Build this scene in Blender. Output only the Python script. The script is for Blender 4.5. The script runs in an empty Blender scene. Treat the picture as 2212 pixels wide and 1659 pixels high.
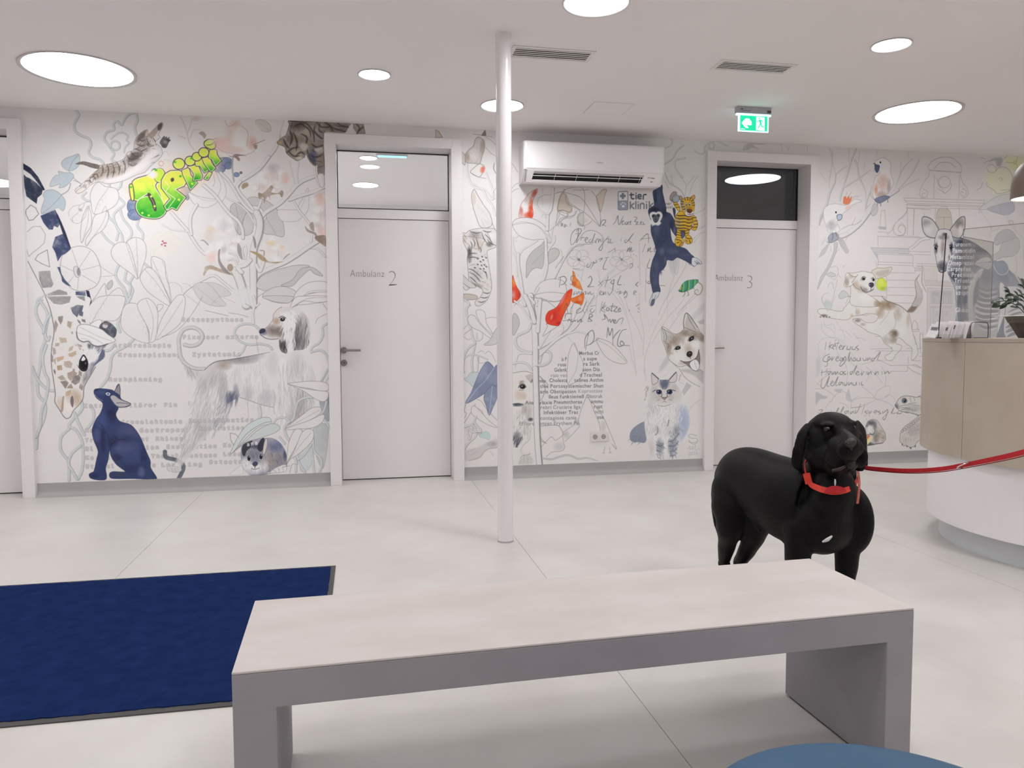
import bpy, bmesh, math, random, os
import numpy as np
from mathutils import Vector, Matrix

random.seed(7)
RNG = np.random.default_rng(11)
SC = bpy.context.scene
COL = SC.collection

# ------------------------------------------------------------------ camera
W, H = 2212, 1659
FPX = 1644.204
CAM = np.array([0.0, -6.185, 1.176])
R_ = np.array([0.98107879, -0.19356497, -0.00412507])
U_ = np.array([0.01607689, 0.06021568, 0.99805591])
F_ = np.array([0.19294027, 0.9792378, -0.06218825])
cam_data = bpy.data.cameras.new('camera')
cam = bpy.data.objects.new('camera', cam_data)
COL.objects.link(cam)
cam_data.sensor_fit = 'HORIZONTAL'
cam_data.sensor_width = 36.0
cam_data.lens = FPX / W * 36.0
cam_data.clip_start = 0.05
cam.matrix_world = Matrix(((R_[0], U_[0], -F_[0], CAM[0]), (R_[1], U_[1], -F_[1], CAM[1]),
                           (R_[2], U_[2], -F_[2], CAM[2]), (0, 0, 0, 1)))
SC.camera = cam

# ------------------------------------------------------------------ world, exposure
world = bpy.data.worlds.new('world'); SC.world = world
world.use_nodes = True
world.node_tree.nodes['Background'].inputs[0].default_value = (0.02, 0.025, 0.04, 1)
world.node_tree.nodes['Background'].inputs[1].default_value = 0.3
SC.view_settings.view_transform = 'Standard'
SC.view_settings.look = 'None'
SC.view_settings.exposure = 0.40
SC.view_settings.gamma = 1.0
SC.view_settings.use_curve_mapping = False
SC.cycles.max_bounces = 8
SC.cycles.diffuse_bounces = 5
SC.cycles.glossy_bounces = 4
SC.cycles.transparent_max_bounces = 12
SC.cycles.use_adaptive_sampling = True
SC.cycles.adaptive_threshold = 0.03
SC.cycles.caustics_reflective = False
SC.cycles.caustics_refractive = False
SC.cycles.sample_clamp_indirect = 4.0
LAMP_W = 22.0         # emission strength of the ceiling discs
HC = 2.842            # ceiling height


def ray(px, py):
    return F_ + (px - W / 2) / FPX * R_ - (py - H / 2) / FPX * U_


def at(px, py, Y):
    """world point on the plane y = Y seen at pixel (px, py)"""
    d = ray(px, py)
    return Vector((CAM + (Y - CAM[1]) / d[1] * d).tolist())


# ------------------------------------------------------------------ materials
def lin(c):
    return tuple(((v / 255.0) / 12.92 if v <= 10.3 else ((v / 255.0 + 0.055) / 1.055) ** 2.4) for v in c)


def mat(name, rgb, rough=0.6, metal=0.0, var=0.0, vscale=6.0, bump=0.0, bscale=200.0, emit=None, estr=0.0, spec=0.5,
        sheen=0.0, coat=0.0, rgb2=None, stretch=None):
    m = bpy.data.materials.new(name); m.use_nodes = True
    nt = m.node_tree; N = nt.nodes; L = nt.links
    b = N['Principled BSDF']
    c = lin(rgb)
    b.inputs['Base Color'].default_value = (*c, 1)
    b.inputs['Roughness'].default_value = rough
    b.inputs['Metallic'].default_value = metal
    b.inputs['Specular IOR Level'].default_value = spec
    b.inputs['Sheen Weight'].default_value = sheen
    b.inputs['Coat Weight'].default_value = coat
    tc = N.new('ShaderNodeTexCoord')
    src = tc.outputs['Object']
    if stretch:
        mp = N.new('ShaderNodeMapping'); mp.inputs['Scale'].default_value = stretch
        L.new(src, mp.inputs['Vector']); src = mp.outputs['Vector']
    if var > 0 or rgb2:
        n = N.new('ShaderNodeTexNoise'); n.inputs['Scale'].default_value = vscale; n.inputs['Detail'].default_value = 6
        n.inputs['Roughness'].default_value = 0.6
        L.new(src, n.inputs['Vector'])
        r = N.new('ShaderNodeValToRGB')
        c2 = lin(rgb2) if rgb2 else tuple(v * (1 - var) for v in c)
        c1 = c if rgb2 else tuple(min(1, v * (1 + var * 0.6)) for v in c)
        r.color_ramp.elements[0].position = 0.35; r.color_ramp.elements[0].color = (*c2, 1)
        r.color_ramp.elements[1].position = 0.65; r.color_ramp.elements[1].color = (*c1, 1)
        L.new(n.outputs['Fac'], r.inputs['Fac']); L.new(r.outputs['Color'], b.inputs['Base Color'])
    if bump > 0:
        n2 = N.new('ShaderNodeTexNoise'); n2.inputs['Scale'].default_value = bscale; n2.inputs['Detail'].default_value = 3
        L.new(src, n2.inputs['Vector'])
        bp = N.new('ShaderNodeBump'); bp.inputs['Strength'].default_value = bump; bp.inputs['Distance'].default_value = 0.01
        L.new(n2.outputs['Fac'], bp.inputs['Height']); L.new(bp.outputs['Normal'], b.inputs['Normal'])
    if emit is not None:
        b.inputs['Emission Color'].default_value = (*lin(emit), 1)
        b.inputs['Emission Strength'].default_value = estr
    return m


def glass_mat(name, tint=(235, 240, 242), refl=0.10, boost=1.0):
    m = bpy.data.materials.new(name); m.use_nodes = True
    nt = m.node_tree; N = nt.nodes; L = nt.links
    N.remove(N['Principled BSDF'])
    out = N['Material Output']
    t = N.new('ShaderNodeBsdfTransparent'); t.inputs[0].default_value = (*lin(tint), 1)
    g = N.new('ShaderNodeBsdfGlossy'); g.inputs['Roughness'].default_value = 0.0
    lw = N.new('ShaderNodeFresnel'); lw.inputs['IOR'].default_value = 1.5
    ma = N.new('ShaderNodeMath'); ma.operation = 'MULTIPLY_ADD'
    ma.inputs[1].default_value = boost; ma.inputs[2].default_value = refl; ma.use_clamp = True
    mx = N.new('ShaderNodeMixShader')
    L.new(lw.outputs[0], ma.inputs[0]); L.new(ma.outputs[0], mx.inputs[0])
    L.new(t.outputs[0], mx.inputs[1]); L.new(g.outputs[0], mx.inputs[2]); L.new(mx.outputs[0], out.inputs[0])
    return m


M = {}
M['paint'] = mat('white_wall_paint', (236, 233, 233), 0.75, bump=0.05, bscale=350, var=0.02, vscale=1.5)
M['ceiling'] = mat('ceiling_paint', (242, 238, 237), 0.85, bump=0.04, bscale=260, var=0.015, vscale=0.8)
M['lacquer'] = mat('white_lacquer', (232, 228, 228), 0.42, var=0.01, vscale=2)
M['leaf'] = mat('door_leaf_laminate', (230, 226, 226), 0.45, var=0.012, vscale=1.2)
M['steel'] = mat('brushed_steel', (150, 145, 142), 0.32, metal=1.0, var=0.1, vscale=30)
M['chrome'] = mat('chrome', (215, 215, 218), 0.12, metal=1.0)
M['gasket'] = mat('black_rubber_gasket', (28, 28, 30), 0.6, var=0.1)
M['dark'] = mat('dark_void_plastic', (24, 22, 24), 0.7, var=0.1)
M['base_grey'] = mat('grey_skirting_vinyl', (166, 164, 162), 0.5, var=0.03, vscale=4)
M['floor'] = mat('linoleum', (208, 205, 200), 0.33, rgb2=(199, 195, 190), vscale=2.2, bump=0.02, bscale=60, spec=0.35)
M['subfloor'] = mat('seam_filler', (126, 122, 118), 0.8, var=0.05)
M['fixture'] = mat('light_ring_paint', (206, 202, 200), 0.5, var=0.01)


def lamp_mat(name, estr, col=(251, 250, 253), power=0.7):
    # micro-prismatic diffuser: its radiance falls off away from the vertical, as such panels do
    m = mat(name, (250, 250, 250), 0.5, emit=col, estr=estr)
    nt = m.node_tree; N = nt.nodes; L = nt.links
    g = N.new('ShaderNodeNewGeometry'); d = N.new('ShaderNodeVectorMath'); d.operation = 'DOT_PRODUCT'
    L.new(g.outputs['Normal'], d.inputs[0]); L.new(g.outputs['Incoming'], d.inputs[1])
    ab = N.new('ShaderNodeMath'); ab.operation = 'ABSOLUTE'; L.new(d.outputs['Value'], ab.inputs[0])
    pw = N.new('ShaderNodeMath'); pw.operation = 'POWER'; pw.inputs[1].default_value = power; L.new(ab.outputs[0], pw.inputs[0])
    mu = N.new('ShaderNodeMath'); mu.operation = 'MULTIPLY'; mu.inputs[1].default_value = estr; L.new(pw.outputs[0], mu.inputs[0])
    L.new(mu.outputs[0], N['Principled BSDF'].inputs['Emission Strength'])
    return m


M['lamp'] = lamp_mat('lit_diffuser', LAMP_W)
M['lamp_small'] = lamp_mat('lit_downlight', LAMP_W * 2.3)
M['lamp_room'] = lamp_mat('lit_diffuser_room', 110.0)
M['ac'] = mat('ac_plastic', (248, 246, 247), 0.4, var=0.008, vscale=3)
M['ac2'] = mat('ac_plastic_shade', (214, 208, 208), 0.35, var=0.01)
M['vent'] = mat('vent_enamel', (232, 228, 224), 0.5, var=0.02)
M['pole'] = mat('pole_enamel', (236, 232, 233), 0.22, var=0.01)
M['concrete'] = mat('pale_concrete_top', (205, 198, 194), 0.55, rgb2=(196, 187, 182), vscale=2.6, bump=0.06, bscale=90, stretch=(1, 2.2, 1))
M['beige'] = mat('beige_counter_plaster', (190, 178, 163), 0.7, rgb2=(178, 165, 149), vscale=3.0, bump=0.08, bscale=120)
M['counter_white'] = mat('counter_white', (240, 236, 237), 0.55, var=0.015, vscale=3)
M['plinth'] = mat('counter_plinth_paint', (206, 210, 213), 0.5, var=0.015, vscale=3)
M['mat_blue'] = mat('navy_mat_pile', (38, 58, 108), 1.0, rgb2=(32, 50, 96), vscale=14.0, bump=0.9, bscale=420, spec=0.02)
M['mat_rub'] = mat('mat_rubber_border', (74, 72, 72), 0.8, var=0.05)
M['stool'] = mat('blue_leatherette', (50, 92, 122), 0.55, rgb2=(42, 83, 113), vscale=3, bump=0.12, bscale=500)
M['red'] = mat('red_webbing', (196, 36, 46), 0.8, var=0.12, vscale=90, bump=0.3, bscale=600)
M['red_dark'] = mat('red_webbing_shaded', (120, 20, 28), 0.85, var=0.1)  # webbing red darkened to carry the shade under the lead
M['collar'] = mat('orange_red_collar', (214, 60, 42), 0.7, var=0.08, vscale=60)
M['glass_clear'] = glass_mat('clear_pane_glass', (246, 248, 248), 0.05, 1.0)
M['glass_dark'] = glass_mat('dark_room_glass', (200, 212, 225), 0.05, 1.5)
M['acrylic'] = glass_mat('acrylic_sheet', (250, 250, 249), 0.0, 0.35)
M['black_wire'] = mat('black_wire', (38, 38, 42), 0.4, var=0.05)
M['card'] = mat('leaflet_paper', (226, 222, 224), 0.6, var=0.06, vscale=25)
M['pot'] = mat('brown_stone_pot', (92, 80, 72), 0.75, rgb2=(62, 54, 49), vscale=18, bump=0.3, bscale=40)
M['pot_rim'] = mat('grey_brown_pot_rim', (108, 100, 94), 0.75, var=0.12, vscale=30)
M['soil'] = mat('soil', (48, 38, 30), 0.95, var=0.3, vscale=60)
M['green'] = mat('dark_green_leaf', (44, 68, 44), 0.4, rgb2=(30, 52, 36), vscale=20)
M['lampshade'] = mat('taupe_lampshade', (112, 98, 88), 0.5, var=0.03)
M['lamp_in'] = mat('pendant_glow', (250, 250, 245), 0.5, emit=(255, 250, 235), estr=5.0)
M['print'] = mat('grey_vinyl_lettering', (120, 116, 116), 0.6, var=0.02)
M['print_dark'] = mat('dark_print', (70, 68, 72), 0.6, var=0.02)
M['sock'] = mat('socket_plastic', (226, 221, 218), 0.35, var=0.01)
M['room_dark'] = mat('unlit_room_paint', (120, 130, 150), 0.9, var=0.03)  # walls tinted blue-grey to carry the dimness of the unlit room
M['sign_frame'] = mat('lit_acrylic_edge', (235, 250, 250), 0.4, emit=(190, 250, 250), estr=1.25)
M['sign_green'] = mat('lit_green_sign', (20, 180, 130), 0.4, emit=(12, 196, 140), estr=0.95)
M['sign_white'] = mat('lit_white_pictogram', (230, 255, 250), 0.4, emit=(200, 252, 244), estr=1.0)
M['sign_house'] = mat('sign_housing', (178, 176, 184), 0.5, var=0.02)
M['led_strip'] = mat('cool_led_strip', (220, 240, 255), 0.4, emit=(120, 190, 250), estr=1.4)


# ------------------------------------------------------------------ mesh helpers
def link(name, bm, material, parent=None, smooth=False, bevel=0.0, seg=2, angle=35):
    me = bpy.data.meshes.new(name)
    bmesh.ops.recalc_face_normals(bm, faces=bm.faces[:])
    bm.to_mesh(me); bm.free()
    o = bpy.data.objects.new(name, me); COL.objects.link(o)
    for mm in (material if isinstance(material, (list, tuple)) else [material]):
        me.materials.append(mm)
    if smooth:
        for f in me.polygons: f.use_smooth = True
        try: me.set_sharp_from_angle(angle=math.radians(angle))
        except Exception: pass
    if bevel > 0:
        bv = o.modifiers.new('bevel', 'BEVEL'); bv.width = bevel; bv.segments = seg; bv.limit_method = 'ANGLE'
        bv.angle_limit = math.radians(30)
    if parent: o.parent = parent
    return o


def box(bm, x0, x1, y0, y1, z0, z1, mi=0, mtx=None):
    v = [bm.verts.new((x, y, z)) for x in (x0, x1) for y in (y0, y1) for z in (z0, z1)]
    if mtx is not None:
        for q in v: q.co = mtx @ q.co
    for q in ((0, 1, 3, 2), (4, 6, 7, 5), (0, 4, 5, 1), (2, 3, 7, 6), (0, 2, 6, 4), (1, 5, 7, 3)):
        f = bm.faces.new([v[i] for i in q]); f.material_index = mi
    return v


def prism(bm, pts, z0, z1, mtx=None, mi=0):
    """extrude a 2D outline (x, y) from z0 to z1"""
    a = [bm.verts.new((x, y, z0)) for x, y in pts]; b = [bm.verts.new((x, y, z1)) for x, y in pts]
    n = len(pts)
    fs = [bm.faces.new(a[::-1]), bm.faces.new(b)]
    for i in range(n): fs.append(bm.faces.new([a[i], a[(i + 1) % n], b[(i + 1) % n], b[i]]))
    for f in fs: f.material_index = mi
    if mtx is not None:
        for q in a + b: q.co = mtx @ q.co


def lathe(bm, prof, n=48, center=(0, 0, 0), mtx=None, cap=True):
    rings = []
    for r, z in prof:
        ring = [bm.verts.new((center[0] + r * math.cos(2 * math.pi * i / n), center[1] + r * math.sin(2 * math.pi * i / n), center[2] + z)) for i in range(n)]
        rings.append(ring)
    for a, b in zip(rings[:-1], rings[1:]):
        for i in range(n): bm.faces.new([a[i], a[(i + 1) % n], b[(i + 1) % n], b[i]])
    if cap:
        bm.faces.new(rings[0][::-1]); bm.faces.new(rings[-1])
    if mtx is not None:
        for ring in rings:
            for q in ring: q.co = mtx @ q.co


def tube(bm, pts, rad, n=8, closed=False, flat=1.0, up=Vector((0, 0, 1)), square=False):
    """swept tube; rad may be a list; flat squashes it along the binormal"""
    P = [Vector(p) for p in pts]; m = len(P)
    R = rad if isinstance(rad, (list, tuple)) else [rad] * m
    rings = []; prev = None
    for i in range(m):
        if closed: t = (P[(i + 1) % m] - P[i - 1])
        else: t = P[min(i + 1, m - 1)] - P[max(i - 1, 0)]
        t.normalize()
        u = up if prev is None else prev
        s = t.cross(u)
        if s.length < 1e-4: s = t.cross(Vector((1, 0.1, 0)))
        s.normalize(); v = s.cross(t).normalized(); prev = v
        ring = []
        for k in range(n):
            a = 2 * math.pi * (k + 0.5) / n
            ring.append(bm.verts.new(P[i] + v * (math.sin(a) * R[i]) + s * (math.cos(a) * R[i] * flat)))
        rings.append(ring)
    rng = range(m) if closed else range(m - 1)
    for i in rng:
        a, b = rings[i], rings[(i + 1) % m]
        for k in range(n): bm.faces.new([a[k], a[(k + 1) % n], b[(k + 1) % n], b[k]])
    if not closed:
        bm.faces.new(rings[0][::-1]); bm.faces.new(rings[-1])


def smooth_path(pts, k=6, closed=False):
    P = [Vector(p) for p in pts]; n = len(P); out = []
    rng = range(n) if closed else range(n - 1)
    for i in rng:
        if closed: a, b, c, d = P[i - 1], P[i], P[(i + 1) % n], P[(i + 2) % n]
        else: a, b, c, d = P[max(i - 1, 0)], P[i], P[i + 1], P[min(i + 2, n - 1)]
        for j in range(k):
            t = j / k
            out.append(0.5 * ((2 * b) + (c - a) * t + (2 * a - 5 * b + 4 * c - d) * t * t + (3 * b - a - 3 * c + d) * t ** 3))
    if not closed: out.append(P[-1])
    return out


def empty(name, loc=(0, 0, 0), rz=0.0):
    o = bpy.data.objects.new(name, None); COL.objects.link(o)
    o.location = loc; o.rotation_euler = (0, 0, rz); o.empty_display_size = 0.05
    return o


def tag(o, label=None, cat=None, group=None, kind=None):
    if label: o['label'] = label
    if cat: o['category'] = cat
    if group: o['group'] = group
    if kind: o['kind'] = kind
    return o


def text_obj(name, body, size, material, parent, loc, rot=(math.pi / 2, 0, 0), thin=0.0, depth=0.0005, space=1.0):
    cu = bpy.data.curves.new(name, 'FONT'); cu.body = body; cu.size = size; cu.extrude = depth; cu.offset = thin
    cu.space_character = space; cu.resolution_u = 3
    tmp = bpy.data.objects.new(name, cu); COL.objects.link(tmp)
    bpy.context.view_layer.update()
    dg = bpy.context.evaluated_depsgraph_get()
    me = bpy.data.meshes.new_from_object(tmp.evaluated_get(dg))
    bpy.data.objects.remove(tmp)
    o = bpy.data.objects.new(name, me); COL.objects.link(o)
    me.materials.clear(); me.materials.append(material)
    o.location = loc; o.rotation_euler = rot
    if parent: o.parent = parent
    return o

# ================================================================== the setting
XL, XR, YB = -5.2, 6.6, -9.4        # hall extents; the painted wall is y = 0
WT = 0.24                            # wall thickness
OP = [(-3.44, -2.459), (-0.184, 0.737), (2.995, 3.905)]   # door openings (x0, x1)
OZ = 2.684                           # opening height
TXL, TXR = -2.5, 6.3                 # extent of the mural in x

# mural texture is painted further down; its image feeds this material
def mural_material(img):
    m = bpy.data.materials.new('painted_mural'); m.use_nodes = True
    nt = m.node_tree; N = nt.nodes; L = nt.links
    b = N['Principled BSDF']; b.inputs['Roughness'].default_value = 0.75
    b.inputs['Specular IOR Level'].default_value = 0.3
    t = N.new('ShaderNodeTexImage'); t.image = img; t.interpolation = 'Cubic'; t.extension = 'EXTEND'
    uv = N.new('ShaderNodeUVMap'); uv.uv_map = 'UVMap'
    L.new(uv.outputs[0], t.inputs[0]); L.new(t.outputs[0], b.inputs['Base Color'])
    tc = N.new('ShaderNodeTexCoord'); n2 = N.new('ShaderNodeTexNoise'); n2.inputs['Scale'].default_value = 300
    L.new(tc.outputs['Object'], n2.inputs['Vector'])
    bp = N.new('ShaderNodeBump'); bp.inputs['Strength'].default_value = 0.05; bp.inputs['Distance'].default_value = 0.01
    L.new(n2.outputs['Fac'], bp.inputs['Height']); L.new(bp.outputs['Normal'], b.inputs['Normal'])
    return m


def build_back_wall(mm):
    bm = bmesh.new()
    xs = [XL]
    for a, b in OP: xs += [a, b]
    xs.append(XR)
    for i in range(0, len(xs), 2): box(bm, xs[i], xs[i + 1], 0.0, WT, 0.0, HC)
    for a, b in OP: box(bm, a, b, 0.0, WT, OZ, HC)
    uvl = bm.loops.layers.uv.new('UVMap')
    bm.normal_update()
    for f in bm.faces:
        c = f.calc_center_median()
        front = abs(c.y) < 1e-4
        f.material_index = 1 if front else 0
        for l in f.loops:
            l[uvl].uv = ((l.vert.co.x - TXL) / (TXR - TXL), l.vert.co.z / HC)
    o = link('wall_back', bm, [M['paint'], mm])
    tag(o, kind='structure')
    return o


# floor: sheets of linoleum welded at the seams, on a filler bed
fl = link('floor', (lambda b: (box(b, XL - 0.3, XR + 0.3, YB - 0.3, 4.0, -0.12, -0.0035), b)[1])(bmesh.new()), M['subfloor'])
tag(fl, kind='structure')
seams = [XL - 0.3, -3.22, -1.205, 0.865, 2.95, 4.95, XR + 0.3]
for i in range(len(seams) - 1):
    bm = bmesh.new(); box(bm, seams[i] + 0.001, seams[i + 1] - 0.001, YB - 0.3, 4.0, -0.0035, 0.0)
    link('linoleum_sheet', bm, M['floor'], fl)

# ceiling
bm = bmesh.new(); box(bm, XL - 0.3, XR + 0.3, YB - 0.3, 4.0, HC, HC + 0.2)
tag(link('ceiling', bm, M['ceiling']), kind='structure')
# flush access hatch in the ceiling: four fine joints round a board
hx0, hx1, hy0, hy1 = 1.655, 1.952, -0.874, -0.597
bm = bmesh.new()
box(bm, hx0, hx1, hy0, hy1, HC - 0.0015, HC - 0.0002)
hatch = link('ceiling_hatch', bm, M['ceiling'])
tag(hatch, 'flush square white access hatch in the ceiling in front of the air conditioner', 'hatch')
bm = bmesh.new()
for a in ((hx0 - 0.003, hx1 + 0.003, hy0 - 0.003, hy0), (hx0 - 0.003, hx1 + 0.003, hy1, hy1 + 0.003),
          (hx0 - 0.003, hx0, hy0, hy1), (hx1, hx1 + 0.003, hy0, hy1)):
    box(bm, a[0], a[1], a[2], a[3], HC - 0.001, HC - 0.0002)
link('joint', bm, M['base_grey'], hatch)

# other walls of the hall
for nm, b6 in (('wall_left', (XL - 0.2, XL, YB, 0.0)), ('wall_right', (XR, XR + 0.2, YB, 0.0)), ('wall_front', (XL - 0.2, XR + 0.2, YB - 0.2, YB))):
    bm = bmesh.new(); box(bm, *b6, 0.0, HC); tag(link(nm, bm, M['paint']), kind='structure')

# rooms behind the doors (seen only through the fanlights)
def shell(nm, x0, x1, y0, y1, material):
    bm = bmesh.new(); t = 0.1
    box(bm, x0 - t, x0, y0, y1 + t, 0, HC); box(bm, x1, x1 + t, y0, y1 + t, 0, HC); box(bm, x0, x1, y1, y1 + t, 0, HC)
    tag(link(nm, bm, material), kind='structure')
shell('wall_lit_room', XL + 0.1, 1.9, WT, 3.7, M['paint'])
bm = bmesh.new(); t = 0.02
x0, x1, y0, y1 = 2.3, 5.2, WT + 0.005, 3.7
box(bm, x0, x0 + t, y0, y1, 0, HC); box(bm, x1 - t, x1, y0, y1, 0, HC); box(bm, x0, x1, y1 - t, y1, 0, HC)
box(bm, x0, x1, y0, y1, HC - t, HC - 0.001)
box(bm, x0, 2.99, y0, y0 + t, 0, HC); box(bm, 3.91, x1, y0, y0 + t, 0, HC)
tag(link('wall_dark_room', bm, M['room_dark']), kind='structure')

# skirting: grey sheet coved up the wall
def skirting(nm, x0, x1):
    bm = bmesh.new()
    prof = [(-0.055, 0.0), (-0.055, 0.001), (-0.03, 0.006), (-0.012, 0.018), (-0.0045, 0.04), (-0.004, 0.1), (0.0, 0.1), (0.0, 0.0)]
    a = [bm.verts.new((x0, y, z)) for y, z in prof]; b = [bm.verts.new((x1, y, z)) for y, z in prof]
    n = len(prof)
    bm.faces.new(a); bm.faces.new(b[::-1])
    for i in range(n): bm.faces.new([a[i], b[i], b[(i + 1) % n], a[(i + 1) % n]])
    tag(link(nm, bm, M['base_grey'], smooth=True, angle=50), kind='structure')
skirting('baseboard_left', -2.384, -0.257)
skirting('baseboard_middle', 0.811, 2.920)
skirting('baseboard_right', 3.976, XR)


# doors -------------------------------------------------------------
def lever(parent, x, z, y, sgn=1):
    h = empty('door_handle', (0, 0, 0)); h.parent = parent
    bm = bmesh.new(); rot = Matrix.Translation((x, y, z)) @ Matrix.Rotation(math.pi / 2, 4, 'X')
    lathe(bm, [(0.026, 0.0), (0.026, 0.006), (0.0245, 0.008), (0.011, 0.008), (0.0105, 0.05), (0.0105, 0.055)], 32, mtx=rot)
    tube(bm, smooth_path([(x, y - 0.045, z), (x + 0.006 * sgn, y - 0.052, z), (x + 0.03 * sgn, y - 0.054, z), (x + 0.135 * sgn, y - 0.054, z)], 4), 0.0098, 14)
    for q in ((0, .019), (0.0, -.019)):
        lathe(bm, [(0.0022, 0.0), (0.0022, 0.001)], 8, mtx=Matrix.Translation((x + q[0], y - 0.008, z + q[1])) @ Matrix.Rotation(math.pi / 2, 4, 'X'))
    link('lever', bm, M['steel'], h, smooth=True)


def door(n, x0, x1, number=None, hinge_right=True, room_glass='glass_clear', skip_left=False):
    d = empty('door_%d' % n, ((x0 + x1) / 2, 0.1, 0)); tag(d, kind='structure')
    ox, oy = (x0 + x1) / 2, 0.1
    def P(b): 
        for v in b.verts: v.co -= Vector((ox, oy, 0))
        return b
    cw = 0.074; jt = 0.012
    # casing: architrave proud of the wall plus jamb lining
    bm = bmesh.new()
    box(bm, x0 - cw, x0 + 0.001, -0.04, -0.0005, 0, OZ + 0.066)
    box(bm, x1 - 0.001, x1 + cw, -0.04, -0.0005, 0, OZ + 0.066)
    box(bm, x0 + 0.001, x1 - 0.001, -0.04, -0.0005, OZ, OZ + 0.066)
    link('door_casing', P(bm), M['lacquer'], d, bevel=0.002)
    bm = bmesh.new()
    box(bm, x0, x0 + jt, -0.0395, 0.215, 0, OZ); box(bm, x1 - jt, x1, -0.0395, 0.215, 0, OZ)
    box(bm, x0 + jt, x1 - jt, -0.0395, 0.215, OZ - jt, OZ)
    link('door_jamb', P(bm), M['lacquer'], d, bevel=0.0015)
    ly = 0.168
    # transom rail
    bm = bmesh.new(); box(bm, x0 + jt, x1 - jt, ly - 0.006, ly + 0.05, 2.136, 2.212)
    link('transom_rail', P(bm), M['lacquer'], d, bevel=0.002)
    # fanlight frame (black gasket) and pane
    a0, a1, b0, b1 = x0 + jt, x1 - jt, 2.212, OZ - jt
    bm = bmesh.new(); g = 0.006
    box(bm, a0, a0 + g, ly - 0.008, ly + 0.012, b0, b1); box(bm, a1 - g, a1, ly - 0.008, ly + 0.012, b0, b1)
    box(bm, a0 + g, a1 - g, ly - 0.008, ly + 0.012, b0, b0 + g); box(bm, a0 + g, a1 - g, ly - 0.008, ly + 0.012, b1 - g, b1)
    fr = link('fanlight_gasket', P(bm), M['gasket'], d)
    bm = bmesh.new(); box(bm, a0 + g, a1 - g, ly, ly + 0.006, b0 + g, b1 - g)
    link('fanlight_pane', P(bm), M[room_glass], d)
    # leaf
    bm = bmesh.new(); box(bm, x0 + jt + 0.003, x1 - jt - 0.003, ly, ly + 0.042, 0.008, 2.131)
    leaf = link('door_leaf', P(bm), M['leaf'], d, bevel=0.0015)
    bm = bmesh.new(); box(bm, x0 + jt, x1 - jt, ly + 0.012, ly + 0.05, 0.0, 0.0075); box(bm, x0 + jt, x1 - jt, ly + 0.012, ly + 0.04, 2.1315, 2.1355)
    box(bm, x0 + jt, x0 + jt + 0.0028, ly + 0.012, ly + 0.04, 0.0, 2.1355); box(bm, x1 - jt - 0.0028, x1 - jt, ly + 0.012, ly + 0.04, 0.0, 2.1355)
    link('shadow_gap', P(bm), M['dark'], d)
    hx = x0 + 0.041 - ox
    lever(d, hx, 1.07, ly - oy)
    bm = bmesh.new()
    rot = Matrix.Translation((hx, ly - oy, 0.968)) @ Matrix.Rotation(math.pi / 2, 4, 'X')
    lathe(bm, [(0.026, 0.0), (0.026, 0.006), (0.0245, 0.008), (0.011, 0.008), (0.010, 0.010)], 32, mtx=rot)
    esc = link('lock_escutcheon', bm, M['steel'], d, smooth=True)
    bm = bmesh.new(); rot = Matrix.Translation((hx, ly - oy - 0.0101, 0.968)) @ Matrix.Rotation(math.pi / 2, 4, 'X')
    lathe(bm, [(0.006, 0.0), (0.006, 0.002)], 16, mtx=rot); link('lock_cylinder', bm, M['print_dark'], esc)
    if number:
        tx = x0 + 0.100 - ox
        text_obj('lettering', 'Ambulanz', 0.083, M['print'], leaf, (tx, ly - oy - 0.0008, 1.666), thin=-0.0016, space=1.06).scale = (0.79, 1, 1)
        text_obj('door_number', number, 0.178, M['print'], leaf, (tx + 0.298, ly - oy - 0.0008, 1.598), thin=-0.0058)
    return d


door(1, *OP[0])
door(2, *OP[1], number='2')
door(3, *OP[2], number='3', room_glass='glass_dark')


# ------------------------------------------------------------------ ceiling lights
def ceiling_light(x, y, r, label, lampmat='lamp', z=HC):
    t = empty('ceiling_light', (x, y, z)); tag(t, label, 'light', 'round recessed ceiling lights')
    n = 64 if r > 0.2 else 48
    bm = bmesh.new()
    w = 0.022 if r > 0.2 else 0.013
    lathe(bm, [(r, -0.0005), (r, -0.003), (r + w * 0.8, -0.009), (r + w, -0.0085), (r + w, -0.0005)], n, cap=False)
    for i in range(n): pass
    link('trim_ring', bm, M['fixture'], t, smooth=True, angle=60)
    bm = bmesh.new(); prismp = [((r - 0.001) * math.cos(2 * math.pi * i / n), (r - 0.001) * math.sin(2 * math.pi * i / n)) for i in range(n)]
    prism(bm, prismp, -0.003, -0.0005)
    link('diffuser', bm, M[lampmat], t)
    return t


ceiling_light(-1.70, -0.905, 0.305, 'largest round ceiling light, at the left above the leaping kitten')
ceiling_light(0.107, -1.165, 0.092, 'small round ceiling downlight above the door marked 2', 'lamp_small')
ceiling_light(1.023, -0.668, 0.145, 'round ceiling light half hidden behind the white pole', 'lamp_small')
ceiling_light(1.176, -2.43, 0.155, 'round ceiling light cut off by the top edge of the picture', 'lamp_small')
ceiling_light(3.015, -2.205, 0.098, 'small round ceiling downlight at the upper right', 'lamp_small')
ceiling_light(4.118, -1.06, 0.285, 'large round ceiling light at the right beside the exit sign')
OFF = [(-1.5, -3.9, 0.30), (0.9, -4.9, 0.155), (3.0, -4.15, 0.30), (-3.9, -2.6, 0.30), (4.45, -3.4, 0.30), (0.4, -7.3, 0.30), (3.4, -7.0, 0.30), (-2.6, -6.4, 0.30), (-4.3, -5.0, 0.30), (5.6, -5.6, 0.30), (-3.6, -0.9, 0.1), (5.7, -0.9, 0.1)]  # unseen lamps continuing the ceiling grid, added for bounced light in the hall
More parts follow.
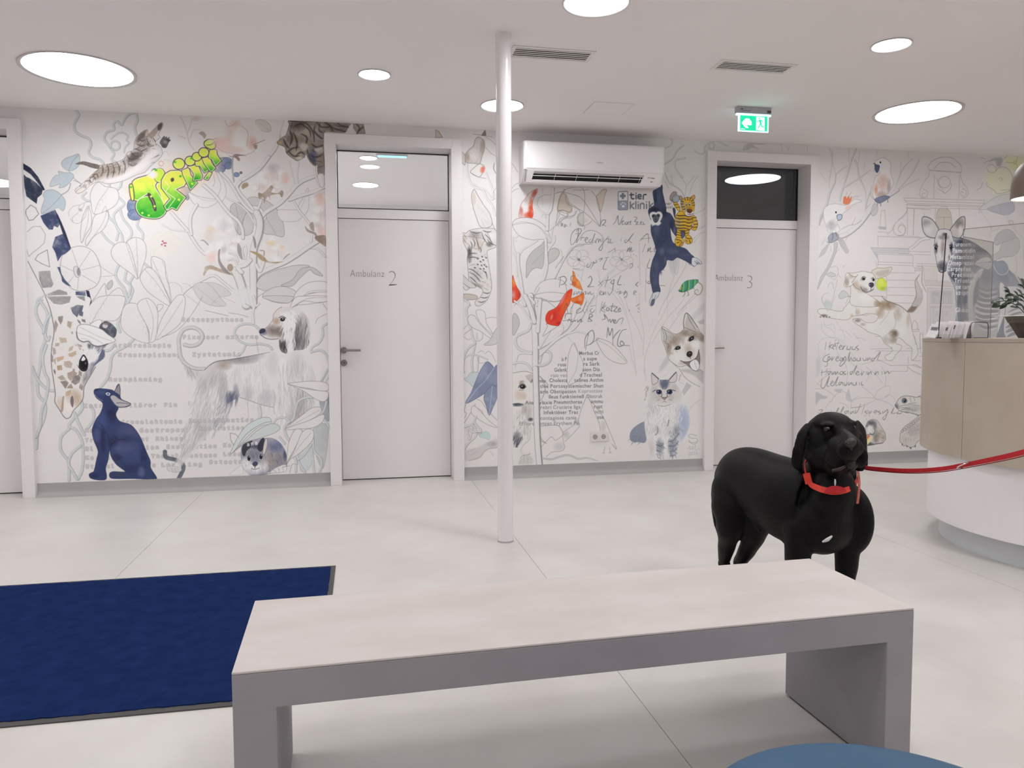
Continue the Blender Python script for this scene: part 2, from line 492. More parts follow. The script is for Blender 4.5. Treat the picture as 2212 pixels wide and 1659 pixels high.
WHERE = ['above the floor mat', 'above the concrete bench', 'above the dog', 'above the far left of the hall', 'above the reception counter', 'behind the round stool', 'in the near right of the hall', 'in the near left of the hall', 'by the left wall of the hall', 'by the right wall of the hall', 'beside the left door', 'in the far right corner']
for (x, y, r), w_ in zip(OFF, WHERE): ceiling_light(x, y, r, 'round white ceiling light added out of view ' + w_, 'lamp' if r > 0.2 else 'lamp_small')
ceiling_light(0.09, 1.13, 0.075, 'small round ceiling light in the room behind the door marked 2', 'lamp_room')
ceiling_light(0.07, 2.42, 0.135, 'larger round ceiling light in the room behind the door marked 2', 'lamp_room')
ceiling_light(-1.5, 1.8, 0.3, 'round ceiling light in the room behind the left door', 'lamp_room')


# cool emergency strips behind the fanlights
def strip(x, y, z, label):
    t = empty('emergency_strip', (x, y, z)); tag(t, label, 'light')
    bm = bmesh.new(); box(bm, -0.14, 0.14, -0.02, 0.02, 0.012, 0.03); link('housing', bm, M['fixture'], t)
    bm = bmesh.new(); box(bm, -0.13, 0.13, -0.012, 0.012, 0.0, 0.012); link('led_lens', bm, M['led_strip'], t)
    bm = bmesh.new(); box(bm, -0.02, 0.02, -0.01, 0.01, 0.03, HC - z); link('stem', bm, M['fixture'], t)

# ================================================================== the mural, painted into one image
TS = 430.0
TW, TH = int((TXR - TXL) * TS), int(HC * TS)
PAPER = np.array([211.0, 204.0, 202.0], np.float32)
CV = np.ones((TH, TW, 3), np.float32) * PAPER
FRM = [0.0, 0.0, 1.0]
CLIP = [None]


def vnoise(h, w, cell, seed):
    r = np.random.default_rng(seed)
    gh, gw = int(h / cell) + 3, int(w / cell) + 3
    g = r.random((gh, gw)).astype(np.float32)
    y = np.arange(h, dtype=np.float32) / cell; x = np.arange(w, dtype=np.float32) / cell
    yi = y.astype(int); xi = x.astype(int); fy = y - yi; fx = x - xi
    fy = (fy * fy * (3 - 2 * fy))[:, None]; fx = (fx * fx * (3 - 2 * fx))[None]
    a = g[yi][:, xi]; b = g[yi][:, xi + 1]; c = g[yi + 1][:, xi]; d = g[yi + 1][:, xi + 1]
    return (a * (1 - fx) + b * fx) * (1 - fy) + (c * (1 - fx) + d * fx) * fy


NZ = 0.5 * vnoise(TH, TW, 26, 1) + 0.3 * vnoise(TH, TW, 9, 2) + 0.2 * vnoise(TH, TW, 3.2, 3)
NZF = 0.5 * vnoise(TH, TW, 2.2, 4) + 0.5 * vnoise(TH, TW, 5.0, 5)


def fr(ox, oy, s):
    FRM[:] = [ox, oy, s]


def parse(s):
    if isinstance(s, str): a = np.array([[float(v) for v in q.split(',')] for q in s.split()])
    else: a = np.array(s, float)
    return a


def tt(a):
    """frame coordinates -> texture pixels (col, row)"""
    px = FRM[0] + a[:, 0] / FRM[2]; py = FRM[1] + a[:, 1] / FRM[2]
    d = F_[None] + ((px - W / 2) / FPX)[:, None] * R_[None] - ((py - H / 2) / FPX)[:, None] * U_[None]
    t = -CAM[1] / d[:, 1]
    X = CAM[0] + t * d[:, 0]; Z = CAM[2] + t * d[:, 2]
    return np.stack([(X - TXL) * TS, (HC - Z) * TS], 1)


def lscale(a):
    """texture pixels per photo pixel at a frame point"""
    b = np.array([[a[0], a[1]], [a[0], a[1] + FRM[2]]]); q = tt(b)
    return float(np.hypot(*(q[1] - q[0])))


def spl(a, closed, k=6):
    n = len(a)
    if n < 3: return a
    out = []
    t = (np.arange(k) / k)[:, None]
    for i in range(n if closed else n - 1):
        if closed: p0, p1, p2, p3 = a[i - 1], a[i], a[(i + 1) % n], a[(i + 2) % n]
        else: p0, p1, p2, p3 = a[max(i - 1, 0)], a[i], a[i + 1], a[min(i + 2, n - 1)]
        out.append(0.5 * ((2 * p1) + (p2 - p0) * t + (2 * p0 - 5 * p1 + 4 * p2 - p3) * t * t + (3 * p1 - p0 - 3 * p2 + p3) * t ** 3))
    if not closed: out.append(a[-1:])
    return np.concatenate(out)


def fillmask(p):
    """anti-aliased even-odd scanline fill; returns mask, r0, c0"""
    c0 = max(int(p[:, 0].min()) - 2, 0); c1 = min(int(p[:, 0].max()) + 3, TW)
    r0 = max(int(p[:, 1].min()) - 2, 0); r1 = min(int(p[:, 1].max()) + 3, TH)
    if c1 <= c0 or r1 <= r0: return None, 0, 0
    w = c1 - c0; m = np.zeros((r1 - r0, w), np.float32)
    x = p[:, 0] - c0; y = p[:, 1]; x2 = np.roll(x, -1); y2 = np.roll(y, -1)
    for r in range(r0, r1):
        for sub in (0.17, 0.5, 0.83):
            yy = r + sub
            hit = ((y <= yy) & (y2 > yy)) | ((y2 <= yy) & (y > yy))
            if not hit.any(): continue
            xs = np.sort(x[hit] + (yy - y[hit]) / (y2[hit] - y[hit]) * (x2[hit] - x[hit]))
            row = m[r - r0]
            for k in range(0, len(xs) - 1, 2):
                a = min(max(xs[k], 0), w - 1e-3); b = min(max(xs[k + 1], 0), w - 1e-3)
                ia, ib = int(a), int(b)
                if ia == ib: row[ia] += (b - a) / 3
                else:
                    row[ia] += (ia + 1 - a) / 3; row[ib] += (b - ib) / 3
                    if ib > ia + 1: row[ia + 1:ib] += 1 / 3
    return np.minimum(m, 1), r0, c0


def blur(m, r):
    r = int(round(r))
    if r < 1: return m
    for _ in range(2):
        for ax in (0, 1):
            pad = [(0, 0), (0, 0)]; pad[ax] = (r + 1, r)
            c = np.cumsum(np.pad(m, pad), axis=ax)
            m = (c[2 * r + 1:] - c[:-2 * r - 1]) / (2 * r + 1) if ax == 0 else (c[:, 2 * r + 1:] - c[:, :-2 * r - 1]) / (2 * r + 1)
    return m


def comp(m, r0, c0, col, a, tex=0.0):
    if m is None: return
    r1, c1 = r0 + m.shape[0], c0 + m.shape[1]
    s = (slice(max(r0, 0), min(r1, TH)), slice(max(c0, 0), min(c1, TW)))
    if s[0].start >= s[0].stop or s[1].start >= s[1].stop: return
    m = m[s[0].start - r0: s[0].stop - r0, s[1].start - c0: s[1].stop - c0] * a
    if tex: m = m * np.clip(1 + tex * (NZ[s] - 0.5) * 3, 0, 1.6)
    if CLIP[0] is not None: m = m * CLIP[0][s]
    m = np.clip(m, 0, 1)[..., None]
    CV[s] = CV[s] * (1 - m) + np.asarray(col, np.float32) * m


def clip(pts=None, lin_=False):
    if pts is None: CLIP[0] = None; return
    a = parse(pts); p = tt(a if lin_ else spl(a, True))
    m, r0, c0 = fillmask(p); full = np.zeros((TH, TW), np.float32)
    full[r0:r0 + m.shape[0], c0:c0 + m.shape[1]] = m; CLIP[0] = full


def F(pts, col, a=1.0, soft=0.0, L=False, edge=None, ew=1.0, ea=0.8, tex=0.0):
    q = parse(pts); p = tt(q if L else spl(q, True))
    m, r0, c0 = fillmask(p)
    if m is None: return
    if soft:
        k = int(soft * 1.7 * 2) + 2
        m = np.pad(m, k); m = blur(m, soft * 1.7); r0 -= k; c0 -= k
    if col is not None: comp(m, r0, c0, col, a, tex)
    if edge is not None: S(np.vstack([q, q[:1]]) if L else q, ew, edge, ea, L=L, closed=not L)


def G(pts, top, bot, a=1.0, L=False, y0=None, y1=None):
    q = parse(pts); p = tt(q if L else spl(q, True)); m, r0, c0 = fillmask(p)
    if m is None: return
    ys = np.arange(m.shape[0], dtype=np.float32)
    if y0 is None: t = ys / max(1, m.shape[0])
    else:
        ra = tt(np.array([[q[:, 0].mean(), y0]]))[0, 1] - r0; rb = tt(np.array([[q[:, 0].mean(), y1]]))[0, 1] - r0
        t = np.clip((ys - ra) / (rb - ra), 0, 1)
    t = np.clip((t[:, None] - 0.3) * 1.55 + (NZ[r0:r0 + m.shape[0], c0:c0 + m.shape[1]] - 0.5) * 0.5, 0, 1)[..., None]
    col = np.asarray(top, np.float32) * (1 - t) + np.asarray(bot, np.float32) * t
    comp(m, r0, c0, col, a)


def S(pts, w=1.0, col=(120, 113, 113), a=0.75, t0=1.0, t1=1.0, L=False, closed=False, rough=0.35, k=5):
    q = parse(pts); q = q if L else spl(q, closed, k)
    if closed: q = np.vstack([q, q[:1]])
    p = tt(q); n = len(p)
    if n < 2: return
    ls = lscale(q[n // 2])
    u = np.linspace(0, 1, n)
    rad = 0.5 * w * ls * np.minimum(1, np.minimum(t0 + (1 - t0) * u * 3, t1 + (1 - t1) * (1 - u) * 3))
    mx = rad.max() + 2
    c0 = int(p[:, 0].min() - mx); c1 = int(p[:, 0].max() + mx) + 1; r0 = int(p[:, 1].min() - mx); r1 = int(p[:, 1].max() + mx) + 1
    c0 = max(c0, 0); r0 = max(r0, 0); c1 = min(c1, TW); r1 = min(r1, TH)
    if c1 <= c0 or r1 <= r0: return
    m = np.zeros((r1 - r0, c1 - c0), np.float32)
    for i in range(n - 1):
        ax, ay = p[i]; bx, by = p[i + 1]; R = max(rad[i], rad[i + 1]) + 1
        x0 = max(int(min(ax, bx) - R), c0); x1 = min(int(max(ax, bx) + R) + 2, c1); y0 = max(int(min(ay, by) - R), r0); y1 = min(int(max(ay, by) + R) + 2, r1)
        if x1 <= x0 or y1 <= y0: continue
        X = np.arange(x0, x1, dtype=np.float32)[None] + 0.5; Y = np.arange(y0, y1, dtype=np.float32)[:, None] + 0.5
        dx, dy = bx - ax, by - ay; l2 = dx * dx + dy * dy + 1e-9
        t = np.clip(((X - ax) * dx + (Y - ay) * dy) / l2, 0, 1)
        d = np.sqrt((X - ax - t * dx) ** 2 + (Y - ay - t * dy) ** 2)
        cov = np.clip(rad[i] + (rad[i + 1] - rad[i]) * t - d + 0.5, 0, 1)
        s = m[y0 - r0:y1 - r0, x0 - c0:x1 - c0]; np.maximum(s, cov, out=s)
    if rough: m = m * (1 - rough * NZF[r0:r1, c0:c1])
    comp(m, r0, c0, col, a)


def SS(list_, w=1.0, col=(120, 113, 113), a=0.75, **k):
    """several strokes separated by |"""
    for s in list_.split('|'):
        if s.strip(): S(s.strip(), w, col, a, **k)


def V(pts, w, col=(170, 174, 176), edge=(128, 131, 134), a=0.8, ea=0.75, t1=1.0):
    S(pts, w, edge, ea, t1=t1, rough=0.15)
    q = parse(pts); o = 0.07 * w * FRM[2]
    S(q - np.array([o * 1.2, o]), w * 0.74, PAPER, 1.0, t1=t1, rough=0)
    S(q - np.array([o * 1.2, o]), w * 0.74, col, a, t1=t1, rough=0.5)
    S(q - np.array([w * .17 * FRM[2], w * .08 * FRM[2]]), w * 0.26, PAPER + 4, 0.55, t1=t1, rough=0.4)


def VV(list_, w, **k):
    for s in list_.split('|'):
        if s.strip(): V(s.strip(), w, **k)


def B(x, y, rx, ry, col, a=0.5, ang=0.0):
    q = tt(np.array([[x, y], [x + rx, y], [x, y + ry]])); cx, cy = q[0]
    sx = np.hypot(*(q[1] - q[0])); sy = np.hypot(*(q[2] - q[0])); R = max(sx, sy) * 1.0
    c0 = max(int(cx - R), 0); c1 = min(int(cx + R) + 1, TW); r0 = max(int(cy - R), 0); r1 = min(int(cy + R) + 1, TH)
    if c1 <= c0 or r1 <= r0: return
    X = np.arange(c0, c1)[None] - cx; Y = np.arange(r0, r1)[:, None] - cy
    ca, sa = math.cos(math.radians(ang)), math.sin(math.radians(ang))
    d = ((X * ca + Y * sa) / sx) ** 2 + ((-X * sa + Y * ca) / sy) ** 2
    m = np.clip(1 - d, 0, 1) ** 1.1
    comp(m.astype(np.float32), r0, c0, col, a, 0.35)


def E(x, y, rx, ry, col, a=1.0, edge=None, ew=1.0, ang=0.0, tex=0.0):
    ca, sa = math.cos(math.radians(ang)), math.sin(math.radians(ang))
    q = [[x + rx * math.cos(t) * ca - ry * math.sin(t) * sa, y + rx * math.cos(t) * sa + ry * math.sin(t) * ca] for t in np.linspace(0, 2 * math.pi, 14, endpoint=False)]
    F(q, col, a, edge=edge, ew=ew, tex=tex)


def fur(region, n, ang, ln, col, a=0.4, w=0.8, spread=14, seed=0, curve=0.0):
    """short tapered hair strokes inside a polygon (frame units)"""
    r = np.random.default_rng(seed + n); q = parse(region); lo, hi = q.min(0), q.max(0); k = 0; tries = 0
    while k < n and tries < n * 12:
        tries += 1
        x, y = lo + r.random(2) * (hi - lo); ins = False; j = len(q) - 1
        for i in range(len(q)):
            if (q[i, 1] > y) != (q[j, 1] > y) and x < (q[j, 0] - q[i, 0]) * (y - q[i, 1]) / (q[j, 1] - q[i, 1]) + q[i, 0]: ins = not ins
            j = i
        if not ins: continue
        k += 1; an = math.radians(ang + r.normal() * spread); l = ln * (0.6 + 0.8 * r.random()); c = math.radians(curve)
        S([[x, y], [x + math.cos(an) * l * .5, y + math.sin(an) * l * .5], [x + math.cos(an + c) * l, y + math.sin(an + c) * l]], w, col, a * (0.6 + 0.6 * r.random()), t0=.3, t1=.2, k=2)


# ---- lettering: glyph bitmaps cut once from a font, then stamped
GLY = {}
_fonts = {}


def _font(kind):
    if kind in _fonts: return _fonts[kind]
    f = None
    if kind == 'mono':
        try: f = bpy.data.fonts.load(os.path.join(bpy.utils.system_resource('DATAFILES'), 'fonts', 'DejaVuSansMono.woff2'))
        except Exception: f = None
    if kind == 'inter':
        try: f = bpy.data.fonts.load(os.path.join(bpy.utils.system_resource('DATAFILES'), 'fonts', 'Inter.woff2'))
        except Exception: f = None
    _fonts[kind] = f
    return f


GS = 40.0


def glyph(ch, kind, bold):
    key = (ch, kind, bold)
    if key in GLY: return GLY[key]
    cu = bpy.data.curves.new('g', 'FONT'); cu.body = ch; cu.size = 1.0; cu.resolution_u = 3
    f = _font(kind)
    if f: cu.font = f
    if bold: cu.offset = bold
    cu.fill_mode = 'NONE' if False else 'BOTH'
    ob = bpy.data.objects.new('g', cu); COL.objects.link(ob); bpy.context.view_layer.update()
    me = bpy.data.meshes.new_from_object(ob.evaluated_get(bpy.context.evaluated_depsgraph_get()))
    n = len(me.vertices); co = np.zeros(n * 3, np.float32); me.vertices.foreach_get('co', co); co = co.reshape(-1, 3)
    h, w = int(GS * 1.5), int(GS * 1.6)
    m = np.zeros((h, w), np.float32); adv = 0.3
    if n:
        adv = float(co[:, 0].max()) + 0.07
        me.calc_loop_triangles()
        X = (np.arange(w)[None] + 0.5) / GS - 0.1; Y = 1.1 - (np.arange(h)[:, None] + 0.5) / GS
        for t in me.loop_triangles:
            a, b, c = (co[i] for i in t.vertices)
            x0 = max(int((min(a[0], b[0], c[0]) + 0.1) * GS) - 1, 0); x1 = min(int((max(a[0], b[0], c[0]) + 0.1) * GS) + 2, w)
            y0 = max(int((1.1 - max(a[1], b[1], c[1])) * GS) - 1, 0); y1 = min(int((1.1 - min(a[1], b[1], c[1])) * GS) + 2, h)
            xx = X[:, x0:x1]; yy = Y[y0:y1]
            e = lambda p, q: (q[0] - p[0]) * (yy - p[1]) - (q[1] - p[1]) * (xx - p[0])
            e1, e2, e3 = e(a, b), e(b, c), e(c, a); o = 0.004
            ins = ((e1 >= -o * .02) & (e2 >= -o * .02) & (e3 >= -o * .02)) | ((e1 <= o * .02) & (e2 <= o * .02) & (e3 <= o * .02))
            s = m[y0:y1, x0:x1]; s[ins] = 1
    bpy.data.objects.remove(ob); bpy.data.meshes.remove(me); bpy.data.curves.remove(cu)
    if kind == 'mono': adv = 0.6
    GLY[key] = (blur(m, 0.8) if True else m, adv)
    return GLY[key]


def T(s, x, y, x2, y2, hgt, kind='sans', bold=0.0, col=(120, 115, 116), a=0.85, outline=False, italic=0.0, serif=False, sp=0.0):
    """text from (x, y) to (x2, y2) along the baseline, letter size hgt (all in frame units)"""
    gl = [glyph(c, kind, bold) for c in s]
    tot = sum(g[1] + sp for g in gl); sx = math.hypot(x2 - x, y2 - y) / tot
    P0 = tt(np.array([[x, y], [x2, y2], [x, y - hgt]]))
    ex = (P0[1] - P0[0]); ex /= np.hypot(*ex); lx = np.hypot(*(P0[1] - P0[0])) / tot
    up = np.array([ex[1], -ex[0]]); ly = np.hypot(*(P0[2] - P0[0]))
    cx = 0.0
    for (m, adv) in gl:
        o = P0[0] + ex * cx * lx; cx += adv + sp
        c0 = int(min(o[0] - .2 * lx, o[0] + up[0] * ly)) - 2; c1 = int(o[0] + 1.5 * lx) + 3; r0 = int(o[1] - 1.2 * ly) - 3; r1 = int(o[1] + 0.45 * ly) + 4
        c0 = max(c0, 0); r0 = max(r0, 0); c1 = min(c1, TW); r1 = min(r1, TH)
        if c1 <= c0 or r1 <= r0: continue
        X = np.arange(c0, c1)[None] + 0.5 - o[0]; Y = np.arange(r0, r1)[:, None] + 0.5 - o[1]
        gy = (X * up[0] + Y * up[1]) / ly; gx = (X * ex[0] + Y * ex[1]) / lx - gy * italic
        def samp(dx=0, dy=0):
            u = (gx + 0.1) * GS - 0.5 + dx * GS / lx; v = (1.1 - gy) * GS - 0.5 + dy * GS / ly
            ui = np.clip(u.astype(int), 0, m.shape[1] - 2); vi = np.clip(v.astype(int), 0, m.shape[0] - 2)
            fu = np.clip(u - ui, 0, 1); fv = np.clip(v - vi, 0, 1)
            r = (m[vi, ui] * (1 - fu) + m[vi, ui + 1] * fu) * (1 - fv) + (m[vi + 1, ui] * (1 - fu) + m[vi + 1, ui + 1] * fu) * fv
            return r * ((u > -1) & (u < m.shape[1]) & (v > -1) & (v < m.shape[0]))
        c = samp().astype(np.float32)
        if outline:
            big = np.max([samp(dx, dy) for dx, dy in ((1.3, 0), (-1.3, 0), (0, 1.3), (0, -1.3), (.9, .9), (-.9, .9), (.9, -.9), (-.9, -.9))], axis=0).astype(np.float32)
            comp(np.clip(big, 0, 1), r0, c0, col, a); comp(np.clip(c * 1.15 - 0.12, 0, 1), r0, c0, PAPER + 4, 0.92)
        else: comp(np.clip(c * 1.1, 0, 1), r0, c0, col, a)


def HW(list_, w=1.3, col=(112, 106, 108), a=0.8):
    for s in list_.split('|'):
        if s.strip(): S(s.strip(), w, col, a, t0=.6, t1=.5)

# ---------------- left panel: giraffe, kitten, graffiti, cotton tree, afghan hound, blue cat, chinchilla
PEN = (112, 104, 104); LPEN = (146, 138, 137); VG = (163, 168, 171); VE = (122, 127, 131)
LB = (172, 180, 186); NAVY = (52, 59, 88); NAVD = (34, 38, 58); TAN = (176, 158, 142); BRN = (120, 102, 90); DK = (62, 58, 62)

def leaf(pts, vein=None, fill=None, a=1.0, col=PEN, w=1.0, side=True):
    F(pts, PAPER if fill is None else fill, a, edge=col, ew=w, ea=0.75, tex=0.25 if fill is not None else 0)
    if vein:
        S(vein, w * 0.8, col, 0.6)
        if side:
            q = parse(vein); d = q[-1] - q[0]; n = np.array([-d[1], d[0]]); ln = np.hypot(*d)
            for t in (0.25, 0.42, 0.6, 0.75):
                c = q[0] + d * t
                for s in (-1, 1): S([c, c + d * 0.10 + s * n * 0.13 * (1.1 - t)], w * 0.55, col, 0.35, t1=.2)

def boll(x, y, r, pink=0.5, seed=0):
    rr = random.Random(seed)
    F([(x + r * (1 + .12 * math.sin(3 * t + seed)) * math.cos(t), y + r * .9 * math.sin(t)) for t in np.linspace(0, 6.28, 12, endpoint=False)], (216, 209, 207), .9, soft=3)
    for k in range(5):
        a = rr.uniform(0, 6.28); B(x + r * .5 * math.cos(a), y + r * .5 * math.sin(a), r * .6, r * .5, (218, 190, 184) if k % 2 else (196, 186, 184), pink)
    for k in range(4):
        a = rr.uniform(0, 6.28); B(x + r * .6 * math.cos(a), y + r * .6 * math.sin(a), r * .45, r * .4, (222, 216, 214), .8)
    S([(x - r * .1, y - r * .8), (x + r * .1, y - r * .1), (x - r * .05, y + r * .7)], 1.2, (184, 172, 170), .5, t0=.2, t1=.2)
    S([(x - r * .8, y + r * .1), (x - r * .1, y), (x + r * .8, y - r * .2)], 1.0, (190, 178, 176), .4, t0=.2, t1=.2)

# climbing vines and spirals at the top left
fr(0, 220, 3.77)
V('620,70 642,110 606,180 612,232 655,272 722,300 742,350 722,410 752,450 812,470 842,500', 5.4)
V('1090,90 1045,108 1012,150 992,188 955,158 925,182 928,228 872,248 850,300 882,350 912,392 930,425 908,470 940,490', 5)
V('905,302 950,262 1000,250 1042,278 1030,312 1050,336 1018,372 1012,412', 3.6)
V('900,372 908,335 940,318 972,338 972,375 945,392 915,382', 4.4)
V('1108,90 1120,150 1098,210 1118,285', 5.4)
VV('700,740 670,770 700,800 740,810|870,880 888,940 938,990 962,1060 950,1125|970,780 1012,832 955,885 925,930 948,1010 990,1080 1002,1140|980,880 1002,950 1062,1030 1072,1082 1040,1135|1130,960 1118,1010 1162,1070 1160,1125|820,1052 872,1120 932,1165|905,640 890,690 940,720 980,690 990,650|300,1659 312,1610 372,1578', 5.2)
VV('972,1320 942,1400 962,1460 1012,1520 1034,1590 1040,1659|1092,1412 1058,1480 1082,1540 1042,1620|1030,1380 1018,1450 1062,1500 1050,1580|1180,1320 1240,1372', 5.6)
S('560,555 585,605 650,662', 1.4, VE); S('575,665 555,722 500,758', 2.2, VE); S('600,640 640,655 680,680', 1.4, VE)
F('640,425 650,470 640,520 600,555 550,560 512,530 500,500 530,462 590,440', LB, .85, edge=VE, tex=.3)
S('640,425 590,490 560,555', 1, VE)
F('475,565 520,575 582,580 600,610 572,650 532,690 480,700 490,670 410,690 420,640 450,600 482,595', LB, .85, edge=VE, tex=.3)
F('232,660 232,660', LB, 0) if False else None
# leaves and flowers in pencil
leaf('720,850 745,930 740,1010 700,1080 665,1150 655,1080 670,950 700,880', '720,860 715,980 668,1140', side=False)
leaf('870,890 880,960 840,1040 760,1100 705,1175 700,1120 740,1050 770,930', '868,895 830,1000 705,1170', side=False)
leaf('805,655 860,690 940,705 968,760 950,830 880,880 768,915 742,830 735,760 760,690', '880,705 800,820 768,915')
leaf('1030,1150 1080,1108 1140,1112 1185,1160 1190,1250 1160,1350 1122,1440 1090,1300 1060,1200', '1110,1112 1120,1300 1122,1430')
leaf('910,1200 960,1148 1030,1148 1062,1200 1090,1290 1122,1440 1070,1400 955,1315 912,1260', '1025,1150 1062,1260 1120,1435')
leaf('1232,1272 1280,1265 1340,1310 1352,1420 1385,1530 1390,1640 1340,1520 1250,1400', '1240,1280 1300,1420 1388,1620')
leaf('1140,1430 1195,1350 1262,1380 1325,1490 1392,1659 1290,1610 1190,1530', '1180,1365 1280,1480 1385,1640')
leaf('870,1490 912,1452 915,1500 880,1530', None, fill=(176, 174, 172))
leaf('750,1659 790,1570 850,1480 860,1520 872,1580 920,1540 970,1515 1005,1560 1000,1659', '870,1580 850,1640 820,1659', side=False)
SS('560,930 562,890 600,850 650,840 690,820 735,810|735,840 710,880 690,940 650,985 600,985 572,950|650,840 640,870 655,880|690,820 680,850 665,875|600,985 590,945 640,900|808,1330 860,1370 930,1412|808,1425 880,1420 940,1412|870,900 860,850 830,900', .9, PEN, .55)
E(655, 880, 16, 12, (150, 146, 148), .7, ang=30)
F('490,1385 492,1320 515,1240 585,1188 672,1176 760,1220 808,1310 822,1400 790,1490 715,1532 640,1540 570,1510 510,1442', PAPER, 1, edge=PEN, ew=1.1)
for q in ('635,1345 585,1200', '650,1345 735,1215', '665,1370 815,1330', '665,1410 785,1480', '640,1430 630,1535', '600,1420 545,1490', '600,1380 492,1330'): S(q, .9, PEN, .6)
F('600,1350 625,1340 650,1370 655,1410 630,1430 605,1400', (196, 190, 189), .8, edge=PEN)
E(640, 1382, 14, 34, (120, 118, 124), .8)
# giraffe neck: navy upper side, brown lower patches
F('188,500 250,538 310,610 366,715 352,722 300,650 250,590 188,548', NAVD, .95, L=True, tex=.2)
F('190,588 215,612 240,622 300,662 348,715 340,752 305,782 298,830 250,795 215,768 200,690', (44, 50, 68), .95, L=True, tex=.35)
F('368,725 430,715 482,742 530,800 530,850 512,888 470,862 412,890 340,912 340,860 362,790 350,762', LB, .92, edge=VE, tex=.3)
S('500,760 420,850 345,905', 1, VE)
F('330,928 400,900 450,878 468,920 490,990 470,1025 440,1010 430,1040 398,1040 352,982', (58, 66, 94), .95, L=True, tex=.45)
F('450,888 472,920 500,980 535,1065 578,1192 560,1200 520,1100 484,990', NAVD, .95, L=True)
F('450,1100 512,1075 540,1130 576,1200 530,1240 502,1250 470,1300 452,1230 425,1180', (62, 69, 98), .95, L=True, tex=.45)
F('465,1345 490,1345 500,1400 530,1450 582,1505 540,1490 505,1462 500,1422', (66, 72, 96), .9, L=True)
F('615,1545 695,1545 700,1600 690,1625 620,1600', (74, 80, 104), .9, L=True, tex=.4)
F('700,1535 725,1540 745,1620 742,1659 725,1659', NAVD, .95, L=True)
S('250,840 275,856 288,860 315,912 270,960 235,966 210,912 212,880', 1.3, DK, .75, L=True, closed=True)
S('220,1060 270,1015 330,1015 370,1080 360,1150 310,1195 270,1225 235,1260 215,1190', 1.1, PEN, .7, L=True)
S('385,1205 395,1280 405,1345 340,1318 285,1285 310,1245', 1.2, DK, .7, L=True, closed=True)
F('315,1380 408,1375 415,1430 435,1482 420,1510 345,1515 320,1450', (140, 134, 134), .9, L=True, tex=.4)
F('385,1565 480,1527 545,1550 565,1635 500,1645 455,1642 400,1600', (146, 140, 137), .9, L=True, tex=.4)
S('228,1300 300,1440 362,1560 412,1659', 1.5, DK, .7)

# leaping kitten
BODY = '640,495 690,488 750,505 800,517 900,502 1000,470 1040,412 1085,392 1100,312 1150,250 1200,225 1208,262 1260,215 1310,168 1328,182 1318,215 1290,265 1302,290 1265,330 1310,372 1322,425 1290,470 1225,525 1180,572 1100,600 1000,645 880,668 810,650 745,672 690,720 632,742 610,720 640,690 700,640 770,572 800,545 740,530 680,512'
F(BODY, (206, 198, 195), 1, edge=(110, 100, 98), ew=.9)
F('620,500 680,485 750,500 805,515 800,545 740,535 680,512 625,510', (104, 92, 88), .85, tex=.3)
clip(BODY)
B(900, 555, 150, 75, (150, 130, 112), .75, -10); B(1080, 470, 90, 60, (120, 108, 102), .7, -35); B(1160, 330, 80, 90, (140, 124, 114), .75); B(780, 590, 70, 60, (150, 134, 118), .6)
fur('800,515 1000,470 1090,400 1150,250 1230,260 1230,420 1100,500 1000,560 780,620', 260, 150, 34, (92, 78, 70), .5, 1.1, 24, 3)
for k, q in enumerate(['830,510 840,560 820,610', '870,505 885,560 870,620', '910,500 930,550 915,620', '950,490 975,540 965,600', '995,470 1020,520 1010,590', '1030,430 1065,470 1130,450', '1060,400 1100,440 1160,440', '1040,500 1080,520 1120,500', '1100,380 1150,400 1200,380', '1110,340 1150,360 1190,350', '1125,300 1160,320 1180,310',
                       '1195,300 1215,345 1262,350', '1230,290 1250,330', '700,650 730,640 745,660', '730,620 765,610 780,640', '750,595 790,590 800,620', '1220,470 1260,450 1300,430', '1230,500 1260,490', '1240,380 1290,390', '985,600 1010,560']):
    S(q, 2.6, (66, 56, 54), .7, t0=.3, t1=.3)
F('1080,410 1160,405 1150,440 1110,470 1040,490 1060,440', (74, 66, 66), .6, soft=1); F('1150,250 1200,228 1180,270 1160,300 1110,330 1120,290', (88, 78, 76), .7, soft=1)
F('1210,265 1255,222 1290,200 1285,240 1250,290 1230,300', (150, 130, 118), .7); F('1285,190 1322,172 1315,215 1290,235', (60, 54, 54), .8, soft=.6)
F('1195,235 1205,250 1195,280 1180,270', (196, 176, 168), .8)
F('1200,430 1230,400 1290,380 1280,430 1200,520 1120,570 1000,635 900,655 860,640 1000,590 1130,500', (222, 214, 212), .75, soft=2)
B(1250, 345, 30, 22, (200, 186, 178), .7); S('1250,300 1262,318 1275,340', 2, (50, 46, 48), .8); E(1272, 350, 6, 5, (170, 110, 104), .8); S('1195,340 1215,362 1250,358', 2, DK, .7)
B(680, 690, 60, 40, (218, 208, 204), .7); fur('640,690 700,640 780,580 800,600 700,700', 40, 130, 22, (90, 78, 72), .6, 1.2, 12, 5)
clip()
F('1300,330 1322,292 1340,276 1345,290 1360,280 1362,295 1382,285 1378,302 1390,312 1375,330 1355,372 1325,372 1310,350', (78, 72, 74), .9, tex=.3); B(1345, 325, 20, 18, (160, 150, 148), .8)
E(660, 720, 46, 18, (212, 200, 194), .8, edge=DK, ew=.6, ang=-28)
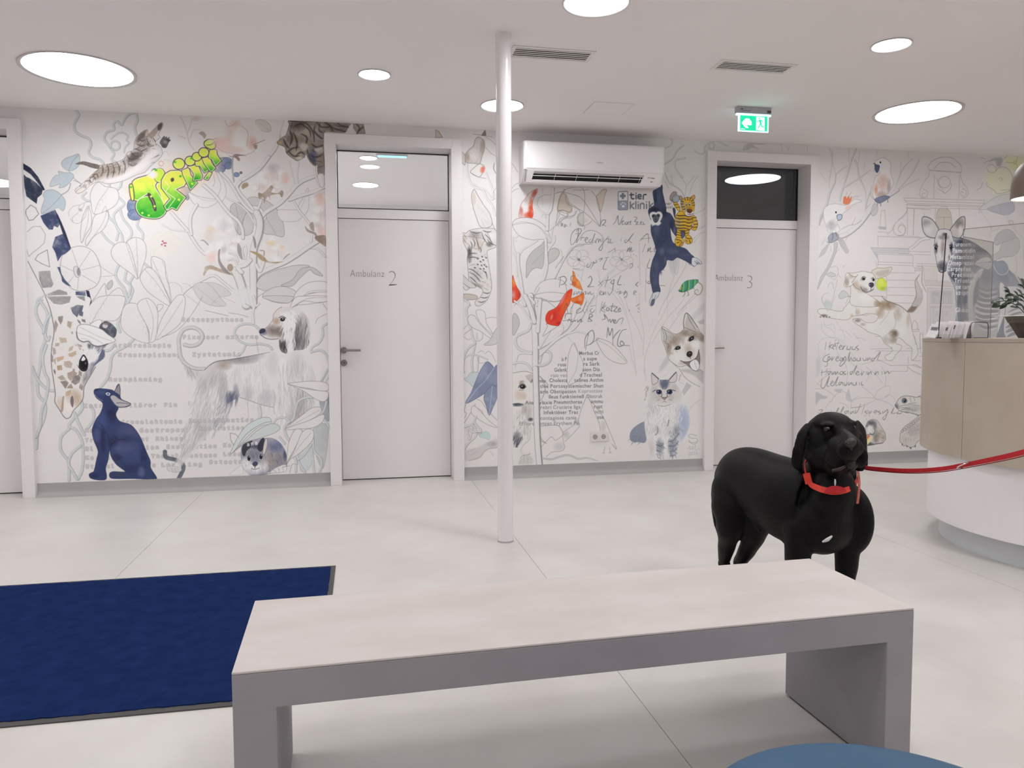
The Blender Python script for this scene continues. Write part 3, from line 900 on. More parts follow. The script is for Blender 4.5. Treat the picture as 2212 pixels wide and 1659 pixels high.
# little red-centred flower and yellowish orchid
SS('1320,430 1350,400 1380,440|1330,470 1380,480 1440,500', .8, LPEN, .5)
for a_ in range(8): E(1312 + 20 * math.cos(a_ * .78), 503 + 20 * math.sin(a_ * .78), 5, 4, (206, 92, 70), .75)
for x, y, r in ((1245, 1150, 45), (1290, 1100, 50), (1370, 1100, 60), (1440, 1140, 50), (1400, 1200, 60), (1310, 1220, 60)):
    E(x, y, r, r * .75, (213, 205, 195), .7); S([(x - r, y), (x, y - r * .75), (x + r, y)], .8, (186, 176, 166), .4)
for x, y in ((1325, 1135), (1350, 1150), (1318, 1162), (1345, 1172), (1336, 1150)): E(x, y, 8, 7, (160, 60, 74), .8)

# graffiti lettering in green
fr(0, 220, 3.77)
def blob(pts, w=4.2, L=False):
    F(pts, (58, 44, 44), .95, L=L); S(pts, w, (58, 44, 44), .95, closed=True, L=L)
for x, y, rx, ry, a_ in ((1075, 850, 40, 60, 0), (1100, 920, 60, 45, 0)):
    E(x, y, rx, ry, (110, 122, 152), .85, edge=(62, 66, 92), tex=.4)
fr(350, 220, 3.77)
for x, y, rx, ry, a_ in ((500, 500, 60, 48, 0), (530, 490, 42, 38, 0), (540, 520, 30, 28, 0), (470, 545, 45, 35, 0), (190, 730, 40, 38, 0), (205, 780, 16, 20, 0)):
    E(x, y, rx, ry, (110, 122, 152), .85, edge=(62, 66, 92), tex=.4)
E(607, 593, 23, 18, (112, 128, 158), .9, edge=(50, 56, 84)); E(643, 577, 10, 9, (110, 100, 112), .9, edge=(60, 50, 60))
fr(0, 220, 3.77)
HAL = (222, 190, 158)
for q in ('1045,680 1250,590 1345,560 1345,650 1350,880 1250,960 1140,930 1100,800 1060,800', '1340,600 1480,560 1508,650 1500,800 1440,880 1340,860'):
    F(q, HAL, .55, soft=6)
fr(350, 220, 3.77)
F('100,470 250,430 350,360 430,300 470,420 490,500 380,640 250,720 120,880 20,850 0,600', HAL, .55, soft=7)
YG = (213, 231, 84); DG = (30, 142, 40)
fr(0, 220, 3.77)
# J
J = '1084,652 1200,602 1232,575 1262,552 1285,600 1275,650 1262,690 1300,760 1345,850 1342,905 1290,945 1210,945 1140,920 1108,860 1125,800 1180,772 1222,770 1215,742 1180,760 1098,798'
blob(J, 5); G(J, YG, (38, 150, 44)); S(J, 1.7, (236, 246, 206), .95, closed=True)
F('1200,750 1222,745 1262,810 1275,880 1255,885 1232,820 1215,790', (70, 56, 56), .95); S('1222,772 1250,820 1258,872', 1.6, (206, 190, 180), .7)
F('1052,685 1080,678 1092,790 1068,795', (216, 232, 96), 1, edge=(58, 44, 44), ew=2.4)
E(1300, 600, 48, 62, (58, 44, 44), .95); E(1298, 598, 42, 56, (186, 222, 74), 1, edge=(236, 246, 206), ew=1.4)
B(1240, 592, 55, 42, (250, 250, 226), .95); B(1240, 592, 28, 22, (255, 255, 250), 1)
F('1278,690 1300,660 1345,650 1378,672 1370,720 1402,760 1350,800 1342,850 1310,760', (200, 228, 80), 1, edge=(236, 246, 206), ew=1.5)
# P and zig-zag i's
fr(350, 220, 3.77)
P_ = '0,640 28,590 70,565 135,562 185,585 200,640 178,682 108,712 190,778 150,830 118,878 80,860 40,885 20,850 70,790 30,740 0,700'
blob(P_, 5, True); G(P_, YG, DG, L=True); S(P_, 1.7, (236, 246, 206), .95, closed=True, L=True)
F('70,628 92,618 98,640 78,652', (64, 52, 52), .9); S('28,650 60,690 30,730 108,790 40,880', 1.6, (236, 246, 206), .8, L=True)
for q, tp in (('165,560 215,540 232,600 285,660 232,715 196,640 175,600', 0), ('212,530 290,515 308,560 325,600 318,632 255,640 262,590 235,545', 0), ('270,490 330,462 352,500 388,548 345,575 310,520 280,520', 0),
              ('330,462 385,450 402,500 432,540 398,570 360,520 345,500', 0), ('382,420 400,388 440,395 445,430 478,480 435,520 410,470 385,455', 0), ('345,625 385,572 402,580 372,635', 0)):
    blob(q, 4.4, True); G(q, YG, DG, L=True, a=1); S(q, 1.5, (236, 246, 206), .9, closed=True, L=True)
for x, y, r in ((137, 505, 46), (228, 482, 40), (283, 447, 36), (340, 412, 40)):
    E(x, y, r + 5, r * .95 + 4, (58, 44, 44), .95); E(x, y, r - 3, r * .92 - 3, (206, 226, 88), 1, edge=(236, 246, 206), ew=1.2)
q = '348,330 380,308 420,312 438,300 448,320 430,345 432,370 402,385 372,372 350,355'
blob(q, 4); F(q, (200, 216, 110), 1); S('362,352 400,348 436,318', 1.4, (58, 44, 44), .9)
for x, y in ((45, 792), (138, 797), (245, 668), (-88, 770), (-160, 905), (-108, 925), (-60, 850)): E(x, y, 10, 9, (206, 236, 90), .85)
for x, y in ((105, 490), (150, 606), (240, 460), (-50, 555), (-255, 695)): E(x, y, 12, 9, (66, 170, 44), .9)

# ---------------- cotton tree
fr(350, 220, 3.77)
BR = (206, 200, 198); BE = (134, 127, 127)
def branch(pts, w, t1=1.0): V(pts, w * .8, BR, BE, .75, .8, t1)
for q in ('150,120 180,180 205,260 225,340 260,390', '245,140 228,200 205,260', '128,275 165,285 190,300', '992,155 965,250 975,290', '340,235 260,230 230,300'): S(q, 3, (186, 178, 172), .7)
leaf('760,155 830,150 880,190 885,235 850,245 800,225', '770,160 880,235', fill=(198, 190, 182), col=LPEN)
leaf('555,880 570,835 620,820 670,850 690,900 655,975 640,1080 610,1060 580,980', '600,840 620,960 610,1090', fill=(184, 178, 177), side=False)
leaf('655,1000 690,900 740,930 735,1060 670,1085', None, fill=(190, 184, 182)); leaf('700,790 760,775 860,810 940,880 985,980 990,1095 900,1080 830,1070 800,1000 850,940 800,860 730,840', '850,945 930,1085', fill=(190, 184, 182), side=False)
leaf('215,740 300,770 400,790 460,800 400,850 320,860 250,820', '230,745 340,800 440,805', side=False, col=LPEN)
leaf('940,885 1040,880 1150,890 1120,960 1050,975 970,965', None, col=LPEN); leaf('1110,860 1150,780 1190,700 1195,850 1160,920', '1190,720 1140,850 1120,880', side=False, col=LPEN)
leaf('445,575 480,600 515,680 520,760 470,830 455,770 480,690', None, col=LPEN); S('420,600 430,650 415,690', 1, LPEN)
branch('880,440 925,380 945,320 950,280', 9); branch('615,690 640,650 720,600 800,540 870,450', 11)
branch('755,900 700,820 640,750 612,690 640,650', 9); branch('740,900 690,860 640,800 580,700 540,640 480,580', 9)
branch('760,1000 700,900 620,830 540,790 520,775', 5, .5); branch('770,910 810,800', 7)
branch('800,960 850,900 960,830 1030,760 1100,680 1160,640 1235,610', 11); branch('1040,800 1120,770 1220,740 1330,690', 10); branch('1110,660 1100,600 1115,490', 4); branch('1080,660 1060,580 1035,480', 3, .5)
branch('1080,820 1120,890 1170,950 1220,1030 1215,1140', 7)
branch('75,900 130,960 210,1050 240,1100 300,1190 350,1240', 9); branch('240,1080 230,990 240,920 285,840', 9); branch('0,1000 80,1040 160,1050 220,1060', 4); branch('340,680 430,760 500,850 560,920 620,970 655,1040 660,1110', 10)
branch('1330,1260 1270,1200 1210,1190', 6); branch('1265,1140 1200,1180 1100,1250 1000,1310 880,1360 800,1400 760,1460 745,1590', 13)
branch('130,1640 170,1560 240,1500 330,1450 420,1415 500,1470 620,1570', 8); branch('740,1640 780,1580 830,1550 900,1510', 6)
V('745,1659 748,1500 745,1350 750,1200 790,1080 800,980 775,910', 17, (204, 199, 197), BE, .8, .8)
V('690,1659 660,1540 630,1440 600,1380', 20, (204, 199, 197), BE, .8, .7); V('770,1330 800,1380 830,1300', 8, BR, BE, .7, .7)
F('560,1560 600,1520 650,1540 700,1510 760,1600 740,1659 640,1659', (208, 205, 204), .9, soft=2)
leaf('340,1480 430,1475 520,1520 560,1570 490,1585 420,1560', None, fill=(196, 190, 188), col=LPEN); leaf('255,1500 330,1470 400,1500 480,1600 520,1659 400,1659 300,1600', '270,1500 380,1590 480,1659', fill=(196, 190, 188), col=LPEN)
leaf('770,1510 800,1430 900,1380 1000,1350 1100,1330 1200,1340 1120,1420 1000,1490 880,1540', None, fill=(194, 189, 187), side=False)
leaf('970,1495 1060,1450 1120,1370 1190,1345 1250,1360 1310,1420 1240,1400 1200,1370 1120,1440 1060,1500', None, fill=(186, 180, 178))
leaf('820,1570 900,1515 1000,1505 1095,1550 1060,1620 980,1640 880,1620', None, fill=(198, 193, 191)); leaf('1060,1640 1100,1540 1200,1470 1340,1470 1345,1550 1200,1560 1100,1659', '1345,1535 1200,1545 1080,1640', side=False)
leaf('1080,1650 1180,1570 1345,1550 1345,1620 1250,1640', None)
SS('50,1480 100,1470 150,1500 165,1545|0,1300 40,1400 60,1550 60,1659|170,1480 220,1490 250,1530|310,1659 180,1560|400,1659 470,1590 600,1640', .9, LPEN, .6)
# cotton bolls
F('300,200 380,150 520,130 700,140 800,200 800,300 760,380 680,430 580,420 480,400 420,330 360,290', (216, 207, 203), .75, soft=5)
for x, y, rx, ry, c_, a_ in ((480, 340, 90, 80, (214, 180, 172), .8), (560, 260, 70, 110, (206, 176, 168), .55), (600, 180, 60, 40, (198, 168, 160), .6), (730, 330, 60, 70, (198, 160, 148), .75), (640, 300, 90, 110, (222, 214, 212), .85), (420, 230, 80, 60, (216, 206, 204), .7), (690, 230, 80, 60, (212, 198, 192), .6), (560, 390, 120, 40, (204, 172, 162), .7), (280, 130, 50, 30, (208, 176, 170), .6)):
    B(x, y, rx, ry, c_, a_)
SS('430,330 470,390 560,420 640,430 720,420 770,375|510,150 540,200 600,175|650,200 700,250 690,360', 1.4, (160, 138, 132), .6)
F('520,418 560,450 575,440 600,425 640,430 690,440 650,440 620,445 635,465 625,482 600,460 570,445 540,435', (128, 106, 98), .85); S('580,440 572,520 585,650', 4, (150, 142, 144), .8)
F('300,255 330,240 360,270 345,300 330,280', (150, 132, 122), .7); S('740,350 790,330 835,310', 1.6, BRN, .7); F('750,350 775,355 770,385 750,375', (140, 120, 112), .8)
boll(830, 630, 70, .55, 2); boll(935, 610, 75, .55, 3); boll(790, 670, 75, .45, 4); B(1000, 620, 45, 60, (210, 178, 164), .8); B(910, 540, 60, 50, (160, 152, 156), .5); boll(900, 690, 50, .4, 8)
F('785,740 820,745 870,700 890,680 905,700 890,735 940,745 975,720 990,745 975,778 950,750 880,765 885,800 860,770 830,825 825,780 790,790', (146, 128, 112), .9, tex=.5)
F('650,675 690,655 705,680 680,700 655,710', (150, 130, 108), .8, tex=.4)
boll(1290, 790, 70, .8, 5); B(1290, 800, 60, 60, (216, 170, 154), .7); boll(1290, 920, 80, .6, 6); boll(1290, 1040, 75, .7, 7); B(1300, 1050, 60, 60, (214, 186, 178), .6)
F('1250,1095 1330,1090 1335,1175 1290,1150 1250,1120', (140, 122, 110), .85, tex=.5); S('1165,1015 1190,1050 1240,1070 1260,1100', 5, (128, 112, 108), .8, t0=.2)
F('1200,1000 1230,980 1240,1050 1215,1040', (150, 132, 124), .8)
boll(500, 1010, 90, .25, 9); B(395, 1040, 50, 40, (212, 192, 172), .8); B(380, 1100, 50, 70, (206, 184, 176), .6); B(500, 1000, 80, 60, (190, 188, 190), .5)
boll(430, 1230, 85, .45, 10); boll(510, 1200, 90, .3, 11); B(400, 1270, 50, 60, (214, 186, 178), .7); B(500, 1200, 30, 40, (180, 176, 176), .6); boll(600, 1160, 60, .35, 12)
F('345,1370 350,1345 400,1330 460,1355 520,1370 580,1412 500,1395 440,1375 380,1365 345,1415 335,1400', (156, 138, 118), .9, tex=.4)
F('460,1210 475,1200 470,1260 490,1320 560,1405 500,1380 460,1310 455,1250', (134, 126, 126), .85); S('310,1130 340,1130 375,1165', 3, (140, 132, 134), .8, t0=.2)
V('545,1230 600,1250 620,1300', 4, BR, BE); V('540,1290 580,1280 610,1320 600,1370', 4, BR, BE); E(555, 1350, 22, 28, (150, 128, 108), .8, edge=BRN)
F('620,1150 645,1190 670,1250 650,1285 620,1240 612,1190', (140, 134, 134), .8); V('665,1280 655,1200 675,1170 690,1200 680,1280', 4, BR, BE)
V('650,1390 620,1350 680,1330 720,1290', 10, BR, BE, .7, .7)
boll(900, 1180, 90, .25, 13); boll(940, 1230, 80, .3, 14); B(890, 1150, 50, 30, (214, 196, 166), .8); B(975, 1180, 26, 26, (216, 194, 162), .8); B(870, 1220, 50, 40, (216, 198, 190), .6)
F('740,1090 760,1120 768,1180 755,1190 745,1140', (136, 126, 122), .85); F('710,1215 770,1225 830,1260 870,1300 960,1302 990,1300 930,1315 860,1308 800,1285 770,1250', (160, 140, 112), .95, tex=.4); S('800,1210 830,1215 830,1250', 2.4, BRN, .7); S('985,1285 1020,1250 1045,1235', 3, (134, 128, 124), .8, t0=.3, t1=.2)

# tabby leaning in at the top right over the door
CT = '1050,150 1320,155 1500,165 1500,240 1440,250 1320,250 1325,560 1305,595 1270,590 1265,510 1245,525 1200,480 1170,420 1160,450 1110,478 1080,470 1015,420 1000,370 935,335 985,285 1010,270 1035,190'
F(CT, (138, 124, 114), 1, edge=DK, tex=.4)
clip(CT)
for x, y, rx, ry, c_ in ((1180, 240, 80, 70, (166, 154, 142)), (1060, 300, 60, 60, (104, 88, 78)), (1100, 200, 70, 50, (88, 76, 70)), (1260, 260, 60, 90, (150, 140, 136)), (1300, 200, 40, 40, (196, 176, 156)), (1350, 190, 50, 30, (120, 100, 84)), (1420, 220, 60, 30, (180, 174, 170)), (1230, 420, 40, 80, (96, 96, 112)), (1285, 540, 40, 60, (120, 112, 112)), (1100, 420, 60, 50, (176, 160, 140)), (1120, 460, 40, 20, (214, 206, 200)), (960, 330, 30, 25, (170, 146, 116)), (1180, 120, 120, 40, (86, 80, 84))): B(x, y, rx, ry, c_, .85)
for q in ('1080,200 1130,180 1200,230 1210,290', '1120,170 1180,180 1230,250 1240,330', '1040,230 1060,290 1040,360', '1070,250 1100,330 1090,400', '1130,260 1180,290 1170,350', '1030,400 1070,440 1120,440', '1215,340 1260,370 1315,350', '1220,390 1270,410 1315,380', '1215,440 1255,450 1310,430', '1250,480 1300,490', '1290,160 1280,230 1310,250', '1340,170 1370,200 1350,240', '1400,180 1440,200 1500,190', '1060,160 1040,260', '1180,380 1200,450 1240,510', '990,300 1010,350 1040,380', '1150,180 1160,220', '1250,180 1240,240 1290,290 1310,300', '1370,215 1420,230 1480,215', '1260,540 1310,520', '1090,440 1130,410 1160,430', '1010,420 1060,380 1110,370'):
    S(q, 4.2, (52, 46, 48), .75, t0=.3, t1=.3)
F('1120,350 1170,340 1190,370 1150,400', (204, 196, 188), .7, soft=1); F('1240,385 1300,370 1315,400 1270,420', (206, 200, 196), .7, soft=1); F('1200,420 1240,440 1255,520 1225,480', (60, 66, 92), .8, soft=1)
F('1080,130 1320,140 1310,160 1060,165', (70, 60, 58), .6)
clip()
V('1245,530 1250,600 1285,680 1270,640', 5, BR, BE); leaf('1265,600 1315,590 1320,680 1290,690', None, col=LPEN)
fr(680, 260, 4.148)
F('345,25 435,28 452,118 380,118 348,70', (150, 138, 128), .95, L=True, edge=DK); S('370,30 400,70 380,118', 3.4, (66, 58, 56), .7); S('430,60 390,95', 4, (70, 62, 60), .7)
F('0,10 110,8 320,15 300,60 255,110 120,105 80,108 0,60', (134, 122, 114), .7, tex=.5); SS('20,20 60,60 120,60|90,15 150,60 200,80 270,100|200,20 240,50 300,60|130,40 160,90', 4, (62, 54, 54), .7)
F('1082,85 1110,95 1145,153 1083,155', (186, 178, 170), .8, L=True, edge=BRN); S('1110,100 1140,150', 1.6, (186, 130, 92), .7)

# ---------------- giraffe head, blue cat
fr(50, 640, 3.771)
VV('180,0 110,80 115,170 170,280 180,360 150,440 140,560 120,680 125,800 180,880 170,1000 120,1120 110,1240|140,40 200,150 180,300 200,360 215,330|225,140 185,210 165,300|75,575 120,680 200,760 260,770|190,400 160,500 175,620 205,690 190,820 150,940 140,1060 105,1150|880,0 850,60 830,110|790,180 770,230 790,290|905,345 850,400 760,450 720,500 710,590 680,680 630,740|470,830 480,920 410,1000 375,1060 430,1090 480,1180 490,1320 480,1420 450,1490|420,950 460,1050 500,1130|375,1080 310,1150 310,1260 370,1350 375,1500|470,1220 400,1280 370,1360 400,1420 440,1490|550,890 575,940 570,1010 530,1070|740,400 700,440 640,440', 6.2)
leaf('545,220 530,120 560,50 640,0 820,0 820,80 790,160 740,200 640,200', '690,0 600,140 555,225')
leaf('800,150 825,80 870,55 940,75 990,180 1020,280 1030,370 970,375 860,320 800,250', '930,75 1000,220 1025,360'); leaf('930,80 1000,15 1060,50 1095,120 1095,220 1080,350 1030,370 1020,270', '1000,20 1060,190 1040,360', side=False)
leaf('1095,70 1140,70 1130,100 1098,125', None)
leaf('1090,300 1130,180 1250,0 1320,20 1290,200 1200,290 1085,355', '1300,30 1190,200 1090,345', side=False)
GH = '180,0 520,0 540,90 545,230 640,205 735,235 762,290 745,330 752,358 690,385 665,440 662,500 590,560 545,650 500,730 490,820 450,890 410,930 385,985 350,995 325,970 290,900 258,850 262,790 250,700 232,600 228,500 235,400 255,300 240,190 210,90'
F(GH, (214, 207, 204), 1)
S('180,0 215,90 240,190 252,290 235,400 228,500 235,600 250,700 262,800 258,860 300,930 325,972 352,995 385,982 410,930 455,885 488,830 497,740 540,660 590,575', 1.5, DK, .8)
clip(GH)
F('190,0 390,0 378,50 310,68 250,60', (146, 140, 138), .9, L=True, tex=.4); F('385,95 440,70 492,75 480,120 455,140 440,172 405,140', (92, 96, 108), .9, L=True, tex=.4); F('460,110 490,130 485,165 455,155', (84, 86, 98), .9, L=True); F('430,0 500,0 505,40 460,20', (120, 118, 122), .8, L=True); F('440,185 465,205 472,232 448,210', (110, 108, 112), .9, L=True); F('475,185 505,190 510,215 480,205', (110, 108, 112), .9, L=True)
for q, c_ in (('285,165 325,160 322,200 305,232 285,190', (140, 128, 122)), ('362,200 400,210 385,265 358,240', (166, 148, 136)), ('262,190 285,230 262,300 250,240', (160, 142, 132)), ('292,335 350,340 358,375 305,382', (186, 168, 152)), ('390,290 405,285 408,305 395,310', (176, 162, 152)),
              ('262,380 300,380 290,405 258,410', (170, 158, 150)), ('375,420 410,400 400,440 370,448', (184, 164, 148)), ('420,390 440,395 430,410', (170, 156, 146)), ('440,385 480,400 475,418 445,410', (160, 148, 142)), ('368,470 432,442 430,475 400,495 372,490', (182, 156, 134)), ('480,430 495,435 490,450', (150, 138, 132)), ('268,500 335,485 325,515 280,535', (190, 164, 140)), ('245,520 265,500 265,560', (170, 152, 140)),
              ('335,530 380,525 402,550 390,585 350,580 330,560', (178, 162, 150)), ('275,565 315,560 320,600 280,605', (172, 144, 120)), ('240,415 262,425 270,465 245,480', (160, 148, 142)), ('232,470 245,490 245,540 233,530', (140, 128, 124)), ('405,590 420,590 422,610 402,606', (150, 136, 130)), ('360,625 410,605 440,625 425,660 385,690 362,660', (160, 140, 128)),
              ('278,660 320,640 352,680 310,685', (170, 154, 142)), ('302,695 350,685 372,705 345,755 320,720', (134, 118, 112)), ('420,650 450,640 468,660 460,700 425,722 390,700', (124, 112, 108)), ('355,750 372,725 392,710 408,750', (150, 132, 120)), ('455,600 480,620 475,655 450,640', (150, 136, 128)), ('465,710 490,730 480,770 455,745', (140, 126, 120)), ('248,590 265,610 262,640 250,620', (120, 110, 108)), ('450,415 470,425 465,440', (150, 138, 130)), ('345,780 390,760 385,800 345,820', (186, 164, 140))):
    F(q, c_, .9, L=True, tex=.35)
B(420, 830, 80, 90, (178, 154, 132), .75); B(300, 880, 40, 80, (190, 168, 148), .6); B(375, 900, 60, 80, (222, 212, 206), .8); B(560, 620, 70, 120, (138, 136, 146), .75); B(500, 700, 40, 90, (150, 142, 140), .6)
F('385,840 400,810 412,850 405,905 388,880', (96, 86, 86), .8); F('320,820 335,815 330,860 325,930 308,940 315,870', (150, 120, 100), .7); F('600,430 665,440 662,500 600,560 575,560 615,490', (82, 86, 110), .9, soft=1); F('525,385 600,405 690,385 640,430 600,425 540,430', (78, 78, 88), .8, soft=1)
fur('480,440 640,420 600,540 520,560 480,500', 60, -60, 60, (238, 234, 232), .7, 1.4, 10, 8); fur('240,300 480,450 480,600 250,600', 60, 80, 30, (170, 158, 150), .3, .9, 14, 9)
fur('500,560 600,520 560,640 500,720', 40, 110, 50, (96, 92, 100), .4, 1.2, 10, 10)
clip()
F('545,230 600,195 640,200 620,260 565,245', (222, 216, 214), 1, edge=PEN); F('620,250 660,205 710,215 755,260 762,290 745,335 700,338 660,300', (74, 76, 88), .95, tex=.4); E(668, 240, 22, 20, (206, 198, 194), .9); F('640,215 690,215 700,235 660,230', (120, 106, 100), .8)
F('435,290 450,240 500,228 560,240 640,270 690,310 752,356 715,380 660,395 610,405 560,395 530,365 480,370 445,340', (226, 222, 219), 1, edge=(110, 104, 106), ew=1.4)
SS('460,250 540,290 620,330 720,365|450,300 520,320 590,350 650,385|470,345 520,350 560,375', 1.2, (150, 144, 146), .7); S('435,290 445,345 490,372 530,368 570,398 620,408 690,388', 2.6, (90, 86, 90), .8)
F('455,575 462,520 490,475 515,500 530,545 520,600 490,612 465,600', (40, 38, 42), 1); E(495, 555, 27, 38, (18, 18, 22), 1); F('478,505 492,488 508,510 495,525 475,525', (228, 226, 226), .95); S('455,580 462,525 488,480', 2, (30, 28, 30), .9)
S('455,585 440,560', 1.4, DK, .6); E(508, 545, 6, 9, (120, 122, 130), .8)
# medical terms, outlined typewriter letters
def MT(s, x, y, x2, y2, h=58): T(s, x, y, x2, y2, h, 'mono', 0.004, (134, 128, 128), .85, outline=True)
MT('Arthroskopie', 735, 415, 1215, 415); MT('Kreuzspickung', 775, 492, 1295, 492); MT('Rushpinning', 695, 692, 1142, 692); MT('Intramedullärer', 495, 908, 1100, 900); MT('Pin', 1148, 900, 1265, 898)
MT('Adrenalektomie', 755, 1040, 1305, 1034); MT('Gastropexie', 950, 1108, 1410, 1100); MT('Resektion', 505, 1108, 860, 1106)
MT('Tr', 505, 1188, 580, 1188); MT('nt', 962, 1178, 1030, 1178); MT('Rhinoskopie', 1080, 1176, 1500, 1170); MT('Bl', 508, 1258, 580, 1258); MT('ion', 1000, 1246, 1115, 1244); MT('Enukleation', 1168, 1242, 1586, 1234)
MT('Ke', 508, 1330, 585, 1330); MT('al', 680, 1328, 750, 1328); MT('Thorakozentese', 1045, 1318, 1588, 1308); MT('Ut', 510, 1402, 585, 1402); MT('al', 680, 1398, 750, 1398); MT('u', 1050, 1388, 1088, 1388); MT('Leveling', 1125, 1388, 1470, 1382)
# blue cat
BC = '578,790 582,762 615,752 665,755 720,762 745,772 765,730 782,716 790,760 788,800 800,838 850,862 876,878 850,898 790,905 770,900 775,915 755,965 790,1020 880,1050 950,1140 1005,1270 1035,1340 1040,1400 1088,1487 1000,1490 900,1485 740,1485 705,1470 708,1438 740,1428 800,1430 830,1425 760,1370 715,1300 705,1250 690,1340 672,1400 680,1470 665,1495 600,1495 548,1480 538,1450 560,1435 578,1420 600,1320 610,1260 575,1170 562,1090 590,1010 630,950 650,890 640,860 600,830'
F(BC, (50, 60, 98), 1, edge=(34, 36, 58), ew=1.2, tex=0.0)
clip(BC)
for x, y, rx, ry, c_, a_ in ((640, 1010, 70, 90, (66, 78, 122), .7), (870, 1100, 130, 90, (70, 76, 108), .8), (800, 1230, 90, 80, (78, 84, 120), .75), (900, 1300, 110, 90, (60, 70, 112), .6), (720, 960, 60, 90, (34, 38, 64), .7), (600, 1130, 40, 70, (80, 88, 124), .7), (650, 1170, 30, 140, (34, 38, 66), .7), (730, 1180, 60, 60, (38, 42, 70), .7), (760, 1310, 50, 40, (42, 44, 70), .8), (900, 1400, 120, 50, (38, 44, 74), .8), (640, 780, 60, 30, (70, 80, 120), .6), (690, 860, 60, 70, (42, 50, 86), .7), (650, 1400, 40, 90, (44, 52, 90), .7), (980, 1300, 40, 120, (40, 46, 80), .8), (840, 1160, 90, 40, (40, 44, 72), .6), (960, 1430, 40, 60, (96, 104, 136), .6), (580, 1460, 60, 30, (40, 46, 78), .8), (780, 1450, 80, 25, (60, 64, 82), .8), (880, 1220, 90, 50, (84, 90, 122), .5)): B(x, y, rx, ry, c_, a_)
fur('580,1010 760,960 1000,1270 1000,1450 720,1300', 150, 60, 30, (82, 90, 126), .25, 1.2, 30, 4); S('705,1250 725,1200 770,1170 830,1165', 2.4, (32, 34, 58), .6); S('610,1020 660,1080 700,1160 700,1230', 2, (34, 36, 60), .4); S('585,800 610,830 645,850', 1.6, (190, 186, 196), .5)
clip()
F('745,775 768,735 783,718 790,765 788,805 765,790', (150, 140, 146), .9, edge=(40, 40, 56)); F('708,822 740,805 790,838 850,862 876,878 845,896 790,903 750,885', (178, 170, 172), .95, edge=(40, 40, 56), ew=1.4); S('760,870 800,868 865,878', 1.6, (70, 66, 76), .8)
F('672,790 690,782 710,792 700,810 682,806', (196, 198, 206), .95); E(692, 796, 6, 8, (60, 64, 90), 1); S('668,785 690,776 712,785', 1.6, (30, 32, 50), .9); F('580,760 600,752 615,760 600,775', (46, 48, 66), .9)
# tail piece at the far side
S('1155,1265 1165,1312 1235,1330 1292,1360 1305,1400 1290,1440 1270,1478', 8.5, (66, 68, 82), .9, rough=.3); S('1165,1330 1235,1348 1280,1375', 2, (130, 132, 140), .4)

# ---------------- afghan hound, chinchilla, leaves on the right
fr(350, 640, 3.77)
def MT2(s, x, y, x2, y2, h=58): MT(s, x, y, x2, y2, h)
MT2('Osteosynthese', 160, 205, 672, 205); MT2('Fixateur', 170, 348, 475, 346); MT2('externe', 520, 346, 795, 344); MT2('Zystotomie', 248, 490, 655, 486); MT2('Fomentum', 215, 888, 522, 884)
V('895,432 870,405 800,388 720,395 650,375 600,330 590,290 620,245 680,225 750,235 795,275', 5.4); V('680,400 655,455 610,485', 5); V('1345,225 1310,250 1310,320 1280,380 1230,410 1212,440', 5.4); V('1215,455 1290,440 1340,480 1365,560 1340,620 1300,690', 5.6)
SS('545,135 640,150 700,170|350,115 540,160|680,60 745,100|0,330 120,280 240,150 330,0', 1.2, PEN, .6); leaf('820,0 900,40 1000,55 1040,50 1060,0', None, fill=(194, 188, 187)); leaf('1045,100 1070,30 1120,0 1345,0 1345,40 1250,50 1150,40', '1340,10 1180,20 1050,95', side=False)
V('745,0 760,60 740,130 745,220', 6, BR, BE); V('770,80 790,60', 5, BR, BE); S('765,330 785,460', 1.6, LPEN, .6)
TL = '240,262 300,262 335,320 320,380 260,410 190,405 158,350'
V('345,590 280,590 205,560 155,500 140,420 140,340 175,275 245,255 305,280 330,330 300,385 240,405 185,395', 8.5, (176, 170, 168), (132, 126, 128), .8, .8)
fur('150,520 250,590 330,600 280,640 200,620', 70, 70, 55, (150, 142, 142), .5, 1, 10, 12)
HB = '880,455 700,490 560,515 450,530 390,560 340,600 290,650 260,720 230,800 220,900 200,980 190,1100 170,1200 90,1400 60,1420 110,1430 200,1330 330,1180 420,1080 470,1000 500,930 560,860 640,825 720,850 800,880 905,905 915,1000 1000,1080 1060,1100 1170,1050 1270,880 1260,700 1215,540 1190,400 1050,430 1000,460 960,440'
F(HB, (212, 206, 204), .85, soft=2)
clip(HB)
for x, y, rx, ry, c_, a_ in ((620, 515, 190, 45, (124, 116, 118), .75), (500, 560, 80, 50, (150, 132, 122), .7), (420, 640, 80, 130, (176, 168, 166), .7), (330, 700, 70, 160, (182, 176, 176), .6), (720, 480, 140, 40, (146, 142, 148), .6), (500, 760, 50, 180, (168, 162, 164), .7), (560, 830, 50, 70, (96, 98, 116), .85), (600, 780, 30, 80, (120, 122, 136), .7), (700, 800, 50, 90, (176, 172, 176), .6), (860, 840, 90, 90, (176, 168, 172), .6), (900, 550, 60, 120, (190, 184, 184), .6), (740, 640, 120, 100, (218, 213, 212), .8), (1100, 560, 80, 140, (190, 184, 184), .6), (1130, 900, 60, 200, (170, 164, 162), .7), (980, 620, 50, 200, (220, 216, 215), .8), (1000, 900, 80, 160, (216, 211, 210), .8), (1060, 980, 60, 120, (168, 162, 162), .6), (520, 960, 60, 60, (140, 138, 148), .8), (450, 1040, 70, 60, (164, 160, 164), .7), (330, 1060, 90, 160, (186, 182, 182), .6), (1230, 700, 50, 200, (186, 180, 180), .6), (640, 850, 60, 30, (130, 130, 144), .7)): B(x, y, rx, ry, c_, a_)
clip()
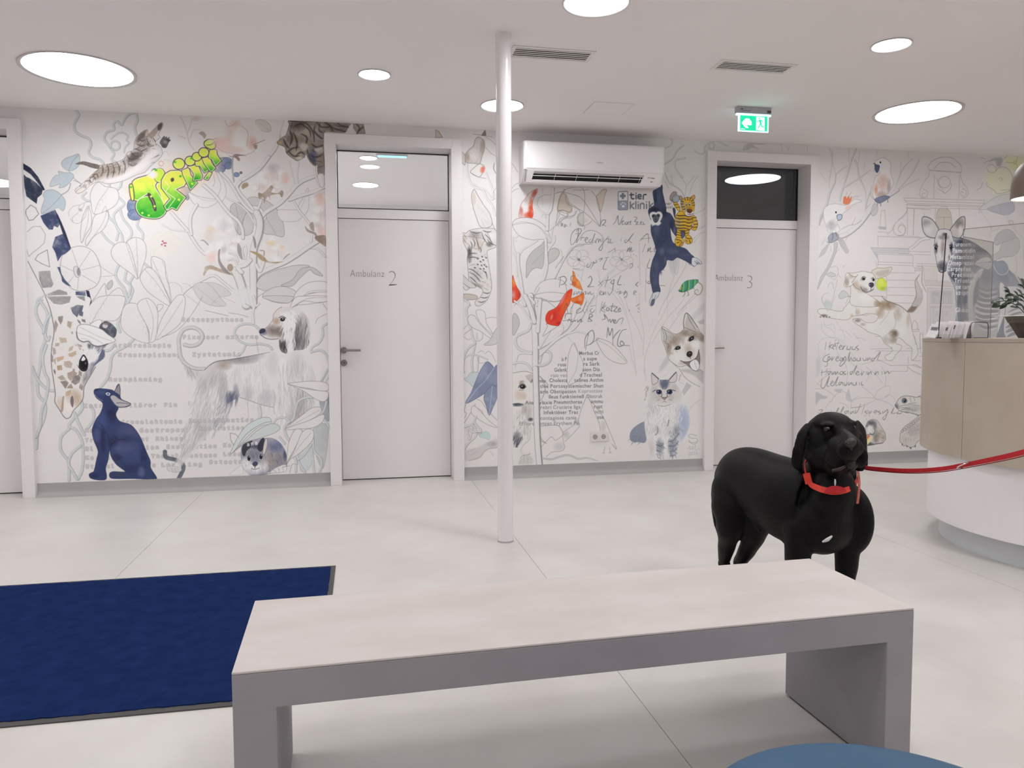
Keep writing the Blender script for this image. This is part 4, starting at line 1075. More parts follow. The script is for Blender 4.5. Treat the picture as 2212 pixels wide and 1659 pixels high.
S('880,455 700,490 560,515 450,530 390,560 345,600', 2.4, (84, 80, 86), .75, t0=.3, t1=.4); S('640,825 700,845 800,880 905,905', 1.5, (120, 116, 124), .7); S('905,760 920,830 910,900 918,960', 1.2, (120, 116, 120), .5)
fur('300,650 500,560 560,640 500,860 380,1000 230,1000', 240, 105, 90, (150, 144, 146), .38, 1.1, 10, 13); fur('560,560 860,500 900,880 620,800', 200, 95, 80, (168, 162, 164), .35, 1, 8, 14); fur('950,500 1200,500 1250,1000 940,1000', 260, 88, 100, (158, 152, 152), .38, 1.1, 8, 15)
fur('530,760 640,760 620,840 520,870', 50, 100, 70, (84, 86, 104), .5, 1.4, 10, 16); fur('200,1000 420,1000 300,1180 150,1300', 160, 112, 110, (160, 156, 156), .4, 1.1, 10, 17); fur('470,880 580,860 540,1000 430,1100', 60, 115, 70, (122, 120, 132), .45, 1.3, 12, 18); fur('1080,760 1260,720 1200,1000 1060,1020', 80, 95, 90, (130, 124, 124), .4, 1.3, 10, 19)
V('790,900 800,960 790,1010', 8, (186, 182, 180), (150, 145, 145)); S('700,850 700,900 705,1000', 1, LPEN, .6); SS('180,1200 140,1320 60,1400|110,1400 130,1430|90,1390 95,1430', 1.4, (140, 136, 138), .6)
F('40,1400 60,1380 130,1390 160,1410 130,1435 60,1425', (200, 194, 192), .9, edge=(150, 146, 146)); SS('80,1400 85,1425|105,1400 112,1430|130,1405 136,1425', 1.2, (140, 136, 138), .6)
# head
HD = '790,290 805,265 840,262 880,225 905,180 905,155 940,110 975,85 1040,90 1100,100 1160,140 1195,200 1215,280 1200,380 1160,430 1090,440 1060,440 1040,460 1000,465 965,440 950,380 945,345 880,345 820,325'
F(HD, (206, 198, 195), 1)
clip(HD)
for x, y, rx, ry, c_, a_ in ((900, 280, 80, 60, (110, 96, 92), .9), (970, 290, 60, 60, (120, 104, 98), .85), (930, 200, 40, 40, (168, 142, 122), .9), (1000, 210, 30, 50, (196, 168, 146), .8), (820, 290, 40, 35, (74, 76, 104), .95), (1000, 400, 50, 80, (86, 80, 82), .9), (1120, 330, 70, 130, (130, 122, 122), .8), (1150, 200, 60, 80, (166, 160, 158), .7), (1180, 300, 30, 110, (190, 184, 182), .7), (1090, 390, 40, 70, (96, 90, 94), .8), (1080, 130, 60, 40, (214, 208, 206), .8)): B(x, y, rx, ry, c_, a_)
fur('1040,110 1190,180 1200,400 1060,430', 170, 92, 80, (96, 90, 92), .45, 1.5, 7, 20); fur('980,120 1080,110 1080,420 1010,430', 90, 86, 120, (230, 226, 225), .85, 2.2, 6, 21, 10); fur('950,340 1010,340 1010,460 960,440', 40, 90, 50, (50, 46, 50), .6, 1.6, 8, 22)
fur('940,120 1080,110 1040,200 980,170', 40, 60, 70, (236, 232, 230), .8, 1.6, 14, 23)
clip()
S('790,290 805,265 840,260 880,225 905,182 905,155 935,112 975,87', 1.2, (110, 100, 100), .7); S('800,312 840,340 890,350 945,345', 1.6, (60, 56, 62), .8)
F('792,290 808,266 835,266 842,285 820,298 798,305', (44, 46, 66), .95); E(982, 188, 20, 16, (34, 30, 34), .95, ang=-10); E(984, 183, 5, 4, (236, 236, 240), 1); S('955,175 980,162 1008,178', 2, (50, 44, 46), .8)
MT2('Immobilisation', 215, 1030, 755, 1020); MT2('Kastration', 300, 1092, 680, 1085); MT2('Korn', 498, 1228, 650, 1226); MT2('Lobe', 498, 1300, 655, 1298); MT2('Osteotom', 385, 1365, 700, 1360)
# chinchilla
S('555,1115 590,1125 640,1160|', 1.4, PEN) if False else SS('555,1115 600,1125 640,1165|555,1115 560,1170 585,1215', 1.4, PEN, .7)
CH = '650,1210 680,1180 740,1165 830,1155 900,1155 960,1190 1005,1260 1020,1340 1010,1400 950,1420 880,1430 830,1450 770,1458 700,1440 660,1400 640,1300'
F(CH, (150, 146, 156), 1, tex=.2)
clip(CH)
for x, y, rx, ry, c_, a_ in ((920, 1220, 90, 60, (96, 100, 136), .85), (960, 1330, 60, 80, (140, 132, 134), .8), (1000, 1290, 20, 60, (70, 74, 100), .8), (880, 1330, 60, 90, (160, 142, 130), .7), (760, 1290, 80, 60, (110, 108, 122), .8), (740, 1400, 100, 60, (226, 222, 221), .95), (680, 1360, 50, 60, (222, 218, 217), .9), (830, 1380, 50, 60, (210, 204, 202), .8), (760, 1220, 70, 30, (60, 62, 74), .8)): B(x, y, rx, ry, c_, a_)
fur('860,1180 1000,1240 1010,1400 860,1420', 150, 70, 34, (104, 102, 116), .4, 1.2, 25, 24); fur('670,1240 840,1240 830,1440 680,1440', 120, 95, 26, (120, 116, 124), .35, 1, 30, 25)
clip()
F('655,1290 650,1240 668,1200 700,1180 735,1175 720,1230 690,1260 675,1300', (52, 52, 60), .95); F('775,1240 785,1200 810,1160 832,1155 835,1200 820,1250 800,1265', (50, 50, 60), .95); F('820,1270 832,1190 852,1155 858,1200 845,1260 830,1290', (206, 192, 186), .95, edge=(90, 84, 88))
T('ana', 692, 1222, 790, 1205, 60, 'mono', .01, (236, 234, 234), 1)
for x, y in ((708, 1318), (806, 1306)): E(x, y, 15, 24, (22, 24, 34), 1, edge=(200, 198, 204), ew=1.4); E(x + 3, y - 10, 4, 5, (190, 200, 220), 1)
F('735,1358 755,1345 778,1352 778,1372 757,1386 738,1375', (60, 62, 84), .95); S('757,1386 757,1402', 1.6, (60, 58, 70), .9); S('728,1402 757,1410 790,1398', 1.8, (90, 84, 92), .8); SS('745,1355 700,1385|735,1240 760,1300 755,1340', 1.2, (180, 176, 184), .5)
S('700,1448 760,1460 830,1452 900,1436', 2.6, (70, 66, 72), .7, t0=.3, t1=.3); F('550,1455 590,1415 650,1380 660,1430 640,1452', (214, 208, 206), .9, edge=(170, 164, 164)); F('880,1435 920,1400 1000,1370 1015,1410 990,1430 920,1438', (216, 210, 208), .95, edge=(140, 134, 136)); SS('905,1410 930,1432|950,1400 955,1430|985,1390 988,1425', 1.2, (130, 124, 128), .6)
# big pointed leaves
GRY = (140, 146, 152)
F('1330,830 1365,800 1365,1000 1330,1000 1280,860', (136, 142, 150), .8, tex=.3); F('1240,1050 1345,1050 1350,1180 1330,1340 1300,1400 1240,1240', (172, 174, 174), .8, tex=.3, edge=GRY); F('1130,1230 1210,1200 1230,1300 1200,1400 1130,1420', (184, 190, 192), .7, edge=GRY)
F('560,1285 600,1180 680,1060 780,1000 860,985 890,1010 880,1040 800,1060 700,1140', (196, 200, 199), .95, edge=PEN, tex=.2); S('585,1270 680,1130 800,1045 885,1020', 1.2, PEN)
F('585,1265 680,1180 780,1090 880,1040 940,1045 960,1080 900,1120 780,1160 680,1195', (190, 194, 192), .95, edge=PEN, tex=.2)
V('1230,820 1160,830 1110,860 1085,930 1070,1000 1020,1040', 5.4); V('910,1030 940,995 1000,990 1040,1025', 5); V('1040,1020 1000,1060 1010,1130 1040,1180', 6); V('1100,1240 1110,1340 1160,1430|', 6) if False else VV('1100,1240 1110,1340 1165,1435|1040,1290 1090,1330 1090,1430|1230,1150 1240,1260 1290,1320 1300,1380 1280,1440|1215,1210 1160,1290 1110,1330|1340,860 1320,930 1290,960|1310,990 1365,1070|1220,1240 1230,1340 1240,1440|960,1150 1000,1200', 5.4)
leaf('1025,712 1100,700 1200,692 1300,695 1355,720 1352,765 1290,770 1200,750 1100,735', None); leaf('1025,712 1150,750 1290,770 1352,780 1350,830 1310,858 1240,830 1150,770', None)
leaf('1000,1085 1060,1030 1150,960 1220,910 1290,905 1290,950 1220,1000 1120,1040', '1010,1078 1150,1000 1285,925', side=False); leaf('1000,1085 1100,1045 1200,1010 1300,965 1325,975 1300,1030 1230,1070 1120,1080', None)
leaf('1015,1365 1030,1200 1080,1090 1130,1085 1140,1120 1080,1240 1030,1330', None); leaf('1015,1365 1080,1250 1140,1110 1200,1080 1235,1105 1220,1180 1130,1270 1040,1330', '1020,1360 1120,1220 1215,1110', side=False)
VV('1300,1100 1290,1075 1310,1060 1330,1080', 2.4); SS('1040,1440 1060,1370 1100,1370|980,1390 1040,1380|1250,220 1270,180 1345,140|1310,60 1345,110', 1.2, PEN, .6)
VV('1345,600 1300,680|1365,640 1330,700', 4)

# ---------------- middle panel: pepper plant, cat, dog, prescription, gibbon, toy tiger, chameleon, husky, tabby
fr(980, 260, 4.146)
RED = (196, 62, 40); ORA = (216, 112, 52)
SS('285,150 330,175 375,220|285,240 330,290 375,320|175,122 350,150|520,380 560,440 575,465|520,610 545,580 580,560|520,645 550,620 585,610', 1, PEN, .6)
F('250,135 262,115 282,88 290,135', (130, 112, 100), .9, edge=DK, L=True)
F('105,310 130,270 175,230 195,170 225,148 265,180 278,240 258,310 232,390 190,385 120,380 105,350', (192, 184, 180), .95, edge=(110, 98, 92), ew=1.2, tex=.2)
B(255, 240, 28, 90, (150, 132, 118), .8, 8); B(120, 330, 30, 60, (158, 140, 128), .7); B(180, 300, 50, 70, (214, 207, 203), .8); fur('120,320 250,180 240,360 130,370', 30, 60, 40, (150, 140, 134), .35, .8, 20, 31)
F('60,282 100,310 100,400 65,360', (186, 176, 170), .8, edge=PEN)
V('118,390 125,470 150,550 190,600 260,625 300,700 345,760 375,850', 4.4, BR, BE); V('160,560 230,600 290,630 345,710', 3.6, BR, BE); V('365,700 350,620 310,520 290,470', 4, BR, BE); V('378,600 350,640 350,710', 4, BR, BE)
F('150,460 165,440 200,410 230,390 262,400 275,430 235,505 190,490 155,470', (212, 204, 201), .95, edge=PEN, ew=1.2); B(258, 440, 26, 42, (206, 110, 92), .9, 20); S('150,465 180,490 235,510 290,520', 1, PEN)
F('160,700 165,650 185,618 215,670 270,760 320,830 345,920 320,955 270,965 230,940 200,860 175,780', (208, 201, 198), .95, edge=(104, 94, 90), ew=1.2); B(180, 700, 22, 80, (186, 172, 156), .8); fur('180,650 330,900 250,940', 26, 60, 60, (160, 152, 148), .35, .8, 12, 32)
S('345,920 370,975', 1.2, PEN); S('365,385 358,430 375,470', 2, PEN)
# cat hanging upside down on the branch
CC = '68,1005 110,1010 140,985 210,970 280,965 380,985 382,1120 340,1150 305,1165 300,1200 310,1260 320,1330 335,1420 340,1500 320,1570 290,1620 240,1659 200,1659 195,1620 240,1580 260,1520 180,1480 120,1520 90,1500 72,1440 130,1440 128,1330 120,1250 125,1180 95,1110 68,1050'
F(CC, (204, 197, 194), 1, edge=(96, 88, 88), ew=1)
clip(CC)
for x, y, rx, ry, c_, a_ in ((190, 1030, 70, 50, (140, 132, 130), .7), (140, 1200, 30, 90, (70, 66, 68), .85), (220, 1110, 60, 70, (178, 160, 144), .5), (200, 1380, 70, 100, (170, 162, 158), .6), (270, 1290, 50, 90, (214, 208, 205), .7), (190, 1490, 80, 40, (110, 102, 98), .85), (340, 1040, 50, 60, (218, 212, 210), .8), (320, 1110, 40, 30, (100, 94, 96), .8), (90, 1060, 30, 60, (180, 164, 152), .6)): B(x, y, rx, ry, c_, a_)
for q in ('170,1060 190,1100 180,1140', '200,1050 215,1100 230,1170', '150,1080 165,1120 160,1160', '230,1130 245,1160 240,1185', '130,1200 170,1190 210,1195', '135,1230 180,1225 230,1235', '135,1270 160,1260', '140,1300 190,1290', '130,1330 170,1340 220,1380 250,1410', '135,1360 180,1380 220,1420 240,1450', '140,1400 170,1420 210,1460', '150,1430 190,1470', '250,1440 290,1460', '110,1480 150,1500', '140,990 200,1010 250,1000', '260,985 300,1000 340,995', '280,1020 320,1060 350,1110', '300,1010 330,1060', '250,1000 270,1060 300,1100', '300,1060 330,1100 380,1120', '150,1000 190,1040', '255,1340 290,1370 300,1420', '270,1500 310,1520', '262,1540 300,1550 325,1540', '240,1585 280,1590 310,1580', '215,1620 250,1630 285,1615', '90,1020 120,1060', '75,1040 110,1090'):
    S(q, 2.3, (72, 66, 68), .8, t0=.3, t1=.3)
for x, y in ((215, 1240), (240, 1265), (265, 1250), (250, 1300), (275, 1295), (240, 1330), (270, 1330), (285, 1360), (190, 1320), (290, 1230), (215, 1290), (255, 1220), (292, 1310)): E(x, y, 10, 6, (84, 76, 76), .8, ang=30)
fur('130,1180 310,1180 330,1500 130,1460', 80, 60, 22, (110, 102, 100), .4, .9, 40, 33)
clip()
F('68,1040 130,1110 165,1140 230,1150 260,1100 270,1060', None, 0, edge=(120, 112, 110)); F('72,1380 130,1430 200,1490 150,1500 100,1470 72,1440', (196, 189, 187), .95, edge=(100, 92, 92)); F('72,1600 75,1560 130,1555 205,1570 205,1600 110,1608', (184, 172, 164), .95, edge=(90, 82, 80)); S('120,1610 150,1659', 2, PEN)
# pepper plant
P1 = '588,870 590,810 605,750 640,700 680,650 735,617 750,615 745,650 715,700 705,760 712,830 700,875 640,870'
F(P1, (214, 206, 203), 1, edge=(150, 70, 56), ew=1); clip(P1); B(690, 780, 30, 120, (206, 84, 54), 1, 4); B(725, 650, 30, 50, (168, 62, 54), 1, 30); B(680, 850, 70, 40, (204, 70, 48), 1); B(605, 820, 22, 60, (180, 80, 70), .8); B(650, 720, 30, 50, (160, 150, 146), .6); B(640, 780, 30, 60, (222, 214, 211), .9); clip()
leaf('525,930 560,885 640,870 720,885 800,930 850,1000 865,1100 800,1065 700,1070 600,1040 550,990', '530,935 680,920 780,970 860,1090', side=False); S('525,940 560,920 640,910 760,950 850,1040', .9, PEN, .5)
V('890,610 885,700 870,800 845,850 840,980', 8, BR, BE); V('800,610 790,680 795,760', 2, BR, BE); V('870,660 800,665 755,700 745,760 790,820 850,840', 4.2, BR, BE); V('905,645 980,640 1060,655 1161,710', 3.4, BR, BE)
V('930,810 940,850 900,930 880,1010 870,1090', 3.6, BR, BE); V('1100,810 1060,860 980,880 930,920 860,980', 4.2, BR, BE); V('825,870 800,830 790,860', 3, BR, BE)
F('930,800 945,700 975,640 1000,620 1010,700 1030,760 1060,800 1040,830 990,810', (190, 174, 160), .9, edge=BRN, tex=.3); S('930,805 960,840 1010,860 1020,830', 1.1, PEN)
leaf('1000,620 1161,615 1161,830 1100,780 1040,740 1005,700', None); leaf('1110,880 1130,840 1161,830 1161,940 1125,930', None, fill=(196, 190, 187))
V('530,1050 535,1130 560,1200 580,1250', 4, BR, BE); V('560,1080 545,1060 575,1040', 3, BR, BE); V('750,1075 700,1110 620,1160 585,1220', 4, BR, BE); V('580,1200 580,1300 600,1420 620,1560 640,1659', 8, BR, BE); V('530,1190 560,1260 570,1400', 3, BR, BE)
V('825,1070 830,1200 835,1300 815,1400 790,1450', 8, BR, BE); V('905,1040 900,1090 860,1140 850,1170', 5, BR, BE)
leaf('810,1095 790,1110 700,1180 655,1260 650,1350 652,1410 690,1350 740,1320 800,1310', '805,1180 700,1290', fill=(182, 177, 176), side=False); leaf('850,1180 890,1145 930,1150 948,1190 920,1240 880,1270 850,1280', None, fill=(188, 182, 178))
V('955,1160 970,1220 960,1270', 4, BR, BE); V('1161,1110 1080,1130 1020,1190 960,1300 905,1410', 4.4, BR, BE)
leaf('725,1570 740,1500 800,1440 900,1420 990,1450 1005,1560 900,1545 800,1550', None); leaf('725,1570 800,1545 900,1540 1005,1560 960,1610 880,1625 790,1610', None)
P2 = '526,1395 545,1440 565,1490 590,1530 600,1570 580,1605 545,1625 526,1615'
F(P2, (208, 70, 52), 1, edge=(150, 50, 40)); clip(P2); B(540, 1450, 24, 60, (224, 130, 50), .9); B(535, 1560, 26, 50, (206, 150, 150), .9); B(585, 1570, 20, 50, (170, 40, 40), .8); clip()
V('640,1659 650,1610 720,1560 760,1500', 4.4, BR, BE); V('745,1659 750,1600 800,1605', 6, BR, BE); SS('526,1628 560,1640 590,1659|540,1659 600,1610', 1.1, PEN, .7)
SS('1161,1130 1060,1140 1020,1190 1020,1260 1070,1330 1161,1340|1161,1250 1060,1240|1130,1250 1090,1200', .8, LPEN, .45); E(1122, 1248, 12, 12, (120, 114, 116), .8)
SS('1060,1345 1110,1380 1161,1440', .8, LPEN, .5)
fr(980, 640, 3.95)
V('515,160 600,230 650,290 640,300|', 1) if False else None
V('660,0 665,100 690,240 700,400 700,560 702,700 708,900 712,1100 722,1300 740,1500', 15, (208, 202, 200), BE, .8, .85)
V('610,0 640,60 670,140 690,220', 12, BR, BE); V('740,30 730,140 720,300', 10, BR, BE); V('650,10 690,60', 7, BR, BE); V('520,40 570,80 620,150 670,230', 4.4, BR, BE)
leaf('505,160 540,160 562,230 540,290 505,330', None, fill=(184, 178, 178)); V('660,240 640,290 580,320 535,345 530,400 560,450 620,475 665,480', 6.4, (190, 185, 184), BE); V('665,490 560,490 530,560 510,640', 5, BR, BE); V('505,575 580,565 640,590 670,650', 5, (194, 189, 188), BE)
V('735,560 760,480 800,470 830,500 815,560 760,590 725,590', 6.4, (186, 180, 180), BE)
V('730,440 800,400 870,350 930,300 980,250 1030,130 1050,60', 9, BR, BE); V('740,500 800,440 880,370 960,320 1040,260 1090,180 1150,60 1190,0', 7, BR, BE); V('850,250 800,330 740,430', 5, BR, BE); V('930,300 930,250 900,220', 4, BR, BE); V('980,320 1060,300 1150,330', 4, BR, BE)
SS('660,10 740,20 860,45 950,30|780,30 860,90 890,140', 1.2, PEN, .7)
F('760,340 800,260 790,235 870,250 880,260 820,300', (212, 206, 204), .9, edge=PEN)
P3_ = '785,180 810,130 880,90 950,-20 1000,-60 1010,-40 990,60 960,110 930,180 905,240 880,252 800,232'
F(P3_, (208, 62, 44), 1, edge=(150, 46, 38), ew=1.2); clip(P3_); B(960, 60, 40, 140, (226, 96, 40), .9, 25); B(930, 20, 20, 90, (214, 120, 130), .8, 28); B(850, 170, 40, 60, (190, 40, 34), .8, 30); B(835, 175, 14, 36, (226, 130, 110), .8, 15); B(900, 230, 40, 20, (160, 34, 34), .8); clip()
F('1004,20 1030,10 1075,-10 1108,-30 1110,20 1090,75 1050,62 1010,45', (222, 112, 46), 1, edge=(160, 60, 40), ew=1.1); B(1078, 20, 18, 26, (206, 150, 130), .9); B(1060, 50, 40, 18, (196, 70, 44), .8)
leaf('1015,80 1040,60 1085,78 1060,120 1030,190 1000,240', None); leaf('1025,400 1060,470 1105,570 1100,650 1070,710 975,750 970,600 985,480', '1028,410 1060,500 1040,640 980,740', side=False)
leaf('1215,365 1280,370 1350,405 1422,480 1480,560 1422,575 1330,540 1270,480', '1220,370 1330,430 1470,555', side=False)
V('975,350 1010,390 1025,410', 2.4, BR, BE)
# lower left corner of the panel: curls, blue leaf
V('75,20 130,60 110,110 115,170 150,290 165,360 185,400 170,470 155,560 160,650', 5.6, (180, 180, 180), (138, 134, 136)); V('185,400 130,440 95,500 80,600 85,650', 5.6, (180, 180, 180), (138, 134, 136)); V('245,310 240,360 200,375 195,320', 4, (196, 192, 191), BE); VV('80,540 140,500 220,510 290,540|210,520 205,640', 3.4)
leaf('120,200 140,160 180,170 220,230 330,350 300,350 230,300 150,260', None); leaf('190,130 240,118 270,150 280,230 340,330 230,230', None); SS('75,290 120,240|85,330 120,300 150,280|80,340 120,370 150,360|275,190 320,180 370,185|210,480 240,465 260,480|205,520 220,570 280,560|270,490 300,470 330,500 360,560', 1.1, PEN, .6)
leaf('260,415 310,370 370,270 370,400', None, fill=(190, 184, 184), side=False); F('80,700 110,695 150,650 215,655 200,720 170,770 130,740', (178, 190, 192), .7, edge=LPEN)
BLF = '285,558 330,590 345,610 372,595 372,770 330,760 262,830 105,915 150,820 190,720 235,620'
F(BLF, (120, 126, 150), 1, L=False, edge=(78, 82, 106), ew=1.2, tex=.3); clip(BLF); B(240, 650, 50, 110, (150, 156, 176), .6, 25); B(330, 700, 60, 60, (140, 144, 166), .5); B(170, 830, 60, 60, (134, 140, 164), .6); clip()
F('330,762 372,790 372,860 330,960 302,1015 275,930 258,880 270,820', (126, 132, 154), 1, edge=(78, 82, 106), ew=1.2, tex=.3); SS('345,610 270,720 200,790 110,910|330,765 318,880 303,1010', 1.4, (190, 194, 206), .8)
SS('105,915 90,980 110,1000 85,1050|185,920 160,970 85,1090|190,950 240,980 260,1040|205,880 240,900 280,960 372,1060', 1.2, PEN, .7); leaf('185,940 150,960 160,1010 230,1060 300,1100 372,1120 300,1060', None); V('190,1030 180,1080 230,1140 220,1170 150,1150 120,1120 130,1220 150,1180 165,1090', 5, (184, 182, 182), BE); V('90,1120 160,1100 200,1180 120,1260 90,1310|', 5) if False else V('90,1120 160,1100 195,1180 120,1260 90,1310', 5, (184, 182, 182), BE)
F('218,1185 250,1160 290,1155 312,1190 305,1225 280,1215 235,1205', (176, 194, 188), .85, edge=(150, 168, 164), tex=.3); S('190,1165 240,1165', 1.4, PEN)
F('90,1400 100,1320 200,1290 300,1240 372,1215 372,1290 280,1310 220,1380 140,1400', (192, 185, 183), .9, tex=.2, soft=1); S('130,1400 220,1375 280,1310 372,1290', 1.6, (120, 114, 114), .6); B(320, 1260, 60, 30, (150, 144, 144), .6); SS('120,1330 180,1300|140,1360 200,1320|310,1320 340,1360', 1, LPEN, .6)
# dog behind the plant, its sketched hind leg
DG_ = '505,650 560,640 640,645 670,660 670,1050 660,1060 672,1420 640,1300 600,1190 560,1200 505,1280'
F(DG_, (212, 205, 202), .9, soft=1)
clip('505,640 680,640 680,1290 505,1290', True)
for x, y, rx, ry, c_, a_ in ((560, 840, 50, 60, (196, 176, 160), .7), (580, 730, 30, 20, (150, 130, 118), .7), (600, 850, 30, 40, (190, 168, 152), .6), (545, 925, 60, 18, (70, 72, 80), .85), (640, 980, 40, 110, (176, 168, 164), .7), (600, 960, 30, 60, (150, 144, 144), .6), (540, 1210, 50, 70, (100, 98, 106), .85), (620, 1140, 50, 60, (190, 184, 182), .6), (655, 1050, 30, 20, (60, 60, 66), .8)): B(x, y, rx, ry, c_, a_)
fur('510,960 660,960 660,1180 510,1260', 90, 110, 36, (140, 134, 134), .5, 1, 20, 34); fur('510,1190 600,1180 540,1280', 30, 110, 50, (60, 60, 70), .6, 1.6, 10, 35)
clip()
E(588, 772, 26, 20, (62, 56, 58), .95); E(590, 773, 17, 15, (22, 20, 24), 1); E(584, 768, 5, 4, (220, 216, 216), 1); S('552,780 570,752 600,750 618,775', 2, DK, .8); SS('560,745 590,725|560,800 600,800', 1.6, BRN, .7); S('505,920 550,915 590,925', 2, DK, .8)
SS('505,655 600,640 665,655 730,680 780,730 805,755|615,680 640,715 665,740|740,685 770,740 780,800 760,860 740,890', 1.5, (128, 120, 118), .8); F('615,685 670,665 670,740', (178, 166, 158), .7)
V('650,1150 640,1220 590,1270 570,1320 610,1350 650,1340', 3.6, BR, BE); SS('740,1200 760,1230 790,1255 745,1235|740,1110 840,1100 900,1110 940,1180|570,1380 590,1360 650,1350|600,1365 600,1420|630,1365 632,1420|575,1400 560,1430', 1.5, (128, 120, 118), .75); F('560,1430 570,1385 640,1360 672,1380 672,1430', (184, 178, 176), .7, soft=1)
S('770,1385 840,1390 900,1370 980,1355 1060,1385 1140,1380 1230,1405', 5, (172, 166, 165), .8, t1=.4); SS('745,1290 830,1200 870,1230 935,1180|790,1370 840,1330 920,1320 948,1290 935,1240 930,1170|930,1160 1020,1100 1040,1050|950,1240 1040,1150 1075,1100 1065,1060 1090,960 1140,840', 1.3, (136, 128, 127), .75)
B(900, 1280, 60, 50, (184, 178, 176), .6); B(960, 1180, 40, 40, (176, 170, 168), .6); B(1050, 1070, 20, 40, (160, 154, 153), .6)
SS('1140,840 1190,960 1240,1080 1250,1150|1160,880 1270,1020 1330,1150 1390,1300 1350,1260|1290,1285 1280,1335|1330,1290 1335,1335|1360,1270 1385,1305|1270,1340 1290,1335|1325,1338 1345,1332', 1.3, (136, 128, 127), .75); B(1275, 1110, 30, 60, (178, 172, 170), .6)
fr(1200, 380, 5.53); F('205,1132 222,1150 242,1215 282,1258 326,1368 250,1335 198,1300 206,1210', (220, 128, 62), 1, L=True, edge=(186, 84, 50), ew=1.1); B(225, 1290, 30, 40, (206, 86, 50), .8); B(270, 1280, 26, 40, (228, 150, 84), .8); fr(980, 640, 3.95)
# printed list of diseases in bold serif-like letters
def ST(s, x, y, x2, y2, c=(104, 98, 100), a=.9, h=44): T(s, x, y, x2, y2, h, 'sans', 0.012, c, a)
ST('Morbus Cr', 1070, 500, 1245, 498); ST('s supe', 1105, 547, 1225, 545); ST('is P', 920, 552, 968, 550); ST('rosa', 888, 598, 962, 596); ST('ra Sark', 1105, 592, 1248, 590); ST('Gelenk', 858, 643, 968, 641); ST('sion Dis', 1100, 640, 1250, 638)
ST('rsio ven', 828, 690, 972, 688, (140, 134, 134)); ST('d Tracheal', 1075, 686, 1265, 684); ST('Anämie', 655, 738, 790, 736); ST('Cholesta', 815, 732, 972, 731); ST('telines Asthm', 1030, 730, 1278, 728); ST('thie Portosystemischer Shun', 738, 782, 1278, 777)
ST('aris Obstipation', 738, 828, 1045, 826); ST('Koprostase', 1060, 824, 1272, 820, (150, 144, 144)); ST('Ileus funktionell', 808, 872, 1112, 868); ST('Obstruk', 1130, 868, 1272, 866, (130, 124, 124)); ST('Anaphylaxie', 610, 922, 842, 920); ST('Pneumothorax', 855, 918, 1100, 914); ST('ommu', 1170, 912, 1275, 910)
ST('rebri Cruciate liga', 738, 962, 1085, 958, (130, 124, 124)); ST('rupt', 1195, 956, 1272, 954); ST('Infektiöser Trac', 765, 1006, 1065, 1003); ST('nchi', 1200, 1000, 1278, 998, (130, 124, 124)); ST('contagiosa canis', 738, 1054, 1048, 1050, (130, 124, 124)); ST('ose', 1225, 1046, 1282, 1044); ST('Effloreszenzen Erythem Pu', 557, 1102, 1070, 1096, (130, 124, 124))
V('700,620 704,760 708,900 712,1100 722,1300 740,1500', 14, (208, 202, 200), BE, .8, .85)

# tree behind gibbon and husky, prescription handwriting
fr(1300, 640, 4.146)
TRG = (160, 154, 153)
SS('120,0 180,90 230,200 262,330 285,500 310,700|210,0 235,110 300,240 345,340 360,400|380,340 345,150 335,0|380,350 372,450 368,530|380,700 385,560 420,440 470,300 540,180 600,60 640,0|450,420 520,300 600,180 700,70 750,0|395,760 385,640|600,300 640,240 700,160 760,100|250,450 270,560 300,650', 1.1, TRG, .55)
SS('590,40 585,180|460,200 420,320|505,640 600,560 640,480|560,720 620,660|310,0 330,120', .8, TRG, .4)
F('510,680 560,560 640,480 620,560 560,640', (186, 181, 180), .7, soft=1); F('735,890 720,850 760,770 805,800', (176, 172, 172), .8, L=True); F('855,230 915,200 915,250 880,250', (176, 171, 170), .8, L=True); F('790,190 915,60 915,120 830,210', (190, 185, 184), .6, soft=1)
F('700,660 790,650 870,640 920,600 920,775 840,720 780,690', (176, 170, 168), .75, soft=1); SS('780,1030 830,960 905,920|690,740 720,690|700,770 740,790|640,900 720,860', 1, TRG, .6)
fr(1200, 380, 5.53)
SS('1320,10 1360,100 1440,130 1500,180 1540,240|1540,260 1560,130 1530,60 1480,0|1560,130 1610,60 1660,0|1600,220 1640,100 1700,0|1640,460 1740,420 1800,380|1640,760 1720,690 1800,670|1650,800 1720,710|1400,1000 1440,1180 1480,1060|1450,1659 1600,1480 1700,1380|1330,1480 1380,1300 1420,1200|1000,800 1010,1300|1080,1100 1075,1500|1600,980 1500,1180 1300,1500 1230,1659|1700,1420 1500,1600', 1.5, TRG, .55)
SS('1380,0 1400,100|1700,640 1800,590', 5, (182, 180, 180), .5); F('1350,1010 1480,980 1430,1160 1400,1190', (180, 180, 182), .6, soft=2)
F('490,240 530,200 560,165 610,165 590,230 560,360 535,430 500,330', (198, 184, 170), .85, edge=BRN, tex=.3); F('30,370 60,250 90,210 130,230 160,330 200,370 170,430 90,410 30,410', (192, 178, 166), .85, edge=BRN, tex=.3)
SS('0,215 60,190 160,210 300,260 400,390 470,500 530,605|430,180 490,260 530,400 540,600|215,165 300,170 400,165|120,240 140,330 240,380 350,440 530,605|30,410 20,480 5,600|40,420 100,440 155,460 130,490 60,510 20,590|240,420 220,470 100,510 30,600|290,440 260,490 280,560 340,590 400,570 430,540|260,540 280,590 350,605 340,640|250,800 340,680 420,650 500,670 560,720|0,1230 100,1020 240,840 330,820 440,810|0,1100 100,960|210,1110 290,1110', 1.3, PEN, .6)
E(240, 390, 10, 10, (196, 186, 176), .5); B(340, 530, 60, 40, (190, 180, 172), .4)
